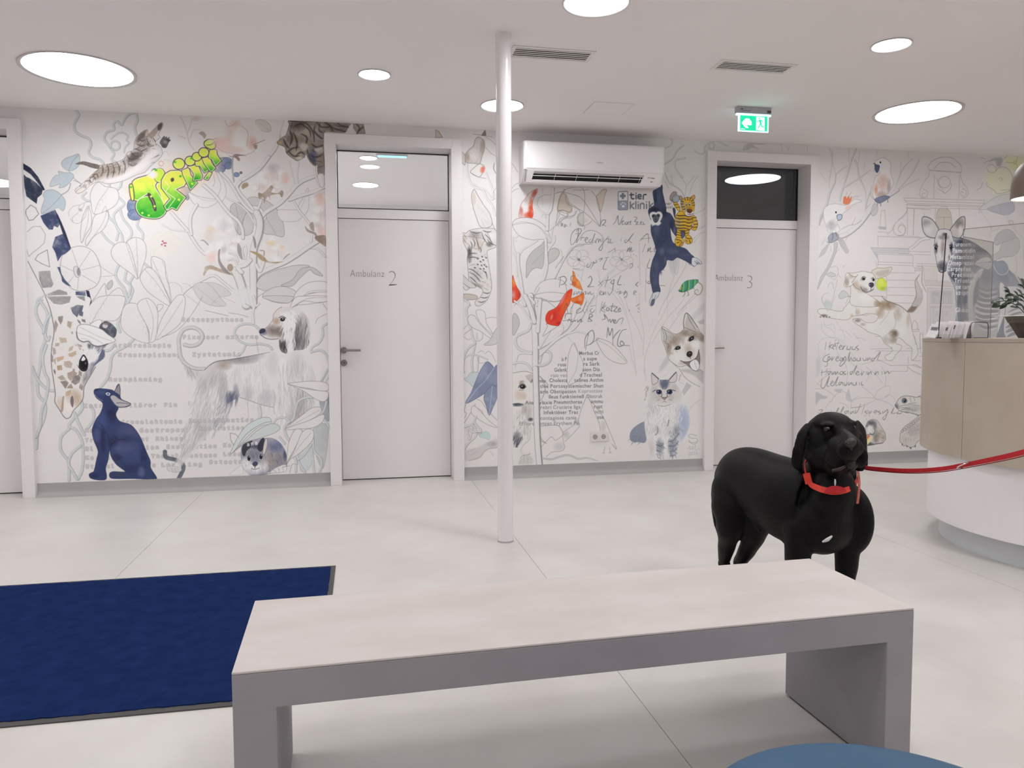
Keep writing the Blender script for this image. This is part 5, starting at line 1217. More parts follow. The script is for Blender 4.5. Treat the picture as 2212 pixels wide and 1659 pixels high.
for x, y, r in ((280, 1000, 140), (790, 1000, 140)):
    for k in range(5):
        a_ = k * 1.2566 + .3; E(x + r * .52 * math.cos(a_), y + r * .5 * math.sin(a_), r * .5, r * .42, None, 0, edge=LPEN, ew=.7)
    E(x, y, 9, 9, (110, 105, 108), .9); SS('%d,%d %d,%d|%d,%d %d,%d' % (x, y, x - 30, y - 20, x, y, x + 26, y + 22), 1.2, PEN, .7)
SS('480,1659 500,1400 560,1300 700,1200 900,1080|330,1120 300,1300 330,1420 400,1520|510,1130 530,1250|400,1659 430,1520 560,1380|860,1659 760,1430 640,1330', 1, LPEN, .5); S('530,1330 620,1190 700,1120', 6, (194, 189, 188), .6)
T('Rp. /', 62, 605, 190, 605, 60, 'sans', 0, (92, 88, 92), .85)
HWC = (92, 87, 91)
def H2(l, w=1.5, a=.85): HW(l, w, HWC, a)
H2('525,605 545,560 560,530 600,530 590,560 560,590 585,590 605,605|540,510 530,600|690,575 720,540 745,475 750,560 765,580 790,520 810,480|790,560 815,545 800,535 790,560 805,582 830,565|850,545 832,560 845,582 865,550 862,580 880,575|870,560 900,540 890,575 905,580|935,490 975,500 945,545 985,550 960,580 1000,575|1010,560 1030,545 1012,575 1035,580|1050,550 1045,578 1070,575')
H2('185,820 180,760 195,690 240,640 290,630 310,650 290,690 250,760 210,815 185,822|250,665 275,640 260,760 245,800|240,690 300,690|300,770 315,735 350,740|355,770 385,750 370,735 352,765 370,800 395,790|425,755 400,775 415,798 440,770 470,690 440,790 460,795|465,770 480,800 490,760 510,755 510,795|515,795 530,755 545,795|560,730 555,790|575,740 560,850 545,890 520,880 540,840 600,760 640,720|600,760 640,750 625,795 650,790 660,755 655,800 690,795')
H2('785,755 780,780|790,730 792,735|850,760 825,775 835,798 860,780 930,690 880,770 915,800|1010,775 1100,690 1110,800|1020,755 1140,740|630,915 715,865|710,870 715,915|850,910 870,860 860,900 890,855 885,905 910,855 905,905 935,890|1040,910 1075,810|1095,910 1110,860 1105,900 1135,855 1130,905 1160,900|1170,880 1205,830 1180,905 1225,895')
H2('385,1045 375,1085 400,1090 430,1040|430,1040 460,1030 420,1110|445,1050 490,1030 480,1000|510,1000 560,985 530,1020|590,980 640,970|620,975 580,1060 570,1110 610,1115|880,1060 915,1045 920,1080 885,1110|985,1080 985,1095|1130,990 1095,1090 1150,1100|930,935 940,945|960,950 970,960')
H2('60,1210 45,1330|35,1220 100,1200 130,1240 100,1290 60,1300|115,1290 140,1310|225,1195 190,1200 185,1240 205,1270 190,1300 170,1290|390,1220 420,1200 435,1240 410,1300 385,1325 460,1320|520,1260 555,1310|570,1250 510,1310|630,1200 590,1330|595,1250 660,1240|690,1240 660,1270 690,1290 700,1240 680,1370 660,1400|780,1190 740,1290 790,1300|820,1300 822,1305|990,1265 960,1300 985,1320|1080,1250 1085,1280|1105,1265 1140,1255 1125,1285 1100,1280 1110,1260|1250,1310 1310,1312', 1.9)
H2('230,1380 215,1420 240,1400|250,1380 255,1415 280,1380 285,1415|300,1395 320,1380 300,1415 330,1410|340,1385 365,1385 355,1415 375,1400|385,1385 390,1415 415,1385 420,1415 460,1400|530,1400 555,1385 535,1375 525,1410 560,1420 575,1385 575,1420 600,1385 600,1420|625,1385 640,1420 665,1400|690,1410 692,1415|740,1350 745,1360|735,1390 780,1380 760,1410 800,1390|810,1400 840,1370 815,1420 850,1385 850,1440 820,1465|940,1400 965,1385 945,1375 932,1410 960,1420|1000,1410 1003,1415')
H2('110,1640 130,1590 150,1640|180,1590 175,1640|270,1620 300,1580 260,1600 255,1640 320,1610 370,1500 330,1600 350,1635|380,1590 385,1630|370,1550 380,1560|440,1580 415,1610 440,1635 470,1600|420,1560 480,1545|560,1500 528,1636|606,1552 545,1596 596,1632|880,1600 885,1610|960,1560 1000,1530|985,1580 1000,1570')
fr(1300, 640, 4.146)
H2('0,100 30,55|5,100 30,130|30,75 5,105|68,108 50,100 40,122 55,130 68,108 72,130|100,62 84,128 96,132|72,92 118,84|100,98 138,96 106,134 146,130|148,122 168,116 158,106 146,120 156,134 176,130|120,145 165,138|0,210 30,200 20,160 50,200 60,230|60,225 75,205 80,235 100,205 105,235 125,220 115,210 105,235 130,240 150,210 190,195 175,250|45,370 55,280 70,350 95,290 100,440|100,380 125,340 165,300|220,295 180,310 150,370 140,430 160,450 200,430 175,400 165,430 190,440 250,440|245,122 250,130|320,80 335,70|325,110 335,120|320,135 335,145|200,10 215,0', 1.9)
fr(980, 640, 3.95)
H2('940,105 965,60 970,110|1000,105 1020,70|950,190 960,150 1010,150|930,210 990,200|975,215 985,195 1000,215|1010,195 1005,218 1040,205 1035,218|1055,195 1060,220 1085,195 1090,220 1100,210|1145,215 1165,150 1185,170 1155,185 1180,210 1150,215|1210,240 1210,240|1120,440 1125,350 1180,290 1200,340 1180,400 1130,420|1150,310 1125,460|1160,410 1240,360', 1.9)
# clinic logo
fr(1200, 380, 5.53)
LG = (122, 126, 138)
F('750,190 860,185 864,290 864,400 750,403', (214, 208, 206), .9, L=True); F('748,294 864,292 864,404 750,406', (146, 148, 162), 1, L=True); S('756,188 855,184 864,194 864,395 856,404 758,406 748,396 748,198', 2.0, (112, 114, 126), .95, L=True, closed=True)
F('790,205 818,203 818,225 838,225 838,252 818,254 818,275 790,276 790,255 770,255 770,228 790,227', (118, 122, 136), 1, L=True)
E(808, 362, 17, 14, (226, 224, 226), 1); 
for x, y, r in ((782, 338, 7), (797, 322, 7), (817, 321, 7), (834, 335, 7)): E(x, y, r * .8, r * 1.3, (226, 224, 226), 1)
LT = (112, 112, 122)
for q in ('905,208 905,262 915,273 935,272', '890,226 932,224', '962,231 962,274', '985,250 1022,247 1020,228 1002,221 986,232 985,262 1000,273 1022,270', '1048,276 1048,238 1058,224 1082,222'): S(q, 3.1, (76, 78, 88), .95, L=True, rough=.1)

for q in ('893,312 893,392', '935,330 900,358 937,392', '960,308 960,391', '988,339 988,391', '1013,391 1013,342 1022,330 1048,329 1058,342 1058,390', '1088,339 1088,390', '1120,308 1120,388', '1165,328 1128,356 1170,388'): S(q, 3.1, LT, .95, L=True, rough=.1)
for q in ((962, 208, (76, 78, 88)), (988, 312, LT), (1088, 312, LT)): E(q[0], q[1], 8, 7, q[2], .95)
T('ner', 1310, 352, 1395, 345, 58, 'sans', 0.0, (96, 96, 106), .9); T('stal', 1312, 392, 1400, 385, 50, 'sans', 0.0, (96, 96, 106), .9)
# gibbon
GB = '1165,185 1215,150 1272,112 1278,190 1300,290 1320,380 1325,430 1370,450 1410,510 1445,600 1450,690 1440,720 1400,670 1372,620 1380,720 1400,790 1450,825 1500,850 1560,875 1610,930 1660,975 1655,1010 1620,1050 1560,1020 1500,990 1450,975 1400,1010 1335,1005 1320,1060 1290,1110 1255,1140 1235,1190 1235,1290 1252,1360 1240,1390 1170,1395 1150,1330 1130,1220 1135,1120 1160,1010 1200,900 1180,800 1145,690 1140,590 1150,560 1112,450 1115,400 1160,365 1180,340 1170,260'
F(GB, (64, 70, 96), 1, edge=(44, 48, 68), ew=1.2)
clip(GB)
for x, y, rx, ry, c_, a_ in ((1230, 250, 40, 120, (82, 88, 112), .6), (1190, 250, 24, 90, (42, 46, 64), .8), (1300, 440, 60, 80, (44, 48, 68), .8), (1210, 640, 50, 90, (88, 94, 122), .6), (1300, 700, 60, 120, (52, 58, 84), .7), (1390, 580, 40, 100, (42, 46, 66), .8), (1420, 640, 20, 60, (110, 116, 138), .5), (1400, 900, 90, 50, (86, 92, 116), .6), (1540, 950, 80, 40, (74, 80, 104), .6), (1200, 1050, 40, 90, (84, 90, 114), .6), (1190, 1240, 40, 120, (78, 84, 110), .6), (1270, 900, 40, 60, (104, 110, 132), .6), (1240, 800, 60, 70, (50, 56, 82), .7), (1180, 400, 80, 40, (38, 40, 54), .9), (1310, 1000, 20, 60, (106, 112, 134), .5), (1170, 480, 90, 100, (44, 46, 62), .8)): B(x, y, rx, ry, c_, a_)
fur('1150,600 1400,600 1400,900 1200,900', 130, 95, 30, (96, 102, 128), .3, 1.1, 14, 36); fur('1300,850 1620,950 1560,1010 1320,990', 60, 20, 30, (100, 106, 130), .3, 1.1, 14, 37); fur('1140,1000 1280,1000 1230,1380 1150,1380', 90, 95, 30, (100, 106, 130), .3, 1.1, 14, 38)
clip()
fur('1225,1100 1270,1110 1245,1180', 20, 30, 26, (64, 70, 96), .8, 1.4, 20, 39)
F('1125,455 1150,432 1185,430 1200,438 1230,425 1262,435 1278,470 1268,510 1250,545 1262,565 1230,592 1195,585 1160,592 1138,560 1140,520 1128,490', (218, 215, 215), 1, soft=.5); F('1148,478 1170,455 1200,462 1228,450 1250,470 1240,505 1222,545 1195,560 1172,545 1160,510', (84, 86, 98), .95); E(1170, 477, 13, 13, (30, 30, 38), 1); E(1228, 472, 13, 13, (30, 30, 38), 1); E(1172, 474, 3, 3, (190, 190, 196), 1); E(1230, 469, 3, 3, (190, 190, 196), 1); SS('1195,480 1197,512|1185,520 1198,528 1210,518|1182,545 1200,550 1215,540', 1.3, (40, 40, 48), .9)
fur('1130,520 1160,520 1170,590 1140,580', 20, 110, 24, (226, 224, 224), .8, 1.1, 16, 40); F('1370,248 1400,240 1440,260 1420,320 1390,310 1372,280', (120, 118, 122), .9)
F('1625,1010 1640,975 1690,985 1745,1035 1735,1055 1700,1050 1660,1082 1630,1060', (206, 204, 206), 1, edge=(74, 76, 88)); B(1700, 1045, 36, 18, (120, 122, 134), .8); SS('1590,1050 1640,1070 1660,1084|1680,1010 1720,1040|1660,1020 1700,1050', 1.4, (70, 72, 84), .8)
F('1240,1385 1225,1440 1190,1480 1175,1530 1150,1555 1130,1545 1125,1490 1150,1430 1175,1395', (198, 198, 202), 1, edge=(74, 76, 88)); F('1150,1480 1185,1470 1175,1530 1150,1550 1135,1540', (84, 86, 104), .9); SS('1160,1400 1155,1460|1200,1420 1180,1470|1165,1490 1150,1545', 1.3, (90, 92, 104), .7)
F('1400,390 1420,380 1435,420 1425,500 1410,460', (44, 48, 68), .9)
# toy tiger
YL = (214, 170, 54); DY = (176, 128, 48); STR = (58, 44, 42)
F('1370,240 1400,195 1440,190 1445,215 1425,245 1400,270 1385,300 1365,280', (150, 140, 128), .95, edge=DK); F('1395,262 1440,225 1475,245 1475,290 1445,320 1410,310', (150, 152, 160), 1, edge=(80, 82, 92)); SS('1415,260 1430,300|1440,250 1450,305|1460,250 1468,295', 1.2, (214, 212, 214), .8)
F('1410,325 1450,320 1480,360 1490,400 1470,420 1430,370', YL, 1, edge=STR); SS('1420,345 1455,345|1440,375 1478,375', 2, STR, .8)
BT = '1425,530 1440,470 1490,420 1560,430 1620,470 1640,540 1620,620 1590,660 1520,670 1460,640 1430,590'
F(BT, YL, 1, edge=STR); clip(BT); B(1460, 560, 40, 90, (150, 148, 150), .75); B(1600, 500, 50, 60, DY, .6); 
for y in (470, 505, 545, 585, 620, 650): S([(1420, y - 8), (1480, y + 6), (1540, y + 4), (1600, y + 16)], 3.0, STR, .85, t0=.3, t1=.2)
for y in (480, 520, 560, 600, 640): S([(1645, y - 14), (1600, y + 2), (1560, y + 2)], 2.6, STR, .8, t1=.1)
clip()
F('1640,470 1670,490 1698,560 1695,610 1670,650 1630,640 1620,610 1650,590 1640,530', YL, 1, edge=STR); SS('1645,500 1680,495|1655,540 1692,535|1655,580 1697,575|1630,615 1690,612', 2.2, STR, .85)
HT = '1495,330 1500,290 1540,262 1590,255 1640,280 1662,330 1655,400 1640,460 1590,480 1540,455 1510,400'
F('1478,245 1500,240 1515,262 1500,290 1482,280', (170, 150, 120), 1, edge=STR); F('1610,265 1640,235 1662,232 1664,265 1640,290', (196, 140, 60), 1, edge=STR, tex=.3); F(HT, YL, 1, edge=STR); clip(HT); B(1510, 330, 26, 80, (140, 138, 140), .8); B(1560, 400, 40, 60, (160, 158, 160), .7); B(1600, 380, 60, 30, DY, .8); F('1555,430 1600,445 1650,425 1645,470 1590,485 1555,465', (232, 230, 228), 1)
SS('1540,262 1550,290|1575,256 1580,290|1610,262 1605,292|1500,300 1530,310|1498,335 1525,335|1510,370 1540,370|1655,320 1630,325|1660,350 1635,350|1525,400 1550,395|1640,290 1622,305', 2.2, STR, .85); clip()
E(1560, 340, 13, 19, (238, 236, 234), 1, edge=STR); E(1603, 337, 13, 18, (238, 236, 234), 1, edge=STR); E(1563, 344, 6, 8, (24, 22, 26), 1); E(1601, 341, 6, 8, (24, 22, 26), 1); F('1570,405 1600,398 1632,408 1620,438 1585,438', (110, 62, 44), 1, edge=STR); SS('1605,438 1605,458|1575,455 1605,465 1640,450', 1.6, STR, .8)
for q, f_ in (('1455,650 1500,670 1500,740 1450,745 1445,700', 0), ('1540,670 1590,655 1590,710 1550,720', 0)): F(q, YL, 1, edge=STR)
SS('1450,670 1495,685|1450,700 1498,712|1545,690 1588,680', 2, STR, .85); F('1500,660 1550,670 1540,730 1505,740', (60, 56, 84), .8)
F('1430,750 1470,735 1520,750 1535,790 1510,835 1460,842 1430,810', YL, 1, edge=STR); F('1545,745 1580,705 1620,730 1635,780 1610,810 1560,805', YL, 1, edge=STR); SS('1440,760 1490,770 1520,800|1450,800 1480,790|1480,835 1500,800|1560,740 1590,750 1620,745|1560,770 1580,790|1600,770 1610,800', 2.2, STR, .8); B(1500, 815, 30, 24, (196, 120, 60), .8); B(1580, 790, 24, 16, (222, 176, 80), .8)
# chameleon
CM = '1470,1370 1490,1345 1510,1300 1560,1255 1640,1240 1700,1240 1705,1270 1680,1290 1640,1340 1600,1360 1540,1385 1490,1385'
F(CM, (76, 150, 112), 1, edge=(50, 70, 60)); clip(CM)
for k in range(9): S([(1500 + k * 24, 1240), (1510 + k * 22, 1300), (1500 + k * 22, 1390)], 2.4, ((36, 84, 60), (150, 190, 90), (60, 120, 140))[k % 3], .8)
B(1500, 1320, 20, 24, (200, 200, 90), .9); B(1490, 1350, 24, 12, (220, 160, 110), .9); clip(); E(1512, 1320, 7, 7, (40, 40, 30), 1)
S('1480,1375 1520,1385 1560,1370', 1.4, (30, 70, 50), .8); SS('1550,1380 1540,1420 1520,1440|1580,1380 1590,1420 1575,1430|1640,1335 1655,1350', 2, (120, 124, 112), .9)
S('1700,1270 1745,1300 1755,1350 1730,1405 1690,1420 1662,1395 1670,1365 1700,1360 1705,1385', 2.2, (132, 126, 104), .9, t1=.5)
# husky
fr(1300, 640, 4.146)
HK = '540,275 580,290 635,330 680,335 735,290 732,230 745,165 765,152 800,190 840,250 860,275 875,310 905,345 920,390 920,660 880,655 860,670 820,660 760,620 700,630 640,600 600,560 580,500 555,430 545,400 535,330'
F(HK, (212, 206, 202), 1, edge=(110, 102, 98), ew=1.1)
clip(HK)
for x, y, rx, ry, c_, a_ in ((590, 350, 40, 50, (188, 182, 178), .8), (600, 460, 30, 90, (160, 142, 126), .7), (660, 400, 60, 60, (150, 134, 120), .8), (740, 330, 60, 40, (140, 124, 112), .8), (830, 350, 70, 50, (150, 134, 120), .8), (900, 370, 40, 50, (120, 108, 100), .8), (770, 240, 30, 60, (192, 186, 182), .8), (800, 200, 26, 60, (170, 160, 154), .7), (725, 400, 30, 60, (216, 211, 208), .9), (770, 460, 40, 50, (176, 160, 148), .8), (690, 540, 60, 60, (217, 212, 210), .9), (850, 430, 40, 40, (217, 212, 210), .8), (900, 500, 40, 120, (200, 194, 191), .7), (730, 600, 60, 20, (176, 164, 156), .6), (790, 400, 30, 26, (196, 178, 160), .5)): B(x, y, rx, ry, c_, a_)
F('640,345 735,292 860,290 920,380 920,420 850,370 790,350 745,370 735,440 700,400 650,400 620,470 600,540 570,470 560,400 600,360', (150, 134, 122), .55, soft=3)
F('548,292 600,330 632,348 600,410 572,420 556,360', (186, 180, 177), .7, soft=1); F('768,165 800,200 838,255 830,310 790,300 745,275 752,210', (176, 168, 163), .7, soft=1); F('745,480 790,455 830,480 820,545 770,560', (178, 164, 152), .5, soft=3)
fur('560,330 700,340 700,460 590,520', 70, 60, 26, (120, 106, 98), .4, .9, 25, 41); fur('740,300 900,330 900,420 780,380', 60, 20, 26, (110, 98, 92), .4, .9, 25, 42)
clip()
SS('540,275 555,350 560,410 600,430|545,290 600,320 640,345|560,300 580,360 570,410|765,155 790,220 840,300|740,280 790,300 840,320|600,440 590,470', 1.4, (92, 84, 82), .75); S('735,290 732,230 745,165 765,152 800,190 840,250 855,280', 2, (96, 90, 88), .8)
F('655,475 668,455 690,448 708,460 695,475 672,480', (36, 32, 34), 1); E(683, 463, 5, 4, (190, 190, 190), 1); F('778,395 785,375 805,360 825,360 822,385 800,400 785,405', (36, 32, 34), 1); E(806, 378, 5, 4, (190, 190, 190), 1); SS('645,480 668,450 705,445|770,400 785,368 825,352', 1.6, DK, .8)
F('758,520 768,498 790,490 808,500 810,525 790,545 768,540', (40, 36, 38), 1); B(785, 508, 14, 8, (110, 106, 108), .7); S('790,545 795,560', 1.6, DK, .8)
S('705,578 750,590 800,580 850,545 870,480', 2.2, (70, 62, 62), .9); F('730,590 800,582 850,545 868,490 880,560 870,640 850,665 800,645 760,610', (120, 108, 106), .9, edge=DK); F('785,600 830,565 862,580 875,620 865,655 840,668 805,650', (224, 218, 217), 1, edge=DK, ew=1.2); S('828,580 850,650', 1.2, (160, 150, 148), .8)
SS('690,640 740,720 800,770 880,810|705,700 690,760|640,600 680,640', 1.4, PEN, .6)
# sitting long haired cat
F('400,1130 375,1125 310,1160 262,1210 252,1270 275,1300 340,1305 380,1310 400,1270', (128, 132, 146), .95, edge=(110, 112, 126)); fur('262,1240 380,1240 380,1310 270,1300', 40, 130, 34, (120, 124, 138), .7, 1.6, 14, 43)
CB = '450,690 480,710 520,745 600,742 630,710 665,680 670,730 668,790 700,830 740,900 765,960 785,1060 790,1140 760,1230 710,1310 680,1350 668,1450 600,1458 560,1455 540,1460 440,1455 430,1380 400,1270 382,1150 385,1030 400,900 400,840 440,790 445,730'
F(CB, (212, 207, 205), 1, soft=.6)
clip(CB)
for x, y, rx, ry, c_, a_ in ((730, 1120, 60, 160, (160, 170, 192), .8), (690, 1020, 40, 90, (190, 190, 196), .6), (560, 780, 60, 60, (74, 80, 106), .95), (470, 840, 40, 60, (176, 166, 160), .6), (650, 820, 50, 50, (170, 162, 160), .6), (500, 900, 50, 50, (176, 164, 158), .7), (620, 900, 40, 40, (176, 164, 158), .7), (560, 950, 70, 30, (220, 216, 214), .9), (440, 1000, 50, 120, (186, 180, 178), .6), (540, 1080, 100, 90, (220, 216, 214), .7), (520, 1340, 40, 90, (130, 134, 148), .8), (630, 1340, 50, 110, (116, 120, 136), .8), (670, 1200, 40, 80, (140, 140, 150), .7), (440, 1350, 40, 110, (196, 184, 178), .7), (570, 1380, 20, 90, (220, 216, 215), .8), (590, 1210, 60, 60, (190, 184, 184), .5), (480, 1200, 50, 60, (196, 190, 189), .6)): B(x, y, rx, ry, c_, a_)
F('450,790 520,745 610,742 690,800 720,880 690,940 640,960 560,975 480,955 420,900', (186, 178, 174), .45, soft=4); F('700,1000 760,1000 790,1140 750,1260 700,1300 690,1150', (158, 166, 190), .6, soft=4)
fur('400,960 740,960 760,1200 400,1200', 300, 96, 44, (160, 155, 155), .45, .9, 22, 44); fur('400,960 740,960 700,1280 430,1280', 160, 92, 44, (232, 229, 228), .6, 1.1, 22, 45); fur('600,1200 690,1150 680,1440 600,1440', 70, 70, 34, (84, 88, 106), .55, 1.3, 25, 46); fur('480,1280 550,1300 550,1450 480,1450', 40, 60, 34, (96, 100, 116), .5, 1.3, 25, 47)
for k in range(7): S([(525 + k * 12, 750), (530 + k * 10, 790), (545 + k * 5, 835)], 1.8, (60, 66, 96), .8, t1=.2)
SS('600,1300 640,1290 690,1230|600,1340 650,1340 685,1300|610,1390 650,1385 670,1360|615,1430 660,1420|490,1330 530,1340 550,1320|490,1380 530,1390|500,1170 500,1220 480,1240|600,1110 590,1160', 3, (92, 96, 114), .6)
clip()
F('450,690 500,735 500,770 455,790 447,740', (200, 190, 187), .9, edge=(70, 68, 76)); F('665,680 610,740 612,770 660,765 672,730', (200, 190, 187), .9, edge=(70, 68, 76)); S('450,688 510,740', 2.4, (54, 56, 70), .8); S('665,680 608,742', 2.4, (54, 56, 70), .8)
fur('395,800 430,790 400,900 385,960', 30, 110, 30, (130, 124, 122), .5, 1, 15, 48)
for x in (513, 608): E(x, 857, 30, 24, (226, 222, 222), .95); E(x, 857, 24, 20, (52, 60, 96), 1, edge=(30, 30, 40), ew=1.2); E(x + 2, 857, 9, 13, (14, 16, 26), 1); E(x - 8, 850, 4, 4, (214, 220, 232), 1)
SS('455,855 485,840 535,850|580,848 610,835 660,848|540,870 535,900 550,915|582,868 586,895 575,912', 1.6, (50, 48, 58), .85); F('545,908 578,906 562,925', (150, 130, 126), 1, edge=DK); SS('562,925 562,942|545,950 562,942 580,950|510,890 540,905|585,905 620,885|500,975 560,985 620,965|515,925 500,930|600,925 625,930', 1.2, (110, 104, 106), .7)
# artist mark
SS('850,1250 800,1235 775,1255 800,1270 850,1275 855,1300 800,1310 780,1290|780,1300 820,1325 855,1310', 1.3, (150, 146, 148), .8); SS('770,1370 790,1340 790,1375 815,1340 812,1375 840,1330 835,1380 865,1365', 1.2, (160, 156, 158), .7); T('2020', 775, 1425, 862, 1420, 44, 'sans', 0, (168, 164, 165), .8)
E(825, 1355, 12, 12, None, 0)
# curls over the door and beside the air conditioner
fr(1500, 300, 3.95)
V('0,100 40,125 80,120 85,80 100,50 140,30 170,50 155,85 125,75 130,40 180,15 240,40 285,60', 3.2, (186, 181, 179), (150, 145, 144)); F('410,95 440,50 510,30 610,45 550,50 500,50 560,92 500,75 450,95', (178, 172, 170), .7)
SS('740,40 750,110|790,60 800,100 810,60|960,60 970,110', 1.1, LPEN, .5)
fr(1100, 240, 5.82)
V('2000,340 2050,370 2030,430 1970,460', 2.6, (176, 170, 169), (140, 134, 134)); V('2190,430 2110,500 2050,600 1960,660', 3.6, (180, 175, 174), (140, 134, 134)); V('2212,590 2110,610 2080,650 2100,740 2180,830', 4.4, (190, 186, 185), (150, 146, 146)); SS('1960,780 2020,900 2160,1000 2200,1100|1960,880 2000,960', 3, (170, 166, 167), .6)

# ---------------- right panel: cockatoos, gabled house, okapi, jumping dog, tortoise, handwriting
fr(1740, 300, 4.607)
SL = (176, 170, 170); SE = (146, 140, 141)
def sk(l, w=1.1, c=(150, 143, 143), a=.7): SS(l, w, c, a)
BCL = (190, 185, 185)
for q, w_ in (('240,90 262,180 262,210 300,345', 2.4), ('268,130 262,260 240,390 235,490', 2.6), ('145,325 190,400 218,440', 1.6), ('135,850 150,770 210,650 240,540 290,430 300,350', 6), ('300,350 350,310 410,275', 3), ('435,90 430,240', 2), ('500,100 450,230 410,370 375,490', 5), ('375,490 470,430 560,370 645,310', 4), ('370,500 350,560 345,620', 5), ('490,210 515,260 530,370 570,460 600,535', 4), ('540,120 520,280', 2.2), ('590,240 580,330', 1.6), ('550,430 570,380', 1.4), ('720,110 705,170', 1.6), ('1022,130 1020,210', 1.6), ('950,230 940,330', 2.4), ('1060,200 980,280 930,380 900,490', 3), ('1130,210 1060,340 980,440 900,520', 3.4), ('1125,400 1000,460 920,520', 2.2), ('640,540 610,620 595,720', 4), ('600,535 600,700', 2.4)):
    V(q, w_, BCL, SE, .8, .75, t1=.4)
V('230,1010 330,980 430,940 530,860 590,790 640,720 700,650', 11, (206, 200, 199), SE, .8, .85); V('760,580 840,560 920,510', 8, (204, 198, 198), SE, .8, .85)
sk('360,900 430,860 500,850 560,810|600,700 640,650|400,1010 430,950|460,860 500,780', 1.2)
F('125,1190 160,1110 230,1030 245,1040 190,1150', (180, 176, 176), .8, L=True); F('120,1500 150,1380 220,1270 280,1120 285,1040 320,1040 300,1140 240,1280 170,1400', (184, 179, 179), .85, edge=SE); F('135,855 150,770 200,690 225,660 200,740', (180, 174, 174), .8)
sk('165,1050 200,980|300,1130 335,1100|250,1060 255,1130', 1)
# cockatoos
C1 = '190,690 235,655 300,645 350,655 400,660 440,640 490,600 560,620 480,650 430,700 370,745 360,800 330,810 310,830 340,900 320,930 250,935 215,900 185,800 178,740'
F(C1, (222, 217, 215), 1, edge=SE, ew=.9); clip(C1); B(260, 860, 60, 70, (176, 168, 170), .8); B(420, 680, 50, 24, (214, 170, 164), .7, -35); B(230, 740, 40, 50, (226, 222, 221), .8); B(290, 800, 30, 24, (206, 198, 198), .7); fur('190,800 320,830 310,920 220,920', 40, 75, 30, (150, 144, 148), .4, 1, 12, 50); clip()
F('375,640 380,580 400,570 410,600 430,565 440,600 460,570 455,610 430,650 395,652', (218, 118, 78), .9, L=True, edge=(200, 110, 80)); SS('470,590 500,570 530,575|400,560 415,530|440,560 460,520', 1.6, (170, 162, 160), .7)
E(303, 731, 9, 11, (40, 40, 50), 1, edge=(190, 186, 190), ew=1); F('312,765 335,752 362,758 360,790 335,812 318,800', (176, 182, 196), 1, edge=(70, 76, 90), ew=1.6)
F('320,990 360,980 400,1040 430,1110 420,1140 390,1130 340,1050', (176, 170, 172), .8, tex=.3); F('225,985 250,950 300,935 330,960 320,1000 270,1030 235,1030', (150, 150, 160), .9, edge=(90, 92, 104)); SS('265,935 275,970 262,1010|300,930 310,970', 1.6, (80, 82, 96), .7)
C2 = '690,230 720,205 760,190 820,210 850,260 845,330 865,400 875,440 850,500 800,560 720,600 690,600 670,560 680,440 700,380 740,340 725,300'
F(C2, (222, 216, 214), 1, edge=SE, ew=.9); clip(C2); B(770, 430, 90, 100, (206, 178, 164), .8); B(700, 500, 24, 70, (206, 140, 112), .8); B(760, 560, 70, 50, (176, 150, 140), .8); B(830, 480, 26, 90, (160, 144, 150), .8); B(790, 270, 60, 60, (224, 220, 219), .9); fur('700,400 850,380 850,520 720,580', 60, 100, 30, (170, 140, 128), .4, 1.1, 14, 51); clip()
E(745, 234, 8, 9, (30, 30, 38), 1); F('690,275 705,258 735,265 732,300 715,335 695,315', (78, 90, 118), 1, edge=(40, 44, 60), ew=1.2); S('680,245 700,255 690,265', 2.6, (70, 70, 80), .9); SS('660,470 650,560 690,610|680,320 690,280', 1.3, SE, .7)
F('690,600 740,575 800,565 840,580 800,610 740,640 700,625', (120, 124, 148), .95, edge=(80, 82, 100), tex=.3); SS('720,610 745,640 750,665|790,590 815,600 820,630', 2.4, (110, 112, 128), .8); F('650,740 680,650 715,660 715,730 680,765', (190, 184, 186), .85, edge=SE)
# house with a curved gable
HL = (138, 130, 130)
def hl(l, w=1.0, a=.65): SS(l, w, HL, a, L=True)
fr(1940, 320, 3.949)
SS('255,155 300,105 360,80 410,76 470,88 530,140 540,160|310,175 350,130 400,120 450,130 490,165', 1.2, HL, .7)
hl('255,155 265,185 540,205 542,160|262,190 535,212|310,225 305,425|525,225 518,432|265,205 262,235|535,212 535,240'); SS('262,235 215,300 185,370 190,410 215,428|535,240 555,300 590,340 598,390 580,420 545,425|215,350 250,370 245,410 215,420 205,390 230,385|550,345 580,365 570,410 540,400 535,375 560,380', 1.1, HL, .6)
E(395, 290, 50, 48, None, 0, edge=HL, ew=1); SS('330,260 350,320 380,350 395,385 440,350 460,300|340,345 370,365 400,388', 1.1, HL, .6)
hl('45,425 738,445 735,470 60,450 45,425|60,450 80,470 715,492 735,470|70,482 700,503|75,482 75,510 700,520|135,520 130,745|80,510 80,740|320,520 315,600|520,500 522,580|690,520 690,560|0,745 200,760|0,860 90,862|0,900 120,905')
F('330,560 350,520 390,515 430,525 452,570 452,690 330,690', (190, 180, 170), .85, edge=HL, tex=.2); hl('392,590 392,690|335,590 450,590|365,500 420,500 415,518')
SS('705,500 790,510 850,550|700,530 760,620 800,700', 1.4, SE, .6)
SS('0,610 40,580 75,540|0,680 30,640 60,680 50,730 10,745 0,740', 1.2, HL, .6)
fr(1740, 300, 4.607)
SS('875,880 905,830 970,780 1000,740 1010,700|875,880 880,930 920,965 980,955 1000,900 970,860 930,870 925,910 950,930|820,940 860,910 880,860|1030,1080 1080,1050 1130,1000 1200,975 1244,985|1060,1095 1110,1060 1160,1015 1244,1000', 1.2, HL, .65)
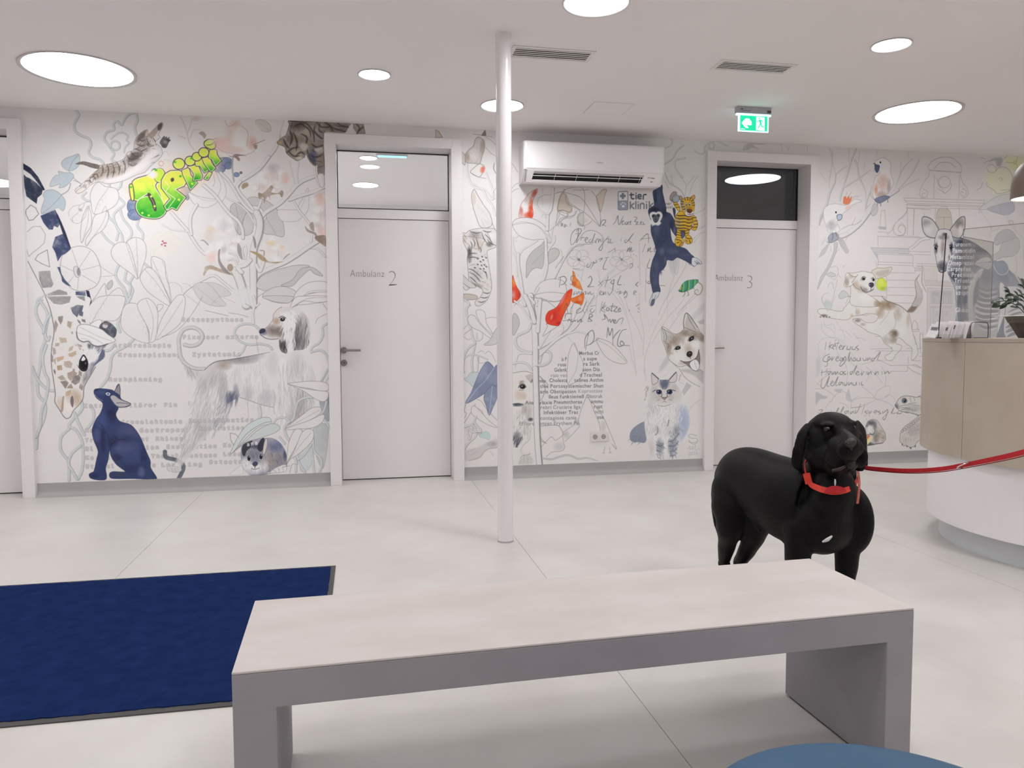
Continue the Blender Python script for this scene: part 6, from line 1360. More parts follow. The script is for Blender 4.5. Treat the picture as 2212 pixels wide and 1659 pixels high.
hl('720,970 1140,985|720,925 810,930 825,968|720,970 720,1070|650,1082 1030,1090 1030,1140 680,1130 650,1082|680,1130 722,1200 722,1260|722,1145 1070,1160|722,1225 1070,1235|715,1250 1070,1262 1070,1160|1030,1120 1244,1125|1075,1150 1244,1155|1070,1262 1085,1285 1160,1290 1160,1240|1085,1310 1150,1312|1090,1290 1095,1330|1005,655 1244,670|1005,690 1244,705|1085,700 1070,960|1185,740 1180,780|720,880 805,885 800,900 725,895|740,870 755,715 790,712 800,870|815,1330 1085,1335|815,1405 1090,1408|815,1478 1090,1480|815,1555 1085,1560|815,1630 1080,1635|808,1290 808,1600|700,1215 710,1280', 1.0)
F('655,1085 1030,1092 1028,1130 685,1128', (176, 174, 178), .5, L=True); F('725,870 805,872 800,905 735,898', (170, 166, 168), .7, L=True)
F('680,1132 722,1140 722,1200', (160, 164, 174), .6, L=True)
fr(1980, 560, 8.293)
hl('0,75 380,90|0,115 380,125|0,130 110,135 110,150|0,180 80,185|95,150 90,440 140,520|140,150 130,370|130,375 370,380|140,385 170,470 700,495|140,440 170,490|190,500 185,1400|215,515 700,520|255,570 640,575 640,790 255,790 255,570|345,575 345,790|430,575 430,790|470,575 470,790|555,575 555,790|260,655 430,655|470,655 635,655|250,850 640,845|250,850 250,1400|265,870 430,870 430,1140|300,870 300,1180|470,870 620,870|470,870 470,1130|330,940 380,940 380,990 330,990|500,940 545,940 545,990 500,990|300,1240 390,1240|0,1240 45,1270|60,1320 125,1320|60,1345 120,1345|60,1320 60,1600|0,1600 95,1600', 1.0, .6)
F('195,505 700,520 700,1130 600,1140 190,1400', (186, 179, 177), .45, L=True); F('140,385 690,385 700,490 170,470', (180, 172, 168), .4, L=True); F('125,150 370,130 380,370 140,370', (200, 192, 184), .5, L=True)
for x in (270, 350, 475, 560): F([(x, 585), (x + 68, 585), (x + 68, 648), (x, 648)], (172, 168, 172), .6, L=True); F([(x, 662), (x + 68, 662), (x + 68, 780), (x, 780)], (176, 172, 176), .6, L=True)
for x in (350, 380, 500, 540): S([(x, 680), (x + 10, 720), (x + 5, 770)], 2, (206, 202, 202), .6)
# okapi
fr(1940, 320, 3.949)
OK_ = '465,770 530,765 620,800 700,850 760,890 800,940 805,980 900,960 960,1050 1040,1110 1130,1200 1180,1400 1180,1640 800,1650 500,1640 495,1400 480,1200 420,1060 440,960'
F(OK_, (150, 150, 158), .95, tex=.25)
clip(OK_)
for x, y, rx, ry, c_, a_ in ((560, 820, 120, 60, (60, 62, 78), .95), (700, 870, 120, 50, (66, 70, 86), .95), (560, 950, 110, 110, (84, 84, 96), .9), (480, 1080, 60, 80, (70, 70, 80), .9), (560, 1150, 60, 130, (86, 88, 98), .9), (520, 1300, 50, 110, (110, 114, 122), .9), (570, 1290, 26, 90, (70, 76, 104), .9), (540, 1450, 60, 120, (116, 120, 130), .9), (640, 970, 80, 90, (120, 118, 126), .8), (760, 1100, 110, 90, (130, 134, 148), .8), (900, 1060, 80, 90, (140, 142, 152), .7), (700, 1250, 60, 200, (160, 158, 162), .6), (800, 1250, 60, 150, (176, 174, 176), .5), (560, 880, 70, 50, (120, 110, 112), .6)): B(x, y, rx, ry, c_, a_)
F('610,1170 680,1050 730,1030 700,1100 660,1170 640,1300 650,1500 680,1640 620,1640 600,1400 598,1260', (204, 199, 198), .9); S('600,1260 620,1160 680,1060 720,1030', 1.6, (216, 212, 210), .9)
F('655,1180 690,1100 680,1300 650,1400 640,1260', (130, 130, 140), .8, soft=1)
F('655,1330 760,1310 880,1320 860,1640 680,1640 650,1480', (196, 190, 190), .85); 
for k, (x0, y0, x1, y1, w_) in enumerate(((670, 1280, 860, 1290, 6), (670, 1325, 860, 1335, 8), (665, 1370, 855, 1390, 9), (660, 1420, 850, 1425, 8), (660, 1460, 850, 1470, 7), (700, 1240, 850, 1240, 4), (690, 1190, 850, 1200, 3), (690, 1510, 850, 1515, 5))):
    S([(x0, y0 - 8), ((x0 + x1) / 2 - 20, y0 + 22), (x1, y1)], w_, (132, 128, 134), .8, t0=.3, t1=.3); S([(x0, y0 + 18), ((x0 + x1) / 2 - 20, y0 + 44), (x1, y1 + 22)], w_ * .5, (222, 217, 216), .9, t0=.3, t1=.3)
F('865,1165 900,1160 915,1230 910,1400 880,1560 850,1600 850,1500 870,1380', (214, 209, 208), .95, edge=(150, 146, 150)); F('930,1200 960,1180 1040,1190 1110,1250 1150,1500 1150,1660 920,1640 900,1500 915,1400', (210, 205, 204), .95)
for k, (x0, y0, x1, y1, w_) in enumerate(((940, 1400, 1050, 1360, 4), (930, 1440, 1060, 1400, 5), (930, 1480, 1050, 1440, 6), (920, 1530, 1040, 1480, 7), (920, 1570, 1030, 1530, 8), (930, 1610, 1030, 1580, 7))): S([(x0, y0), ((x0 + x1) / 2, y0 - 26), (x1, y1)], w_, (136, 134, 144), .85, t0=.3, t1=.3)
F('845,1600 880,1500 905,1440 900,1560 920,1640 840,1640', (140, 140, 152), .9, edge=(110, 110, 120))
F('495,1640 520,1500 560,1480 620,1520 640,1640', (190, 188, 194), .6)
clip()
S('465,772 480,900 420,1060 440,1100 495,1200 500,1420 520,1640', 1.6, (214, 210, 209), .9); S('530,765 620,795 700,845 770,895 805,945', 2.2, (48, 50, 66), .9)
sk('805,980 840,1050 880,1080 930,1060 950,1000 960,940', 2.2, (206, 202, 202), .9)
# ears, head
F('205,600 235,585 290,610 330,660 345,700 320,760 290,765 240,745 210,690', (196, 190, 189), 1, edge=(72, 72, 80), ew=2.2); clip('205,600 235,585 290,610 330,660 345,700 320,760 290,765 240,745 210,690'); B(240, 640, 50, 40, (140, 136, 140), .7); B(260, 690, 50, 60, (208, 203, 202), .8); clip()
F('445,700 470,660 520,600 565,585 572,640 565,700 535,760 500,765 455,745', (190, 182, 178), 1, edge=(72, 72, 80), ew=2.2); clip('445,700 470,660 520,600 565,585 572,640 565,700 535,760 500,765 455,745'); B(520, 640, 50, 60, (120, 114, 114), .8, -40); B(530, 700, 24, 60, (214, 208, 206), .8); clip()
HO = '325,740 345,700 400,690 445,705 465,760 475,800 465,880 430,960 415,1000 410,1040 380,1062 350,1050 335,1010 325,950 310,870 312,790'
F(HO, (204, 198, 197), 1, edge=(84, 82, 90), ew=1.4)
clip(HO)
for x, y, rx, ry, c_, a_ in ((390, 735, 22, 20, (120, 114, 114), .9), (390, 760, 60, 30, (128, 122, 124), .8), (350, 800, 24, 34, (214, 209, 207), .9), (435, 800, 26, 36, (196, 190, 189), .8), (380, 850, 22, 90, (150, 130, 124), .7), (325, 850, 16, 60, (70, 68, 76), .9), (455, 850, 20, 60, (70, 68, 76), .9), (350, 930, 24, 60, (216, 211, 210), .9), (415, 920, 22, 60, (214, 209, 208), .9), (375, 1020, 60, 50, (66, 70, 78), .95), (375, 990, 50, 40, (96, 96, 104), .9), (445, 930, 26, 30, (110, 106, 110), .8)): B(x, y, rx, ry, c_, a_)
clip()
E(322, 850, 10, 17, (22, 22, 30), 1); E(450, 845, 12, 16, (22, 22, 30), 1); E(325, 844, 3, 4, (214, 214, 220), 1); E(447, 839, 3, 4, (214, 214, 220), 1); SS('305,830 320,822 340,840|435,830 455,822 470,832|345,1045 375,1060 408,1045', 1.8, (50, 50, 60), .85); E(372, 1048, 10, 6, (190, 190, 196), .7)
F('385,725 405,728 400,745 388,745', (96, 90, 94), .8)
TC = (222, 220, 222)
for s, x, y, x2 in (('Furosem', 468, 838, 625), ('Famotidin', 462, 892, 662), ('Metamizol', 440, 945, 648), ('Omeprazol', 425, 997, 645), ('Carprofen', 415, 1048, 622), ('Prednisolo', 455, 1098, 668), ('Trilostan', 478, 1148, 655), ('oxicam', 492, 1200, 620), ('azepri', 492, 1250, 612), ('Gluko', 488, 1398, 600)):
    T(s, x, y, x2, y, 54, 'sans', 0.022, TC, .95)
# flowers and leaves over the okapi
F('650,985 700,945 750,928 785,940 790,965 700,980', (204, 199, 198), 1, edge=HL); F('650,985 790,975 795,1010 770,1038 720,1020', (190, 186, 187), 1, edge=HL)
F('810,970 850,965 910,975 935,1010 920,1060 880,1075 840,1040', (150, 156, 168), .9, edge=HL, tex=.3); F('810,960 800,920 860,880 890,810 960,790 1010,760 1035,800 1030,870 980,920 900,930 850,950', (190, 187, 186), .95, edge=SE, tex=.2); F('820,790 850,730 910,695 960,700 1000,740 1000,765 900,800 840,830', (184, 181, 181), .95, edge=SE, tex=.2)
F('690,520 750,470 850,410 960,390 985,420 980,460 850,490 760,520', (204, 199, 198), .95, edge=SE); F('760,520 850,485 960,462 995,490 985,540 930,570 860,560', (176, 176, 182), .95, edge=SE, tex=.2)
F('905,100 940,55 1020,40 1074,50 1074,180 1000,220 960,160', (214, 222, 160), .75, soft=8, tex=.3); F('740,260 800,190 900,160 980,230 980,330 900,390 800,370', (214, 216, 176), .6, soft=8)
F('775,110 820,85 880,80 892,110 870,155 840,150 830,110', (170, 166, 168), .85, soft=1); sk('735,130 760,110 790,110|760,170 770,200 800,210 830,200 840,170 800,140 770,150|830,190 880,160 940,180 970,230 985,290 970,340 940,370 850,390 820,360 760,320 755,290|905,90 950,50 1000,45 1020,70 1010,110|920,120 1000,130 1020,170|720,290 710,330 670,360|705,80 740,90|880,360 990,350|990,330 1060,300|985,140 1010,125 1005,110 985,120|860,265 875,250 890,265 875,278', 1.2, (130, 124, 124), .6)
VV('720,560 760,620 800,680|930,570 940,620 1000,700 1060,760|780,750 790,710 850,690|1000,700 980,640 940,620|1000,900 1010,1000 1000,1060|1060,800 1074,1000|990,1060 1030,1130 1060,1190', 3, col=(206, 202, 200), edge=(160, 154, 154)); E(965, 635, 18, 18, None, 0, edge=HL)
# jumping dog and the tennis ball
fr(1740, 300, 4.607)
F('660,1320 720,1285 780,1288 858,1278 835,1340 770,1375 700,1390', (206, 197, 188), 1, edge=(150, 130, 112), ew=1.3); F('700,1330 830,1300 820,1340 740,1370', (176, 168, 160), .7, soft=1)
fr(1740, 640, 4.608)
DB = '440,0 760,0 800,40 930,90 1010,150 1040,200 1060,330 1080,400 1120,560 1060,640 1055,580 1060,520 1000,470 930,410 900,470 955,490 940,540 900,580 870,630 820,640 790,600 850,560 860,520 790,470 740,395 640,360 560,310 500,270 470,230 540,220 600,260 690,255 720,190 630,170 540,190 470,200 400,235 240,215 170,200 125,160 130,130 200,125 350,150 390,110 460,20'
F(DB, (213, 207, 203), 1, edge=(138, 122, 110), ew=1.1)
clip(DB)
for x, y, rx, ry, c_, a_ in ((830, 80, 90, 70, (140, 118, 98), .9), (760, 100, 40, 70, (150, 128, 106), .8), (920, 170, 50, 90, (180, 168, 156), .8), (740, 170, 60, 60, (170, 150, 130), .7), (880, 370, 60, 50, (120, 104, 88), .9), (870, 430, 50, 50, (150, 134, 118), .8), (800, 440, 60, 60, (180, 174, 166), .8), (1020, 240, 24, 100, (186, 170, 156), .7), (520, 160, 30, 50, (180, 166, 154), .7), (520, 240, 40, 24, (120, 108, 102), .8), (570, 280, 40, 20, (170, 160, 154), .7), (180, 190, 50, 16, (110, 100, 100), .8), (650, 300, 60, 60, (217, 212, 209), .8), (960, 330, 60, 80, (217, 212, 209), .7), (460, 190, 20, 20, (190, 160, 130), .7)): B(x, y, rx, ry, c_, a_)
clip()
S('760,0 800,40 930,90 1010,150', 1.8, (110, 92, 80), .7); SS('850,90 820,180 740,280|500,80 505,170|880,160 900,260 870,330 800,390|960,100 980,160|470,230 500,235 540,240|560,265 580,275|640,180 600,190 550,185', 1.2, (150, 136, 124), .6)
for x in (150, 180, 210, 238): E(x, 205, 9, 6, (90, 84, 86), .8)
F('1010,150 1060,90 1090,40 1100,0 1160,0 1130,80 1080,150 1040,160', (120, 104, 94), .9, soft=1); F('1100,0 1160,0 1165,-80 1150,-60 1110,-30', (190, 184, 182), .8)
fr(1740, 300, 4.607)
F('1090,1420 1135,1350 1110,1400 1150,1500 1165,1580 1130,1659 1060,1659 1100,1560', (188, 182, 180), .9, edge=(140, 128, 120)); SS('1135,1350 1090,1430 1105,1560 1060,1650|1170,1280 1160,1420 1200,1520', 1.6, (130, 120, 114), .7)
HD2 = '400,1350 420,1335 480,1335 560,1318 620,1325 670,1340 692,1380 695,1430 680,1480 665,1510 600,1530 570,1520 640,1560 760,1659 470,1659 450,1540 445,1470 400,1476 382,1450 395,1400'
F(HD2, (214, 208, 205), 1, edge=(138, 124, 114), ew=1.1)
clip(HD2)
for x, y, rx, ry, c_, a_ in ((410, 1420, 30, 60, (150, 136, 124), .9), (450, 1370, 40, 30, (186, 170, 156), .8), (500, 1450, 40, 60, (188, 170, 154), .8), (550, 1490, 50, 50, (170, 156, 144), .7), (600, 1380, 70, 50, (219, 214, 212), .9), (590, 1500, 40, 30, (130, 122, 120), .7), (600, 1580, 100, 60, (219, 214, 211), .8), (730, 1640, 60, 60, (150, 126, 102), .8), (560, 1400, 30, 24, (180, 172, 168), .7), (610, 1450, 40, 40, (216, 211, 209), .8)): B(x, y, rx, ry, c_, a_)
clip()
E(577, 1393, 20, 15, (90, 82, 82), .9); E(580, 1393, 11, 11, (22, 20, 24), 1); E(676, 1402, 14, 16, (90, 82, 82), .9); E(678, 1402, 8, 11, (22, 20, 24), 1); F('628,1445 645,1430 672,1432 682,1455 662,1480 638,1470', (62, 60, 68), 1); E(638, 1450, 7, 6, (170, 166, 170), .6); SS('550,1475 570,1510 610,1525 650,1510 675,1495|655,1480 650,1500|560,1380 580,1370 600,1380|655,1390 675,1380', 1.9, (76, 70, 72), .8); SS('460,1430 490,1390 520,1350|470,1440 500,1480 540,1500|445,1470 480,1440|430,1340 470,1370 500,1370', 1.5, (110, 98, 90), .7)
E(757, 1448, 52, 63, (196, 210, 78), 1, edge=(170, 184, 90)); B(750, 1435, 36, 44, (214, 226, 110), .8); B(775, 1490, 44, 26, (160, 172, 70), .7); B(800, 1500, 50, 30, (190, 186, 178), .4)
# vines at the far left of this panel
sk('250,1280 310,1270 325,1340 290,1400 250,1380|320,1400 300,1480 270,1600 260,1659|225,1480 235,1440 270,1440 280,1490|230,1530 180,1550 165,1610 190,1659|440,1560 400,1640|350,1380 320,1350|370,1280 390,1260', 1.3, (166, 160, 158), .7)
F('210,1350 250,1328 290,1345 300,1365 250,1372', (188, 190, 188), .8, edge=SE); F('330,1560 370,1510 410,1530 428,1560 375,1585 345,1590', (190, 190, 188), .85, edge=SE); F('190,1620 220,1600 270,1659 190,1659', (190, 192, 190), .8, soft=1)
# lilies and plinth sketched behind the handwriting
fr(1740, 640, 4.608)
F('180,60 240,50 270,90 240,140 200,130', (184, 190, 186), .7, soft=2); sk('160,0 170,60 220,140|300,0 270,60 250,130|160,260 170,340 230,400 290,420|180,240 200,300 260,330 300,400|210,290 280,280 300,360|300,240 360,330 400,420|330,330 400,350 450,400|120,480 180,420 290,410 380,440|130,500 140,620 200,560|300,420 400,480 450,560 520,640|290,430 320,560 380,640|480,370 560,470|600,440 560,420 500,410', 1.1, (166, 160, 159), .55)
hl('650,525 860,520 860,500|700,545 1050,545|690,400 740,400|840,690 1050,685|850,745 1015,748 1015,690|740,640 850,690|1010,520 1060,520 1060,545|1020,600 1025,680|1070,640 1145,640|1060,330 1130,330 1130,350 1065,350|1140,370 1145,560|1140,560 1160,560 1160,600 1135,600')
sk('1060,320 1065,270 1085,240 1110,270 1120,320|1060,690 1090,680 1150,710|1020,700 1060,740 1150,780|1075,690 1150,715|1085,400 1100,480|1170,380 1165,500', 1.3, HL, .65)
F('105,620 150,640 140,760 110,800', (186, 182, 181), .6, soft=3); F('105,955 170,985 220,1000 200,1020 140,1030 105,1080', (180, 176, 176), .85); F('280,930 370,925 330,960', (180, 176, 176), .7); F('430,920 450,1000 460,1050 400,1020', (184, 180, 180), .7)
sk('110,880 200,800 330,760|120,870 150,890|100,920 200,930 300,1000|260,1040 300,980 380,950 450,1000|200,1110 240,1050 260,1045|340,1060 400,1080 430,1120|450,1100 470,1030 540,990|460,1040 560,1010 700,1015|690,1010 620,940 560,900|690,1000 720,940 790,900 840,900 830,980 760,1020 700,1020|700,1020 640,1060 500,1110|700,1025 800,1050 880,1100|790,1000 830,980 880,1010 890,1050|380,640 420,760 400,900|440,640 500,700 600,760|560,680 700,640 800,640|600,700 700,780 760,860|640,760 600,860|760,700 800,800 790,900', 1.1, (160, 153, 152), .6)
HWC = (110, 103, 103)
def H3(l, w=1.9, a=.8): HW(l, w, HWC, a)
H3('205,455 195,530|245,455 235,530|230,500 270,480 240,500 280,525|280,500 300,495 290,480 270,510 285,530|330,440 305,530|290,470 345,465|330,510 360,500 350,485 335,510 345,530 365,525|375,490 370,530 385,500 400,492|420,495 410,525 440,530 450,500 445,530|470,500 460,525 490,530 500,505|525,490 505,510 530,530 505,540|300,432 305,440')
H3('240,575 190,600 175,640 210,650 245,620 230,600 220,640 215,690 190,700|225,640 260,620|265,600 260,640 285,605|300,625 330,615 320,600 300,630 320,645 345,630|370,610 345,620 350,645 375,615 370,645 395,600 400,640 360,690 340,690 360,650 400,630|415,640 440,560 430,645 455,610 460,645|480,615 470,640 495,640 495,615 480,612|515,615 510,640 540,640 545,610 550,640|570,615 580,640 600,635 605,610|620,610 615,640 640,612 645,640|690,615 660,620 665,645 695,615 745,555 715,630 740,640')
H3('165,735 160,790|215,720 200,785|155,760 225,745|250,745 225,755 230,780 255,750 260,780|235,722 236,724|250,718 251,720|275,750 270,780 295,750 300,780 320,750 325,780|350,750 340,775 370,775 370,750 350,750|400,745 375,760 400,775 380,785|420,750 415,780|470,750 445,755 450,780 475,750 510,690 480,775|500,770 530,760 520,745 500,770 520,785 550,770|560,750 560,785 580,750|610,750 605,780|625,750 620,780 650,750 655,780|700,745 690,780 720,750 725,780|760,750 765,780|790,745 790,770 820,745 830,770 850,750')
H3('165,820 155,900 190,905 235,800 215,890 240,895|255,870 280,855 265,845 250,880 275,890 300,850 325,800 300,885 330,880|360,855 335,860 340,885 365,855 370,885|385,855 385,885 410,880 415,855|430,855 430,885 455,860 460,885|470,860 475,885 500,880 505,855 510,885|540,855 535,885|560,850 560,885 580,880')
H3('130,1135 170,1130 150,1160 125,1165|200,1150 200,1170|255,1140 256,1142|245,1160 240,1170|300,1160 330,1110 310,1165|345,1160 380,1100 355,1165|420,1140 390,1150 400,1170 425,1140 430,1170|450,1145 450,1170 475,1145 480,1170|500,1130 495,1165 520,1140 550,1070|450,1110 560,1100|590,1080 560,1170|610,1140 590,1150 620,1170|640,1140 640,1165 665,1140|680,1155 710,1150 700,1135 680,1155 700,1170|745,1140 720,1150 750,1165 725,1175|770,1140 770,1165 800,1140 820,1135 790,1225 770,1210 830,1150|850,1165 880,1110 860,1165 900,1160|930,1145 910,1165 950,1165 960,1140|980,1150 1010,1160 1050,1150', 1.7)
# toucan, tortoise
sk('585,1200 610,1170 620,1130|600,1220 620,1240|620,1130 640,1200', 1, HL, .6)
TK = '600,1290 625,1245 670,1225 715,1240 750,1290 790,1360 798,1420 770,1460 720,1470 640,1485 610,1480 620,1420 600,1360'
F(TK, (196, 189, 184), 1, edge=(110, 102, 100), ew=1.1); clip(TK); B(650, 1260, 60, 40, (96, 96, 104), .9); B(640, 1330, 34, 60, (224, 219, 217), 1); B(690, 1290, 26, 50, (110, 106, 108), .8); B(700, 1400, 40, 70, (120, 112, 108), .8); B(750, 1390, 50, 60, (186, 172, 158), .7); B(630, 1470, 60, 24, (90, 92, 98), .9); fur('700,1280 790,1360 780,1440 700,1440', 60, 60, 34, (120, 108, 100), .45, 1, 20, 55); clip()
SS('640,1360 665,1380 690,1350 690,1320|600,1380 680,1370|640,1480 720,1465 770,1460', 1.6, (80, 76, 80), .8); F('610,1390 640,1385 625,1420 612,1430', (206, 120, 84), .9); F('612,1430 650,1400 672,1400 640,1450 612,1480', (222, 206, 150), .95); E(612, 1290, 9, 12, (110, 110, 118), .9)
TO = '890,1085 905,1060 930,1020 970,995 1020,992 1100,1005 1150,1010 1150,1170 1080,1170 1020,1155 950,1145 915,1120'
F(TO, (204, 198, 193), 1, edge=(92, 86, 88), ew=1.3); clip(TO); B(1060, 1120, 110, 40, (170, 164, 164), .8); B(900, 1100, 30, 40, (110, 106, 108), .8); B(1040, 1040, 90, 30, (214, 208, 202), .8); B(960, 1010, 50, 20, (180, 174, 170), .7); clip()
E(985, 1040, 26, 23, (130, 134, 142), 1, edge=(60, 62, 70), ew=1.4); E(988, 1040, 14, 15, (30, 32, 42), 1); E(983, 1034, 4, 4, (214, 218, 224), 1); SS('900,1080 930,1095 980,1085 1060,1080 1140,1090|915,1115 960,1110 1040,1115|940,1140 1000,1120 1100,1140|910,1060 925,1080|905,1100 930,1110|1040,1010 1050,1050|1080,1010 1090,1040|1020,1070 1100,1060|1120,1000 1150,985 1150,1010|1090,1170 1130,1200|1060,1160 1130,1190', 1.2, (110, 104, 106), .7)
LG2 = '1150,1190 1100,1215 1040,1260 985,1300 950,1350 938,1410 940,1450 960,1465 970,1490 1000,1485 1030,1500 1048,1520 1060,1500 1085,1495 1100,1470 1120,1440 1150,1410'
F(LG2, (200, 193, 187), 1, edge=(104, 98, 96), ew=1.2); clip(LG2); B(1080, 1320, 90, 90, (176, 168, 164), .7); B(990, 1440, 60, 50, (190, 178, 166), .7); fur('960,1340 1150,1240 1150,1400 980,1460', 90, 120, 16, (130, 122, 118), .5, 1, 40, 56); clip()
for q in ('960,1460 955,1480 975,1480', '1000,1485 1008,1505 1020,1495', '1035,1500 1048,1522 1058,1500', '1080,1490 1095,1508 1100,1480'): F(q, (96, 92, 96), .85, L=True)
for k in range(9): E(1140 - k * 22, 1215 + k * 16, 14, 11, (196, 188, 182), .9, edge=(110, 104, 102), ang=-30)

CV[:, :] *= (1 + (NZ - 0.5)[..., None] * 0.02)
rgb = np.clip(CV / 255.0, 0, 1)
lnr = np.where(rgb <= 0.04045, rgb / 12.92, ((rgb + 0.055) / 1.055) ** 2.4)
pap = np.array(lin(PAPER.tolist()), np.float32)
WALL_ALB = np.array([0.83, 0.815, 0.805], np.float32)      # paper white of the painted wall
alb = np.clip(lnr / pap[None, None] * WALL_ALB, 0.01, 0.9)
srgb = np.where(alb <= 0.0031308, alb * 12.92, 1.055 * alb ** (1 / 2.4) - 0.055)
buf = np.ones((TH, TW, 4), np.float32); buf[..., :3] = srgb[::-1]
img = bpy.data.images.new('mural', TW, TH, alpha=False); img.pixels.foreach_set(buf.ravel()); img.update(); img.pack()
del buf, srgb, alb, lnr, rgb, GLY
build_back_wall(mural_material(img))

p = at(847, 330, 0.9); strip(p.x, p.y, 2.80, 'pale blue light strip glowing behind the fanlight of the door marked 2')
p = at(1619, 356, 1.15); strip(p.x, p.y, 2.785, 'pale blue light strip glowing behind the dark fanlight of the door marked 3')

# ------------------------------------------------------------------ pole
PX, PY = 0.795, -1.94
bm = bmesh.new(); lathe(bm, [(0.0435, 0.0), (0.0435, 0.02), (0.0435, HC - 0.02), (0.0435, HC)], 48, center=(PX, PY, 0))
pole = link('support_pole', bm, M['pole'], smooth=True)
tag(pole, 'slim round white column from floor to ceiling in the middle of the hall', 'column')
bm = bmesh.new(); lathe(bm, [(0.0436, 0.0), (0.0475, 0.0), (0.0445, 0.007), (0.0436, 0.009)], 48, center=(PX, PY, 0), cap=False)
link('base_sealant', bm, M['base_grey'], pole, smooth=True)

# ------------------------------------------------------------------ air conditioner (x 1.28..2.452, z 2.41..2.717, 0.24 deep)
ac = empty('air_conditioner', (1.866, 0, 2.41)); tag(ac, 'white wall mounted air conditioner above the clinic lettering', 'air conditioner')
W2 = 0.586
def ac_sweep(prof, xa, xb, name, m, round_ends=0.0):
    """profile (y, z) swept along x, ends drawn in a little so that the corners read as rounded"""
    bm = bmesh.new(); rings = []
    cy = sum(q[0] for q in prof) / len(prof); cz = sum(q[1] for q in prof) / len(prof)
    K = 6
    offs = [(0.0, 1.0)]
    xs = []
    for k in range(K + 1):
        a = math.pi / 2 * k / K
        xs.append((xa + round_ends * (1 - math.sin(a)), 1 - 0.0)); 
    xs = [(xa + round_ends * (1 - math.cos(math.pi / 2 * k / K)), math.sin(math.pi / 2 * k / K)) for k in range(K + 1)]
    xs = xs + [(xb - (q[0] - xa), q[1]) for q in xs[::-1]]
    for x, s in xs:
        ring = []
        for y, z in prof:
            ins = round_ends * (1 - s)
            yy = y + ins if y < -0.03 else y           # only the front corners pull back towards the wall
            ring.append(bm.verts.new((x, min(yy, 0.0), z)))
        rings.append(ring)
    n = len(prof)
    bm.faces.new(rings[0]); bm.faces.new(rings[-1][::-1])
    for a, b in zip(rings[:-1], rings[1:]):
        for i in range(n): bm.faces.new([a[i], b[i], b[(i + 1) % n], a[(i + 1) % n]])
    return link(name, bm, m, ac, smooth=True, angle=40)
# body shell, front panel, lower chin with the outlet cut out of it
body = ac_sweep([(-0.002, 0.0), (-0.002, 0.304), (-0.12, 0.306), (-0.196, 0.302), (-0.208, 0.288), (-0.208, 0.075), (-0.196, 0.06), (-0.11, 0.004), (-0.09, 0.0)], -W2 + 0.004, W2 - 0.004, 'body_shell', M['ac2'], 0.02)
panel = ac_sweep([(-0.2085, 0.088), (-0.226, 0.086), (-0.236, 0.094), (-0.241, 0.12), (-0.241, 0.276), (-0.236, 0.297), (-0.224, 0.307), (-0.10, 0.309), (-0.10, 0.3065), (-0.2085, 0.302)], -W2, W2, 'front_panel', M['ac'], 0.026)
# chin: sloping face built round an opening
bm = bmesh.new()
def chin_pt(x, t, off=0.0):
    y0_, z0_, y1_, z1_ = -0.232, 0.084, -0.168, -0.002       # top front to bottom edge
    nx, nz = (z1_ - z0_), -(y1_ - y0_)
    l = math.hypot(nx, nz)
    return Vector((x, y0_ + (y1_ - y0_) * t + off * nx / l, z0_ + (z1_ - z0_) * t + off * nz / l))
xa, xb, oa, ob, ta, tb = -W2 + 0.012, W2 - 0.006, -0.505, 0.415, 0.14, 0.86
def chin_quad(x0, x1, t0, t1, x0b=None, x1b=None):
    x0b = x0 if x0b is None else x0b; x1b = x1 if x1b is None else x1b
    A = [chin_pt(x0, t0), chin_pt(x1, t0), chin_pt(x1b, t1), chin_pt(x0b, t1)]
    B = [chin_pt(x0, t0, -0.012), chin_pt(x1, t0, -0.012), chin_pt(x1b, t1, -0.012), chin_pt(x0b, t1, -0.012)]
    va = [bm.verts.new(q) for q in A]; vb = [bm.verts.new(q) for q in B]
    bm.faces.new(va); bm.faces.new(vb[::-1])
    for i in range(4): bm.faces.new([va[i], va[(i + 1) % 4], vb[(i + 1) % 4], vb[i]])
chin_quad(xa, xb, 0.0, ta); chin_quad(xa, xb, tb, 1.0, xa, xb - 0.02)
chin_quad(xa, oa, ta, tb, xa, oa - 0.012); chin_quad(ob, xb, ta, tb, ob - 0.02, xb - 0.012)
# end cheeks and underside
for x in (xa, xb - 0.014):
    a = [(x, -0.205, 0.084), (x, -0.232, 0.084), (x, -0.168, -0.002), (x, -0.09, 0.0), (x, -0.11, 0.01)]
    va = [bm.verts.new(q) for q in a]; vb = [bm.verts.new((q[0] + 0.012, q[1], q[2])) for q in a]
    bm.faces.new(va); bm.faces.new(vb[::-1])
    for i in range(5): bm.faces.new([va[i], va[(i + 1) % 5], vb[(i + 1) % 5], vb[i]])
box(bm, xa, xb - 0.004, -0.168, -0.09, -0.003, 0.001)
link('outlet_surround', bm, M['ac'], ac)
bm = bmesh.new()
va = [bm.verts.new(q) for q in (chin_pt(oa - 0.01, ta - 0.1, -0.014), chin_pt(ob + 0.01, ta - 0.1, -0.014), chin_pt(ob + 0.01, tb + 0.1, -0.016), chin_pt(oa - 0.01, tb + 0.1, -0.016))]
bm.faces.new(va); link('outlet_duct', bm, M['dark'], ac)
for t in (0.50, 0.84):
    bm = bmesh.new(); a, b = chin_pt(oa - 0.006, t, -0.003), chin_pt(ob - 0.004, t, -0.003)
    tube(bm, [a, b], 0.0028, 6); link('louvre', bm, M['ac'], ac, smooth=True)
for k in range(5):
    x = oa + 0.0 + (ob - oa - 0.02) * (k + 1) / 5 - 0.005 * (k == 4)
    bm = bmesh.new(); tube(bm, [chin_pt(x, 0.26, -0.006), chin_pt(x - 0.008, 0.80, -0.006)], 0.0018, 6); link('vane', bm, M['ac2'], ac)
bm = bmesh.new()
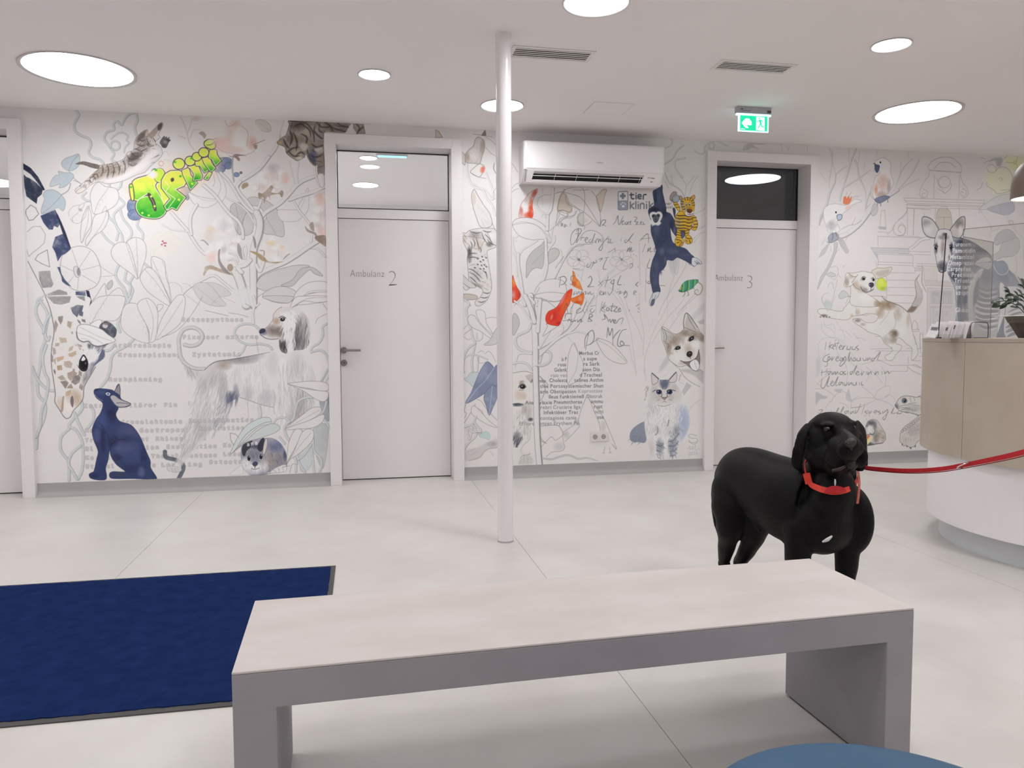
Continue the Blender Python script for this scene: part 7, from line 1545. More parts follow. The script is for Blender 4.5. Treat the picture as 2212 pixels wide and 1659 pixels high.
for q, (t, w_) in enumerate(((0.30, .004), (0.30, .004), (0.30, .004), (0.32, .012), (0.62, .009))):
    x = (0.452, 0.466, 0.480, 0.497, 0.488)[q]; o_ = chin_pt(x, t, 0.0004); o2 = chin_pt(x, t + 0.07, 0.0004)
    bm.faces.new([bm.verts.new(v) for v in (o_ - Vector((w_, 0, 0)), o_ + Vector((w_, 0, 0)), o2 + Vector((w_, 0, 0)), o2 - Vector((w_, 0, 0)))])
link('indicator_marks', bm, M['print'], ac)['kind'] = 'stuff'
text_obj('lettering', 'FUJITSU', 0.016, M['print'], ac, (0.004, -0.2413, 0.148), thin=-0.0002)

# ------------------------------------------------------------------ ceiling vents
def vent(x0, x1, y0, y1, label):
    cx, cy = (x0 + x1) / 2, (y0 + y1) / 2
    v = empty('ceiling_vent', (cx, cy, HC)); tag(v, label, 'vent', 'slotted ceiling vents')
    a, b = (x1 - x0) / 2, (y1 - y0) / 2; f = 0.024
    bm = bmesh.new()
    for q in ((-a, a, -b, -b + f), (-a, a, b - f, b), (-a, -a + f, -b + f, b - f), (a - f, a, -b + f, b - f)): box(bm, *q, -0.005, -0.0003)
    link('frame', bm, M['vent'], v, bevel=0.001)
    bm = bmesh.new(); box(bm, -a + f, a - f, -b + f, b - f, -0.0012, -0.0003); link('backing', bm, M['dark'], v)
    n = 5
    for k in range(n):
        y = -b + f + (2 * b - 2 * f) * (k + 0.5) / n
        bm = bmesh.new(); box(bm, -a + f, a - f, -0.006, 0.006, -0.0045, -0.0035, mtx=Matrix.Translation((0, y, 0)) @ Matrix.Rotation(0.0, 4, 'X'))
        link('slat', bm, M['vent'], v)
vent(0.878, 1.378, -1.80, -1.615, 'slotted white ceiling vent nearest the white column')
vent(2.165, 2.668, -1.815, -1.64, 'slotted white ceiling vent above and left of the exit sign')

# ------------------------------------------------------------------ exit sign
sg = empty('exit_sign', (2.838, -0.95, HC)); tag(sg, 'green lit exit sign with arrow and running figure hanging from the ceiling', 'sign')
bm = bmesh.new(); box(bm, -0.134, 0.138, -0.018, 0.022, -0.048, -0.0005); hs = link('housing', bm, M['sign_house'], sg, bevel=0.002)
bm = bmesh.new(); box(bm, 0.104, 0.132, -0.0195, -0.018, -0.04, -0.022); link('test_button', bm, M['print_dark'], hs)
bm = bmesh.new(); box(bm, -0.108, -0.088, -0.0186, -0.018, -0.022, -0.016); box(bm, -0.104, -0.03, -0.0186, -0.018, -0.032, -0.029); link('maker_print', bm, M['print_dark'], hs)
bm = bmesh.new(); box(bm, -0.118, 0.124, -0.005, 0.003, -0.177, -0.048); box(bm, -0.136, 0.140, -0.010, 0.006, -0.062, -0.049)
link('acrylic_plate', bm, M['sign_frame'], sg, bevel=0.0015)
bm = bmesh.new(); box(bm, -0.104, 0.112, -0.007, -0.005, -0.169, -0.062); link('green_panel', bm, M['sign_green'], sg)
def flat(pts, name, m, y, parent):
    bm = bmesh.new(); vs = [bm.verts.new((x, y, z)) for x, z in pts]; bm.faces.new(vs)
    bmesh.ops.triangulate(bm, faces=bm.faces[:])
    r = bmesh.ops.extrude_face_region(bm, geom=bm.faces[:]); bmesh.ops.translate(bm, verts=[g for g in r['geom'] if isinstance(g, bmesh.types.BMVert)], vec=(0, 0.0006, 0))
    return link(name, bm, m, parent)
flat([(-0.093, -0.117), (-0.062, -0.083), (-0.035, -0.083), (-0.053, -0.106), (-0.014, -0.107), (-0.013, -0.130), (-0.052, -0.130), (-0.036, -0.152), (-0.060, -0.152)], 'arrow', M['sign_white'], -0.0078, sg)
flat([(0.022, -0.066), (0.090, -0.069), (0.091, -0.166), (0.022, -0.163)], 'doorway', M['sign_white'], -0.0078, sg)
flat([(-0.098, -0.157), (-0.066, -0.158), (-0.066, -0.1625), (-0.098, -0.1625)], 'maker_bar', M['sign_white'], -0.0078, sg)
bm = bmesh.new()
box(bm, 0.042, 0.052, -0.0092, -0.0088, -0.082, -0.073)
for a, b, w_ in (((0.050, -0.088), (0.060, -0.118), .008), ((0.058, -0.115), (0.038, -0.150), .0042), ((0.060, -0.112), (0.066, -0.136), .0045), ((0.066, -0.136), (0.086, -0.139), .0042),
                 ((0.048, -0.090), (0.034, -0.104), .003), ((0.034, -0.104), (0.024, -0.104), .003), ((0.054, -0.090), (0.070, -0.095), .003), ((0.070, -0.095), (0.075, -0.106), .003)):
    a = Vector((a[0], 0, a[1])); b = Vector((b[0], 0, b[1])); d_ = (b - a).normalized(); n_ = Vector((-d_.z, 0, d_.x)) * w_
    vs = [a + n_, b + n_ * 0.7, b - n_ * 0.7, a - n_]
    bm.faces.new([bm.verts.new((v.x, -0.009, v.z)) for v in vs])
link('running_figure', bm, M['sign_green'], sg)

# ------------------------------------------------------------------ double socket
so = empty('wall_socket', (1.973, 0, 0.322)); tag(so, 'white double power socket low on the mural wall', 'socket')
bm = bmesh.new(); box(bm, -0.078, 0.078, -0.010, -0.0005, -0.041, 0.041); link('cover_plate', bm, M['sock'], so, bevel=0.002)
for sx in (-0.037, 0.037):
    rot = Matrix.Translation((sx, -0.0105, 0)) @ Matrix.Rotation(math.pi / 2, 4, 'X')
    bm = bmesh.new(); lathe(bm, [(0.021, 0.0), (0.021, 0.001), (0.0195, 0.0012), (0.0185, -0.008 + 0.0095)], 28, mtx=rot)
    ins = link('socket_insert', bm, M['base_grey'], so, smooth=True)
    bm = bmesh.new()
    for q in (-0.0095, 0.0095): lathe(bm, [(0.0028, 0.0), (0.0028, 0.0006)], 10, mtx=Matrix.Translation((sx + q, -0.0121, 0)) @ Matrix.Rotation(math.pi / 2, 4, 'X'))
    for q in (-0.018, 0.018): box(bm, sx - 0.003, sx + 0.003, -0.0126, -0.0121, q - 0.002, q + 0.002)
    link('pin_hole', bm, M['print_dark'], ins)

# ------------------------------------------------------------------ mat
mt = empty('floor_mat', (-1.50, -2.96, 0)); tag(mt, 'large navy blue pile door mat with grey rubber border on the floor', 'mat')
bm = bmesh.new(); box(bm, -1.35, 1.351, -0.735, 0.73, 0.0002, 0.005); link('rubber_border', bm, M['mat_rub'], mt, bevel=0.002)
bm = bmesh.new()
nx, ny = 150, 80
gx = [-1.322 + 2.650 * i / nx for i in range(nx + 1)]; gy = [-0.706 + 1.41 * j / ny for j in range(ny + 1)]
grid = [[bm.verts.new((x + (random.uniform(-.003, .003) if 0 < i < nx else random.uniform(-.002, .002)), y + random.uniform(-.003, .003), 0.0085 + random.uniform(-.0012, .0012))) for j, y in enumerate(gy)] for i, x in enumerate(gx)]
for i in range(nx):
    for j in range(ny): bm.faces.new([grid[i][j], grid[i + 1][j], grid[i + 1][j + 1], grid[i][j + 1]])
edge = [grid[i][0] for i in range(nx + 1)] + [grid[nx][j] for j in range(1, ny + 1)] + [grid[i][ny] for i in range(nx - 1, -1, -1)] + [grid[0][j] for j in range(ny - 1, 0, -1)]
low = [bm.verts.new((v.co.x, v.co.y, 0.0045)) for v in edge]
for i in range(len(edge)): bm.faces.new([edge[i], low[i], low[(i + 1) % len(edge)], edge[(i + 1) % len(edge)]])
pile = link('pile', bm, M['mat_blue'], mt, smooth=True); pile['kind'] = 'stuff'

# ------------------------------------------------------------------ concrete bench
bn = empty('bench', (0.567, -4.230, 0), math.radians(1.52)); tag(bn, 'pale grey concrete bench of plain slab form in the foreground', 'bench')
hx, hy, hz, th = 0.8625, 0.233, 0.4495, 0.088
M['bench_side'] = mat('bench_concrete_shaded', (156, 153, 158), 0.6, rgb2=(147, 143, 148), vscale=2.2, bump=0.08, bscale=110)  # same concrete as the top, with the sides' shade put into the colour
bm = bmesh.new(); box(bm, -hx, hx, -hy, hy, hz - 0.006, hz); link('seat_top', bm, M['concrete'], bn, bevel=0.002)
bm = bmesh.new()
prism(bm, [(-hx, 0.006), (-hx, hz - 0.0062), (hx, hz - 0.0062), (hx, 0.006), (hx - th + 0.008, 0.006), (hx - th + 0.008, hz - th), (-hx + th + 0.004, hz - th), (-hx + th + 0.004, 0.006)], -hy, hy,
      mtx=Matrix.Rotation(math.pi / 2, 4, 'X'))
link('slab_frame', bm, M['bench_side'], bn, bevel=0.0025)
for sx in (-1, 1):
    bm = bmesh.new(); c_ = sx * (hx - th / 2); box(bm, c_ - 0.03, c_ + 0.03, -hy + 0.015, hy - 0.015, 0.0, 0.0062); link('foot_pad', bm, M['gasket'], bn)

# ------------------------------------------------------------------ round stool
st = empty('round_stool', (0.746, -5.283, 0)); tag(st, 'round blue upholstered stool at the bottom edge in front of the bench', 'stool')
bm = bmesh.new(); lathe(bm, [(0.286, 0.03), (0.292, 0.036), (0.296, 0.05), (0.298, 0.40), (0.2975, 0.402)], 96); link('side_cover', bm, M['stool'], st, smooth=True)
bm = bmesh.new()
prof = [(0.296, 0.402), (0.3015, 0.408), (0.3025, 0.425), (0.299, 0.439), (0.291, 0.4475), (0.277, 0.4515), (0.24, 0.4545), (0.16, 0.4575), (0.08, 0.459), (0.01, 0.4592)]
lathe(bm, prof, 96); link('seat_pad', bm, M['stool'], st, smooth=True)
bm = bmesh.new(); tube(bm, [(0.3005 * math.cos(2 * math.pi * i / 96), 0.3005 * math.sin(2 * math.pi * i / 96), 0.405) for i in range(96)], 0.004, 8, closed=True); link('piping', bm, M['stool'], st, smooth=True)
for k in range(4):
    a = math.pi / 4 + k * math.pi / 2; bm = bmesh.new(); lathe(bm, [(0.02, 0.0), (0.02, 0.031)], 20, center=(0.22 * math.cos(a), 0.22 * math.sin(a), 0)); link('foot', bm, M['dark'], st)

# ------------------------------------------------------------------ reception counter (rounded end, runs off to the right)
ct = empty('reception_counter', (4.05, -2.75, 0)); tag(ct, 'curved reception counter with beige band, white body and recessed plinth', 'counter')
def stadium(r, n=56, xr=2.3):
    pts = [(r * math.cos(a), r * math.sin(a)) for a in (math.pi / 2 + math.pi * i / n for i in range(n + 1))]
    return [(xr, r)] + pts + [(xr, -r)]
def shell_stad(name, r, z0, z1, m, bev=0.004):
    bm = bmesh.new(); prism(bm, stadium(r), z0, z1); return link(name, bm, m, ct, smooth=True, bevel=bev, angle=30)
shell_stad('plinth', 0.83, 0.0, 0.128, M['plinth'], 0.001)
shell_stad('lower_body', 0.897, 0.1285, 0.518, M['counter_white'], 0.004)
# beige band made of bent boards with butt joints
seam_angles = [math.radians(a) for a in (90, 133, 178.2, 222, 270)]
for a0, a1 in zip(seam_angles[:-1], seam_angles[1:]):
    bm = bmesh.new(); n = 22; g = 0.0012
    A0, A1 = a0 + g, a1 - g
    o_ = [(0.943 * math.cos(A0 + (A1 - A0) * i / n), 0.943 * math.sin(A0 + (A1 - A0) * i / n)) for i in range(n + 1)]
    i_ = [(0.918 * math.cos(A0 + (A1 - A0) * i / n), 0.918 * math.sin(A0 + (A1 - A0) * i / n)) for i in range(n + 1)][::-1]
    prism(bm, o_ + i_, 0.5185, 1.135); link('band_panel', bm, M['beige'], ct, smooth=True, bevel=0.001, angle=30)
for s in (-1, 1):
    bm = bmesh.new(); box(bm, 0.0015, 2.3, min(s * 0.918, s * 0.943), max(s * 0.918, s * 0.943), 0.5185, 1.135); link('band_panel', bm, M['beige'], ct, bevel=0.001)
shell_stad('core', 0.917, 0.5185, 1.134, M['subfloor'], 0)
M['ctop'] = mat('counter_top_laminate', (170, 156, 143), 0.5, var=0.03)
shell_stad('counter_top', 0.945, 1.1355, 1.1565, M['ctop'], 0.002)
ZT = 1.1566

# clear acrylic screen standing on the counter
YS = -2.6
def P3(px, py, Y): return at(px, py, Y)
sc_ = empty('acrylic_screen', (3.18, -2.6, ZT)); tag(sc_, 'clear acrylic protective screen standing on the reception counter', 'screen')
def pane(pts, name, th_=0.004, m='acrylic'):
    bm = bmesh.new(); q = [Vector(v) - Vector((3.18, -2.6, ZT)) for v in pts]
    n_ = (q[1] - q[0]).cross(q[2] - q[0]).normalized() * th_
    a = [bm.verts.new(v) for v in q]; b = [bm.verts.new(v + n_) for v in q]; k = len(q)
    bm.faces.new(a); bm.faces.new(b[::-1])
    for i in range(k): bm.faces.new([a[i], b[i], b[(i + 1) % k], a[(i + 1) % k]])
    return link(name, bm, M[m], sc_)
c0 = Vector((3.183, -2.60, ZT)); hs_ = 0.585
far = Vector((3.54, -2.42, ZT)); near = Vector((3.47, -3.10, ZT))
def up(v, h_): return Vector((v.x, v.y, v.z + h_))
pane([c0, near, up(near, hs_), up(c0, hs_)], 'front_pane')
pane([c0 + Vector((0.006, 0.004, 0)), far, up(far, 0.545), up(c0 + Vector((0.006, 0.004, 0)), 0.545)], 'side_pane')
def edge_bar(a, b, name='polished_edge', r=0.0018):
    bm = bmesh.new(); o_ = Vector((3.18, -2.6, ZT)); tube(bm, [a - o_, b - o_], r, 6); link(name, bm, M['edge'], sc_)
M['edge'] = mat('acrylic_edge', (150, 144, 140), 0.25, var=0.03)
edge_bar(c0, up(c0, hs_)); edge_bar(up(c0, hs_), up(near, hs_)); edge_bar(up(c0, 0.545), up(far, 0.545)); edge_bar(far, up(far, 0.545))
M['edge_l'] = mat('acrylic_edge_light', (228, 226, 224), 0.25, var=0.02)
bm = bmesh.new(); o_ = Vector((3.18, -2.6, ZT)); tube(bm, [up(far, 0.125) - o_, up(Vector((3.9, -2.5, ZT)), 0.125) - o_], 0.0022, 6); link('lower_rail', bm, M['edge_l'], sc_)
bm = bmesh.new(); tube(bm, [Vector((3.9, -2.5, ZT)) - o_, up(Vector((3.9, -2.5, ZT)), 0.125) - o_], 0.0022, 6); link('rail_post', bm, M['edge_l'], sc_)

# thin gooseneck microphone rod
a = at(2027, 721, -2.66); b = at(2040, 560, -2.66); c = at(2043, 516, -2.66)
gm = empty('gooseneck_rod', (a.x, a.y, ZT)); tag(gm, 'thin black upright rod standing on the left end of the counter', 'rod')
o_ = Vector((a.x, a.y, ZT))
bm = bmesh.new(); tube(bm, smooth_path([(0, 0, 0.008), (a - o_).lerp(b - o_, .5), b - o_, c - o_], 5), 0.0028, 8); link('stem', bm, M['black_wire'], gm, smooth=True)
bm = bmesh.new(); tube(bm, [c - o_ - Vector((0, 0, .0)), c - o_ + Vector((0.0012, 0, 0.03))], 0.0042, 10); link('tip', bm, M['black_wire'], gm, smooth=True)
bm = bmesh.new(); lathe(bm, [(0.016, 0), (0.016, 0.005), (0.013, 0.008)], 24); link('base', bm, M['black_wire'], gm, smooth=True)

# leaflet rack: clear dispenser with leaning leaflets
lr = empty('leaflet_rack', (3.05, -2.62, ZT)); tag(lr, 'low clear rack holding the leaning leaflets on the counter', 'rack')
o_ = Vector((3.05, -2.62, ZT)); 
x0_, x1_ = -0.085, 0.145
bm = bmesh.new(); box(bm, x0_, x1_, -0.055, 0.03, 0.0, 0.0035); link('tray', bm, M['acrylic'], lr)
bm = bmesh.new(); box(bm, x0_, x1_, -0.058, -0.0552, 0.0, 0.022); link('front_lip', bm, M['acrylic'], lr)
fan = [(-0.075, .075, -26), (-0.040, .083, -20), (-0.012, .072, -22), (0.012, .081, -16), (0.030, .088, -22), (0.066, .084, -18), (0.080, .070, -14), (0.104, .082, -20), (0.126, .088, -20)]
for i, (dx, hgt, deg) in enumerate(fan):
    lf = empty('leaflet', (o_.x + dx, o_.y - 0.012 - 0.002 * (i % 3), ZT + 0.0042))
    tag(lf, ('leftmost white leaflet', 'second white leaflet from the left', 'third white leaflet from the left', 'fourth white leaflet from the left', 'middle white leaflet', 'fourth white leaflet from the right', 'third white leaflet from the right', 'second white leaflet from the right', 'rightmost white leaflet, behind the wire hoop,')[i] + ' leaning in the counter rack', 'leaflet', 'leaflets in the counter rack')
    rot = Matrix.Rotation(math.radians(-deg), 4, 'Y') @ Matrix.Rotation(math.radians(12), 4, 'Z')
    bm = bmesh.new(); box(bm, -0.0035, 0.0035, -0.03, 0.03, 0.0, hgt * 1.06, mtx=rot); link('sheet', bm, M['card'], lf)
    if i % 2 == 0:
        bm = bmesh.new(); box(bm, -0.0045, -0.0041, -0.02, 0.02, hgt * 0.55, hgt * 0.8, mtx=rot); link('cover_print', bm, M['print'], lf)
# wire card holder
wl, wr = at(2096, 728, -2.75), at(2134, 728, -2.70)
wh = empty('wire_holder', (wl.x, wl.y, ZT)); tag(wh, 'dark wire hoop of a card holder beside the leaflets', 'holder')
o_ = Vector((wl.x, wl.y, ZT)); d_ = wr - wl; d_.z = 0
pts = [Vector((0, 0, 0.003)), Vector((0, 0, 0.06)), Vector((0, 0, 0.074)) + d_ * 0.03, Vector((0, 0, 0.084)) + d_ * 0.13, Vector((0, 0, 0.084)) + d_ * 0.5, Vector((0, 0, 0.084)) + d_ * 0.87, Vector((0, 0, 0.074)) + d_ * 0.97, d_ + Vector((0, 0, 0.06)), d_ + Vector((0, 0, 0.003))]
bm = bmesh.new(); tube(bm, smooth_path(pts, 3), 0.0019, 8); link('hoop', bm, M['black_wire'], wh, smooth=True)
bm = bmesh.new(); back = [q + Vector((0.03, 0.055, 0)) for q in (Vector((0, 0, 0.003)), d_ + Vector((0, 0, 0.003)))]
tube(bm, [Vector((0, 0, 0.003)), back[0], back[1], d_ + Vector((0, 0, 0.003))], 0.0019, 8); link('base_wire', bm, M['black_wire'], wh, smooth=True)
cr = empty('folded_card', (wl.x + 0.012, wl.y + 0.075, ZT)); tag(cr, 'folded greenish white card standing behind the wire hoop', 'card')
bm = bmesh.new()
for s in (-1, 1): box(bm, -0.0006, 0.0006, -0.02, 0.02, 0, 0.078, mtx=Matrix.Translation((0.032, 0, 0)) @ Matrix.Translation((s * 0.022, 0, 0)) @ Matrix.Rotation(math.radians(-16 * s), 4, 'Y'))
link('fold', bm, M['card'], cr)

# potted plant
pp = at(2236, 729, -2.70)
pc = Vector((pp.x, pp.y, ZT))
pot = empty('potted_plant', tuple(pc)); tag(pot, 'dark leafed plant in a tapered brown pot at the right end of the counter', 'plant')
ptl = at(2187, 683, -2.70)
rt = (Vector((ptl.x, ptl.y, 0)) - Vector((pc.x, pc.y, 0))).length; hp = ptl.z - ZT
pbl = at(2209, 728, -2.70); rb = (Vector((pbl.x, pbl.y, 0)) - Vector((pc.x, pc.y, 0))).length
bm = bmesh.new(); lathe(bm, [(rb, 0.0), (rb + (rt - rb) * .72, hp * .72)], 6, cap=True); link('pot', bm, M['pot'], pot, bevel=0.002)
bm = bmesh.new(); lathe(bm, [(rb + (rt - rb) * .70, hp * .70), (rb + (rt - rb) * .74, hp * .70), (rt, hp), (rt - 0.007, hp), (rb + (rt - rb) * .68, hp * .72)], 6, cap=False); link('pot_rim', bm, M['pot_rim'], pot)
bm = bmesh.new(); lathe(bm, [(0.001, hp * .84), (rt * 0.88, hp * .84), (rt * 0.84, hp * .82)], 12); link('soil', bm, M['soil'], pot)
def leafmesh(bm, base, tip, wdt, up_=Vector((0, 0, 1))):
    base = Vector(base); tip = Vector(tip); d = tip - base; s = d.cross(up_).normalized() * wdt; n = 6
    L_, R2, C_ = [], [], []
    for i in range(n + 1):
        t = i / n; w_ = math.sin(math.pi * min(1, t * 0.93 + 0.04)) ** 0.75
        c_ = base + d * t + up_ * (math.sin(math.pi * t) * d.length * 0.08)
        C_.append(bm.verts.new(c_)); L_.append(bm.verts.new(c_ + s * w_ + up_ * wdt * 0.25 * w_)); R2.append(bm.verts.new(c_ - s * w_ + up_ * wdt * 0.25 * w_))
    for i in range(n):
        bm.faces.new([C_[i], C_[i + 1], L_[i + 1], L_[i]]); bm.faces.new([C_[i + 1], C_[i], R2[i], R2[i + 1]])
def pl(px, py, Y=-2.70): return at(px, py, Y) - pc
stems = [[(2226, 690), (2212, 664), (2196, 652), (2170, 650), (2156, 652)], [(2226, 690), (2205, 668), (2185, 655), (2160, 660)], [(2228, 690), (2214, 655), (2196, 640), (2182, 634)], [(2230, 690), (2214, 650), (2206, 638), (2188, 646)],
         [(2232, 690), (2222, 650), (2214, 628), (2210, 618)], [(2236, 690), (2238, 645), (2234, 610)], [(2240, 690), (2262, 650), (2290, 640)], [(2238, 690), (2255, 640), (2262, 608)]]
for k, s_ in enumerate(stems):
    Y = -2.70 + (k % 3 - 1) * 0.03
    base = pl(*s_[0], -2.70); base.z = hp * .80
    pts = [base] + [pl(x, y, Y) for x, y in s_[1:]]
    sp = smooth_path(pts, 5)
    bm = bmesh.new(); tube(bm, sp, 0.0022, 6); stem = link('stem', bm, M['green'], pot, smooth=True)
    for i in range(3, len(sp), 3):
        side = 1 if (i // 3) % 2 else -1
        d_ = (sp[min(i + 1, len(sp) - 1)] - sp[i - 1]).normalized()
        s2 = Vector((d_.z * 0.9, side * 0.45, -d_.x * 0.9)) * side * 0.6 + d_ * 0.9
        bm = bmesh.new(); leafmesh(bm, sp[i], sp[i] + s2.normalized() * random.uniform(.038, .052), 0.0125, Vector((0.15, -0.75, 0.65)).normalized()); link('leaf', bm, M['green'], stem, smooth=True)
    bm = bmesh.new(); d_ = (sp[-1] - sp[-3]).normalized(); leafmesh(bm, sp[-1], sp[-1] + d_ * 0.045, 0.0125, Vector((0.1, -0.75, 0.65)).normalized()); link('leaf', bm, M['green'], stem, smooth=True)

# pendant lamp over the counter
pl_ = at(2197, 427, -2.2); R0 = 0.13
lc = Vector((pl_.x + R0, -2.2, pl_.z))
pd = empty('pendant_lamp', tuple(lc)); tag(pd, 'taupe dome pendant lamp at the right edge above the counter', 'lamp')
prof = [(R0, 0.0), (R0, 0.05), (R0 * .985, 0.09), (R0 * .94, 0.13), (R0 * .84, 0.17), (R0 * .66, 0.205), (R0 * .4, 0.23), (0.02, 0.238), (0.02, 0.234), (R0 * .38, 0.226), (R0 * .64, 0.2), (R0 * .81, 0.167), (R0 * .91, 0.128), (R0 * .955, 0.09), (R0 * .97, 0.05), (R0 * .97, 0.0), (R0, 0.0)]
bm = bmesh.new(); lathe(bm, prof, 56, cap=False); link('lamp_shade', bm, M['lampshade'], pd, smooth=True)
bm = bmesh.new(); lathe(bm, [(R0 * .955, 0.006), (R0 * .955, 0.010)], 48); link('diffuser', bm, M['lamp_in'], pd)
bm = bmesh.new(); tube(bm, [(0, 0, 0.235), (0, 0, HC - lc.z - 0.02)], 0.003, 6); lathe(bm, [(0.02, 0.23), (0.014, 0.26)], 16); link('cable', bm, M['lampshade'], pd)
bm = bmesh.new(); lathe(bm, [(0.05, HC - lc.z - 0.022), (0.05, HC - lc.z - 0.0005)], 24); link('ceiling_rose', bm, M['lampshade'], pd)

# ------------------------------------------------------------------ black dog: one continuous body
def rot_to(d):
    return d.to_track_quat('Z', 'Y').to_matrix().to_4x4()


def ell(bm, c, r, mtx=None, n=20):
    m4 = Matrix.Translation(c) @ (mtx or Matrix.Identity(4)) @ Matrix.Diagonal((r[0], r[1], r[2], 1))
    bmesh.ops.create_uvsphere(bm, u_segments=n, v_segments=n // 2 + 2, radius=1.0, matrix=m4)


def limb(bm, pts, sub=5, n=18):
    """tapering closed tube with rounded ends through (point, radius [, radius2]) stations"""
    P = smooth_path([q[0] for q in pts], sub)
    Rr = []
    for i in range(len(pts) - 1):
        for j in range(sub):
            t = j / sub; t = t * t * (3 - 2 * t); Rr.append(pts[i][1] * (1 - t) + pts[i + 1][1] * t)
    Rr.append(pts[-1][1])
    tube(bm, P, Rr, n)
    ell(bm, P[0], (Rr[0],) * 3); ell(bm, P[-1], (Rr[-1],) * 3)


FWD = Vector((0.30, -0.953, 0)).normalized()        # from rump to chest
LAT = Vector((0.953, 0.30, 0)).normalized()         # towards the picture's right
UP = Vector((0, 0, 1))
BAS = Matrix(((LAT.x, FWD.x, 0, 0), (LAT.y, FWD.y, 0, 0), (0, 0, 1, 0), (0, 0, 0, 1)))   # local x = lateral, y = forward
bm = bmesh.new()
A = at
# trunk: one swept barrel, deep at the chest
st_ = [(1583, 1034, -2.84, .112), (1600, 1032, -2.90, .138), (1620, 1036, -2.98, .151), (1645, 1047, -3.07, .158), (1675, 1064, -3.16, .170), (1712, 1082, -3.26, .180), (1750, 1092, -3.34, .180), (1778, 1098, -3.40, .160), (1790, 1100, -3.44, .125)]
P = smooth_path([A(x, y, Y) for x, y, Y, r in st_], 6); rr = smooth_path([(r, 0, 0) for x, y, Y, r in st_], 6)
tube(bm, P, [v.x for v in rr], 40, flat=0.86)
ell(bm, P[0], (0.09, 0.085, 0.108), BAS, 28); ell(bm, P[-1], (0.108, 0.085, 0.120), BAS, 28)
ell(bm, A(1726, 1105, -3.33), (0.075, 0.13, 0.175), BAS, 28)      # near shoulder
ell(bm, A(1834, 1122, -3.39), (0.066, 0.11, 0.150), BAS, 28)      # far shoulder
ell(bm, A(1778, 1125, -3.405), (0.145, 0.115, 0.138), BAS, 28)      # breast
# neck
limb(bm, [(A(1770, 1090, -3.34), 0.135), (A(1788, 1030, -3.33), 0.112), (A(1795, 985, -3.33), 0.098), (A(1793, 950, -3.35), 0.095)])
limb(bm, [(A(1722, 1060, -3.22), 0.12), (A(1760, 1010, -3.25), 0.09), (A(1785, 960, -3.3), 0.085)])
ell(bm, A(1800, 1065, -3.44), (0.105, 0.08, 0.11), BAS, 28)
# front legs
for (sx, sy, ex, ey, wx, wy, fx, fy, r1, r2) in ((1727, 1140, 1723, 1205, 1723, 1280, 1726, 1346, .062, .052), (1830, 1140, 1829, 1212, 1822, 1290, 1819, 1352, .066, .047)):
    Ys = -3.40
    limb(bm, [(A(sx, sy, Ys), r1), (A(ex, ey, Ys - .005), r2), (A((ex + wx) / 2, (ey + wy) / 2, Ys - .01), .040), (A(wx, wy, Ys - .02), .033), (A(fx, fy - 8, Ys - .03), .030)])
    pw = A(fx, fy, Ys - .05); pw.z = 0.028
    ell(bm, pw, (0.042, 0.062, 0.028), BAS)
    for k in (-1.5, -.5, .5, 1.5): ell(bm, pw + LAT * (0.019 * k) + FWD * (0.05 - abs(k) * .006) + UP * -0.006, (0.0135, 0.026, 0.021), BAS, 12)
# hind leg on the picture's left (the dog's right)
ell(bm, A(1596, 1070, -2.93), (0.125, 0.13, 0.16), BAS, 28); limb(bm, [(A(1592, 1060, -2.94), .118), (A(1583, 1098, -2.97), .100), (A(1578, 1135, -2.99), .066), (A(1571, 1172, -2.93), .043), (A(1565, 1205, -2.86), .031)])
hk = A(1564, 1216, -2.83); limb(bm, [(hk, .030), (hk + Vector((0.004, -0.025, -0.07)), .024), (Vector((hk.x + 0.01, hk.y - 0.055, 0.035)), .026)])
pw = Vector((hk.x + 0.016, hk.y - 0.09, 0.024)); ell(bm, pw, (0.038, 0.058, 0.024), BAS)
for k in (-1.5, -.5, .5, 1.5): ell(bm, pw + LAT * (0.017 * k) + FWD * (0.045 - abs(k) * .006) + UP * -0.004, (0.012, 0.024, 0.019), BAS, 12)
# hind leg on the right, set back
limb(bm, [(A(1636, 1080, -3.02), .110), (A(1637, 1118, -3.03), .080), (A(1629, 1152, -3.01), .056), (A(1616, 1184, -2.94), .042), (A(1603, 1206, -2.86), .034)])
hk = A(1597, 1216, -2.83); limb(bm, [(A(1603, 1206, -2.86), .033), (hk, .030), (hk + Vector((0.004, -0.02, -0.07)), .025), (Vector((hk.x + 0.012, hk.y - 0.05, 0.035)), .026)])
pw = Vector((hk.x + 0.02, hk.y - 0.085, 0.024)); ell(bm, pw, (0.038, 0.058, 0.024), BAS)
for k in (-1.5, -.5, .5, 1.5): ell(bm, pw + LAT * (0.017 * k) + FWD * (0.045 - abs(k) * .006) + UP * -0.004, (0.012, 0.024, 0.019), BAS, 12)
# sheath
limb(bm, [(A(1616, 1105, -3.12), .018), (A(1632, 1128, -3.17), .016), (A(1642, 1146, -3.2), .012)])
# tail hanging behind
limb(bm, [(A(1560, 1030, -2.80), .034), (A(1549, 1062, -2.77), .026), (A(1545, 1095, -2.78), .019), (A(1547, 1125, -2.8), .015), (A(1551, 1150, -2.82), .009)])
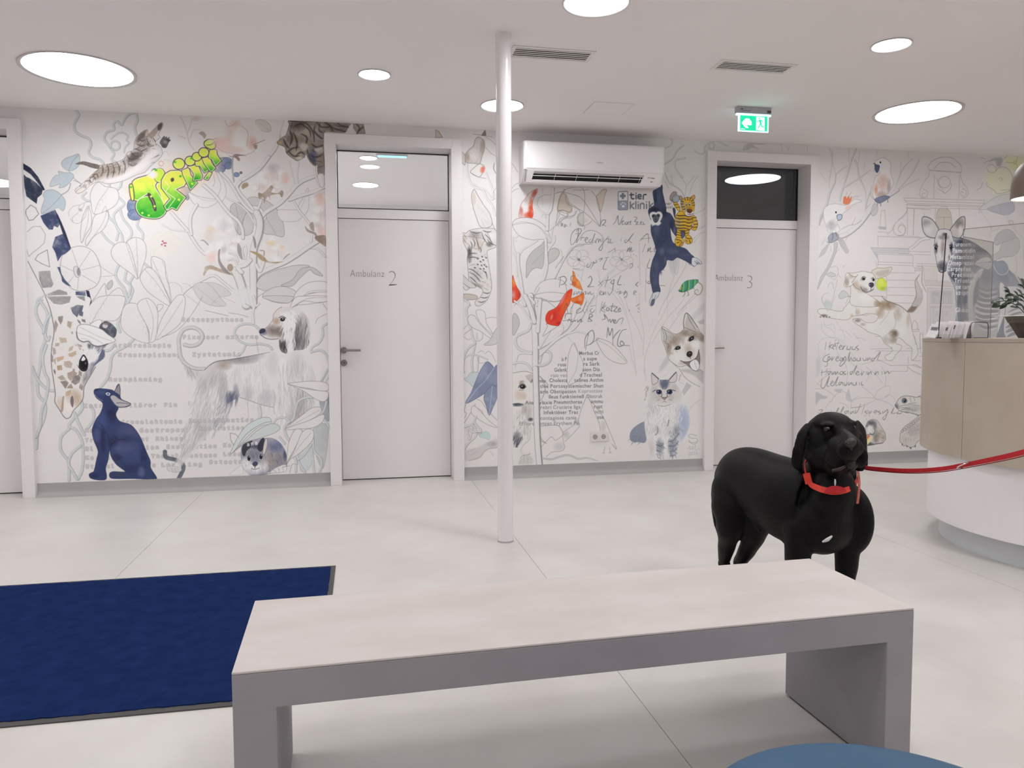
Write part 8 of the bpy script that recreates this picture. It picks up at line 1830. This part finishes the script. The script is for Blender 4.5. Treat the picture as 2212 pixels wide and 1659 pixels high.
# head: faces the camera, turned a little to the right, nose raised
HF = Vector((0.30, -0.94, -0.03)).normalized()
HS = HF.cross(UP).normalized() * -1; HS = Vector((-HF.y, HF.x, 0)).normalized()
HU = HS.cross(HF).normalized() * -1
HU = HF.cross(HS); HU = -HU if HU.z < 0 else HU
HB4 = Matrix(((HS.x, HF.x, HU.x, 0), (HS.y, HF.y, HU.y, 0), (HS.z, HF.z, HU.z, 0), (0, 0, 0, 1)))
cr = A(1797, 935, -3.40)
ell(bm, cr, (0.100, 0.105, 0.082), HB4, 28)                              # skull
ell(bm, A(1797, 914, -3.42), (0.080, 0.075, 0.046), HB4, 28)
ell(bm, A(1766, 962, -3.41), (0.058, 0.07, 0.082), HB4, 28); ell(bm, A(1834, 958, -3.39), (0.038, 0.07, 0.070), HB4, 28)   # cheeks
ell(bm, A(1784, 987, -3.45), (0.062, 0.085, 0.062), HB4, 28); ell(bm, A(1790, 1010, -3.42), (0.07, 0.09, 0.06), HB4, 28)   # jaw, throat
ell(bm, A(1787, 917, -3.478), (0.032, 0.026, 0.013), HB4); ell(bm, A(1839, 914, -3.465), (0.024, 0.026, 0.013), HB4)   # brows
limb(bm, [(A(1808, 938, -3.47), .040), (A(1820, 947, -3.52), .038), (A(1831, 954, -3.57), .036), (A(1835, 958, -3.598), .033)])   # bridge
ell(bm, A(1826, 965, -3.56), (0.061, 0.070, 0.049), HB4, 28)             # muzzle
ell(bm, A(1833, 972, -3.603), (0.056, 0.038, 0.046), HB4, 28)
ell(bm, A(1838, 959, -3.617), (0.038, 0.026, 0.028), HB4, 24)                # nose
ell(bm, A(1812, 990, -3.555), (0.034, 0.060, 0.050), HB4, 24); ell(bm, A(1802, 1012, -3.52), (0.024, 0.040, 0.030), HB4)      # flews
ell(bm, A(1853, 985, -3.545), (0.022, 0.045, 0.050), HB4, 24); ell(bm, A(1856, 1006, -3.51), (0.014, 0.030, 0.026), HB4)
ell(bm, A(1824, 1000, -3.54), (0.040, 0.055, 0.036), HB4, 24)
ell(bm, A(1837, 1003, -3.588), (0.021, 0.026, 0.023), HB4)               # chin
# hanging ears as thick folded flaps
def flap(outer, inner, th, Yo, Yi):
    n = len(outer)
    O = smooth_path([A(x, y, Yo[i]) for i, (x, y) in enumerate(outer)], 4); I = smooth_path([A(x, y, Yi[i]) for i, (x, y) in enumerate(inner)], 4)
    for a, b in zip(O, I):
        m_ = (a + b) / 2; half = (a - b).length / 2
        d = (a - b).normalized()
        mt_ = d.to_track_quat('X', 'Z').to_matrix().to_4x4()
        ell(bm, m_, (max(half, th * .8), th, th * 1.5), mt_, 12)
flap([(1735, 925), (1722, 934), (1714, 956), (1708, 978), (1706, 995), (1712, 1006), (1726, 1014)],
     [(1752, 915), (1747, 935), (1744, 958), (1740, 980), (1737, 998), (1735, 1010), (1734, 1016)], 0.009,
     [-3.38, -3.40, -3.41, -3.41, -3.40, -3.39, -3.38], [-3.40, -3.43, -3.44, -3.44, -3.43, -3.42, -3.40])
flap([(1856, 912), (1868, 926), (1872, 948), (1872, 970), (1874, 988), (1873, 1004)],
     [(1848, 915), (1854, 935), (1859, 955), (1862, 972), (1862, 988), (1870, 1004)], 0.009,
     [-3.37, -3.37, -3.38, -3.38, -3.38, -3.38], [-3.40, -3.42, -3.42, -3.42, -3.41, -3.39])
body = link('body', bm, mat('black_coat', (12, 9, 9), 0.5, var=0.3, vscale=26, bump=0.2, bscale=260, spec=0.15), None, smooth=True, angle=180)
rm = body.modifiers.new('union', 'REMESH'); rm.mode = 'VOXEL'; rm.voxel_size = 0.0062; rm.use_smooth_shade = True
sm = body.modifiers.new('soft', 'SMOOTH'); sm.factor = 0.5; sm.iterations = 10
bpy.context.view_layer.update()
me2 = bpy.data.meshes.new_from_object(body.evaluated_get(bpy.context.evaluated_depsgraph_get()))
body.modifiers.clear(); old = body.data; body.data = me2; bpy.data.meshes.remove(old)
for f in me2.polygons: f.use_smooth = True
base = Vector((1.80, -3.22, 0))
dog = empty('dog', tuple(base)); tag(dog, 'large black short haired dog with red collar standing behind the bench', 'dog')
def child(o, par=dog):
    o.data.transform(Matrix.Translation(-base)); o.parent = par; return o
child(body)
M['eye'] = mat('dog_eye', (44, 30, 22), 0.12); M['nose'] = mat('wet_black_nose', (16, 14, 15), 0.25, bump=0.3, bscale=600)
M['pupil'] = mat('pupil', (6, 5, 6), 0.05)
for (x, y, Y, r) in ((1786, 927, -3.492, 0.0125), (1842, 923, -3.478, 0.0115)):
    b_ = bmesh.new(); ell(b_, A(x, y, Y), (r, r, r)); e_ = child(link('eye', b_, M['eye'], smooth=True))
    b_ = bmesh.new(); ell(b_, A(x, y, Y) + HF * r * 0.72, (r * .5, r * .38, r * .5), HB4, 12); child(link('pupil', b_, M['pupil'], smooth=True), e_)
b_ = bmesh.new(); ell(b_, A(1838, 957, -3.637), (0.032, 0.013, 0.0195), HB4); ell(b_, A(1838, 967, -3.640), (0.007, 0.008, 0.012), HB4, 12)
nose = child(link('nose', b_, M['nose'], smooth=True))
b_ = bmesh.new()
for s in (-1, 1): ell(b_, A(1838, 958, -3.650) + HS * 0.016 * s, (0.0058, 0.004, 0.0045), HB4, 10)
child(link('nostril', b_, M['pupil'], smooth=True), nose)
b_ = bmesh.new(); ell(b_, A(1838, 1002, -3.605), (0.017, 0.016, 0.019), HB4)
child(tag(link('chin_patch', b_, mat('grizzled_chin', (48, 42, 42), 0.7, var=0.3, vscale=90), smooth=True), 'greying chin below the lips'))
b_ = bmesh.new(); limb(b_, [(A(1800, 1016, -3.575), .006), (A(1812, 1014, -3.592), .007), (A(1824, 1008, -3.606), .005)]); child(link('lip', b_, mat('dark_lip', (44, 27, 28), 0.5, var=0.2), smooth=True))
b_ = bmesh.new(); limb(b_, [(A(1778, 1170, -3.575), .004), (A(1787, 1166, -3.585), .007), (A(1796, 1159, -3.58), .004)], 4, 10); child(tag(link('chest_patch', b_, mat('white_chest_hair', (206, 200, 198), 0.8, var=0.1), smooth=True), 'small white chest patch'))
# collar
def ribbon(bm, pts, width, th, upv):
    """flat band following pts; upv gives the direction of its width at each point"""
    n = len(pts); rings = []
    for i in range(n):
        t = (pts[min(i + 1, n - 1)] - pts[max(i - 1, 0)]).normalized(); u = upv[i].normalized(); nn = t.cross(u).normalized(); w_ = width[i] / 2
        rings.append([bm.verts.new(pts[i] + u * a * w_ + nn * b * th / 2) for a, b in ((-1, -1), (1, -1), (1, 1), (-1, 1))])
    for a, b in zip(rings[:-1], rings[1:]):
        for k in range(4): bm.faces.new([a[k], a[(k + 1) % 4], b[(k + 1) % 4], b[k]])
    bm.faces.new(rings[0][::-1]); bm.faces.new(rings[-1])
cp = [A(1775, 985, -3.225), A(1750, 992, -3.27), A(1738, 1004, -3.34), A(1740, 1025, -3.405), A(1749, 1044, -3.455), A(1766, 1054, -3.505), A(1786, 1060, -3.53), A(1806, 1062, -3.535), A(1826, 1059, -3.525), A(1842, 1051, -3.49), A(1852, 1036, -3.43), A(1853, 1014, -3.36), A(1842, 995, -3.28), A(1815, 984, -3.23), A(1775, 985, -3.225)]
sp = smooth_path(cp, 5); cc = sum(sp, Vector()) / len(sp); tlt = (A(1800, 960, -3.3) - A(1795, 1040, -3.38)).normalized()
b_ = bmesh.new(); ribbon(b_, sp, [0.026] * len(sp), 0.004, [tlt] * len(sp)); col_ = child(link('collar', b_, M['collar']))
b_ = bmesh.new(); q_ = A(1745, 1034, -3.447); box(b_, -0.014, 0.014, -0.006, 0.006, -0.022, 0.022, mtx=Matrix.Translation(q_) @ Matrix.Rotation(math.radians(-35), 4, 'Z') @ Matrix.Rotation(math.radians(-14), 4, 'Y')); child(link('buckle', b_, M['collar'], bevel=0.003), col_)
b_ = bmesh.new(); q_ = A(1804, 1056, -3.548)
for k in range(1): 
    pts_ = [(0.048 * math.cos(t), 0.026 * math.sin(t)) for t in np.linspace(0, math.pi, 13)]
    prism(b_, pts_, -0.003, 0.003, mtx=Matrix.Translation(q_ - Vector((0, 0, 0.014))) @ Matrix.Rotation(math.pi / 2, 4, 'X'))
child(link('tag_pouch', b_, M['red']), col_)
b_ = bmesh.new(); ell(b_, A(1804, 1042, -3.55), (0.004, 0.003, 0.014)); child(link('metal_tag', b_, M['chrome'], smooth=True), col_)
b_ = bmesh.new(); s0 = [A(1854, 1020, -3.43), A(1856, 1040, -3.47), A(1855, 1062, -3.50), A(1852, 1088, -3.51)]; s0 = smooth_path(s0, 4)
ribbon(b_, s0, [0.012] * len(s0), 0.003, [Vector((1, 0.2, 0))] * len(s0)); child(link('strap_end', b_, mat('worn_red_strap', (188, 96, 82), 0.7, var=0.2, vscale=60)), col_)

# lead running off to the right
lp = [A(1858, 1006, -3.42), A(1872, 1010, -3.45), A(1900, 1013, -3.50), A(1945, 1016, -3.58), A(1990, 1016, -3.66), A(2040, 1012, -3.74), A(2090, 1003, -3.82), A(2140, 993, -3.90), A(2190, 982, -3.98), A(2240, 968, -4.06), A(2300, 948, -4.14)]
sp = smooth_path(lp, 5)
n = len(sp); o_ = sp[0].copy()
ld = empty('dog_lead', tuple(o_)); tag(ld, 'red webbing dog lead stretched from the collar to the right edge', 'lead')
wd = [0.0135 + 0.0105 * (i / n) ** 1.2 for i in range(n)]
b_ = bmesh.new(); ribbon(b_, sp, wd, 0.003, [Vector((0.0, -0.25, 1)) for i in range(n)]); w_ = link('webbing', b_, M['red']); w_.data.transform(Matrix.Translation(-o_)); w_.parent = ld
b_ = bmesh.new(); ribbon(b_, [q - Vector((0, 0.004, 0.5 * wd[i] + 0.0012)) for i, q in enumerate(sp)], [0.0035] * n, 0.004, [Vector((0, -0.2, 1))] * n); w_ = link('shaded_underside', b_, M['red_dark']); w_.data.transform(Matrix.Translation(-o_)); w_.parent = ld  # extra strip coloured as the shaded underside of the lead
rc = A(2084, 1005, -3.815)
b_ = bmesh.new(); R1 = [(rc + Vector((0.024 * math.cos(t), 0.0, 0)) + Vector((0.006 * math.cos(t), -0.012 * math.sin(t) * 1.0, 0.010 * math.sin(t) + 0.006 * math.cos(t)))) for t in np.linspace(0, 2 * math.pi, 24, endpoint=False)]
tube(b_, R1, 0.0022, 8, closed=True); w_ = link('lead_ring', b_, M['chrome'], smooth=True); w_.data.transform(Matrix.Translation(-o_)); w_.parent = ld
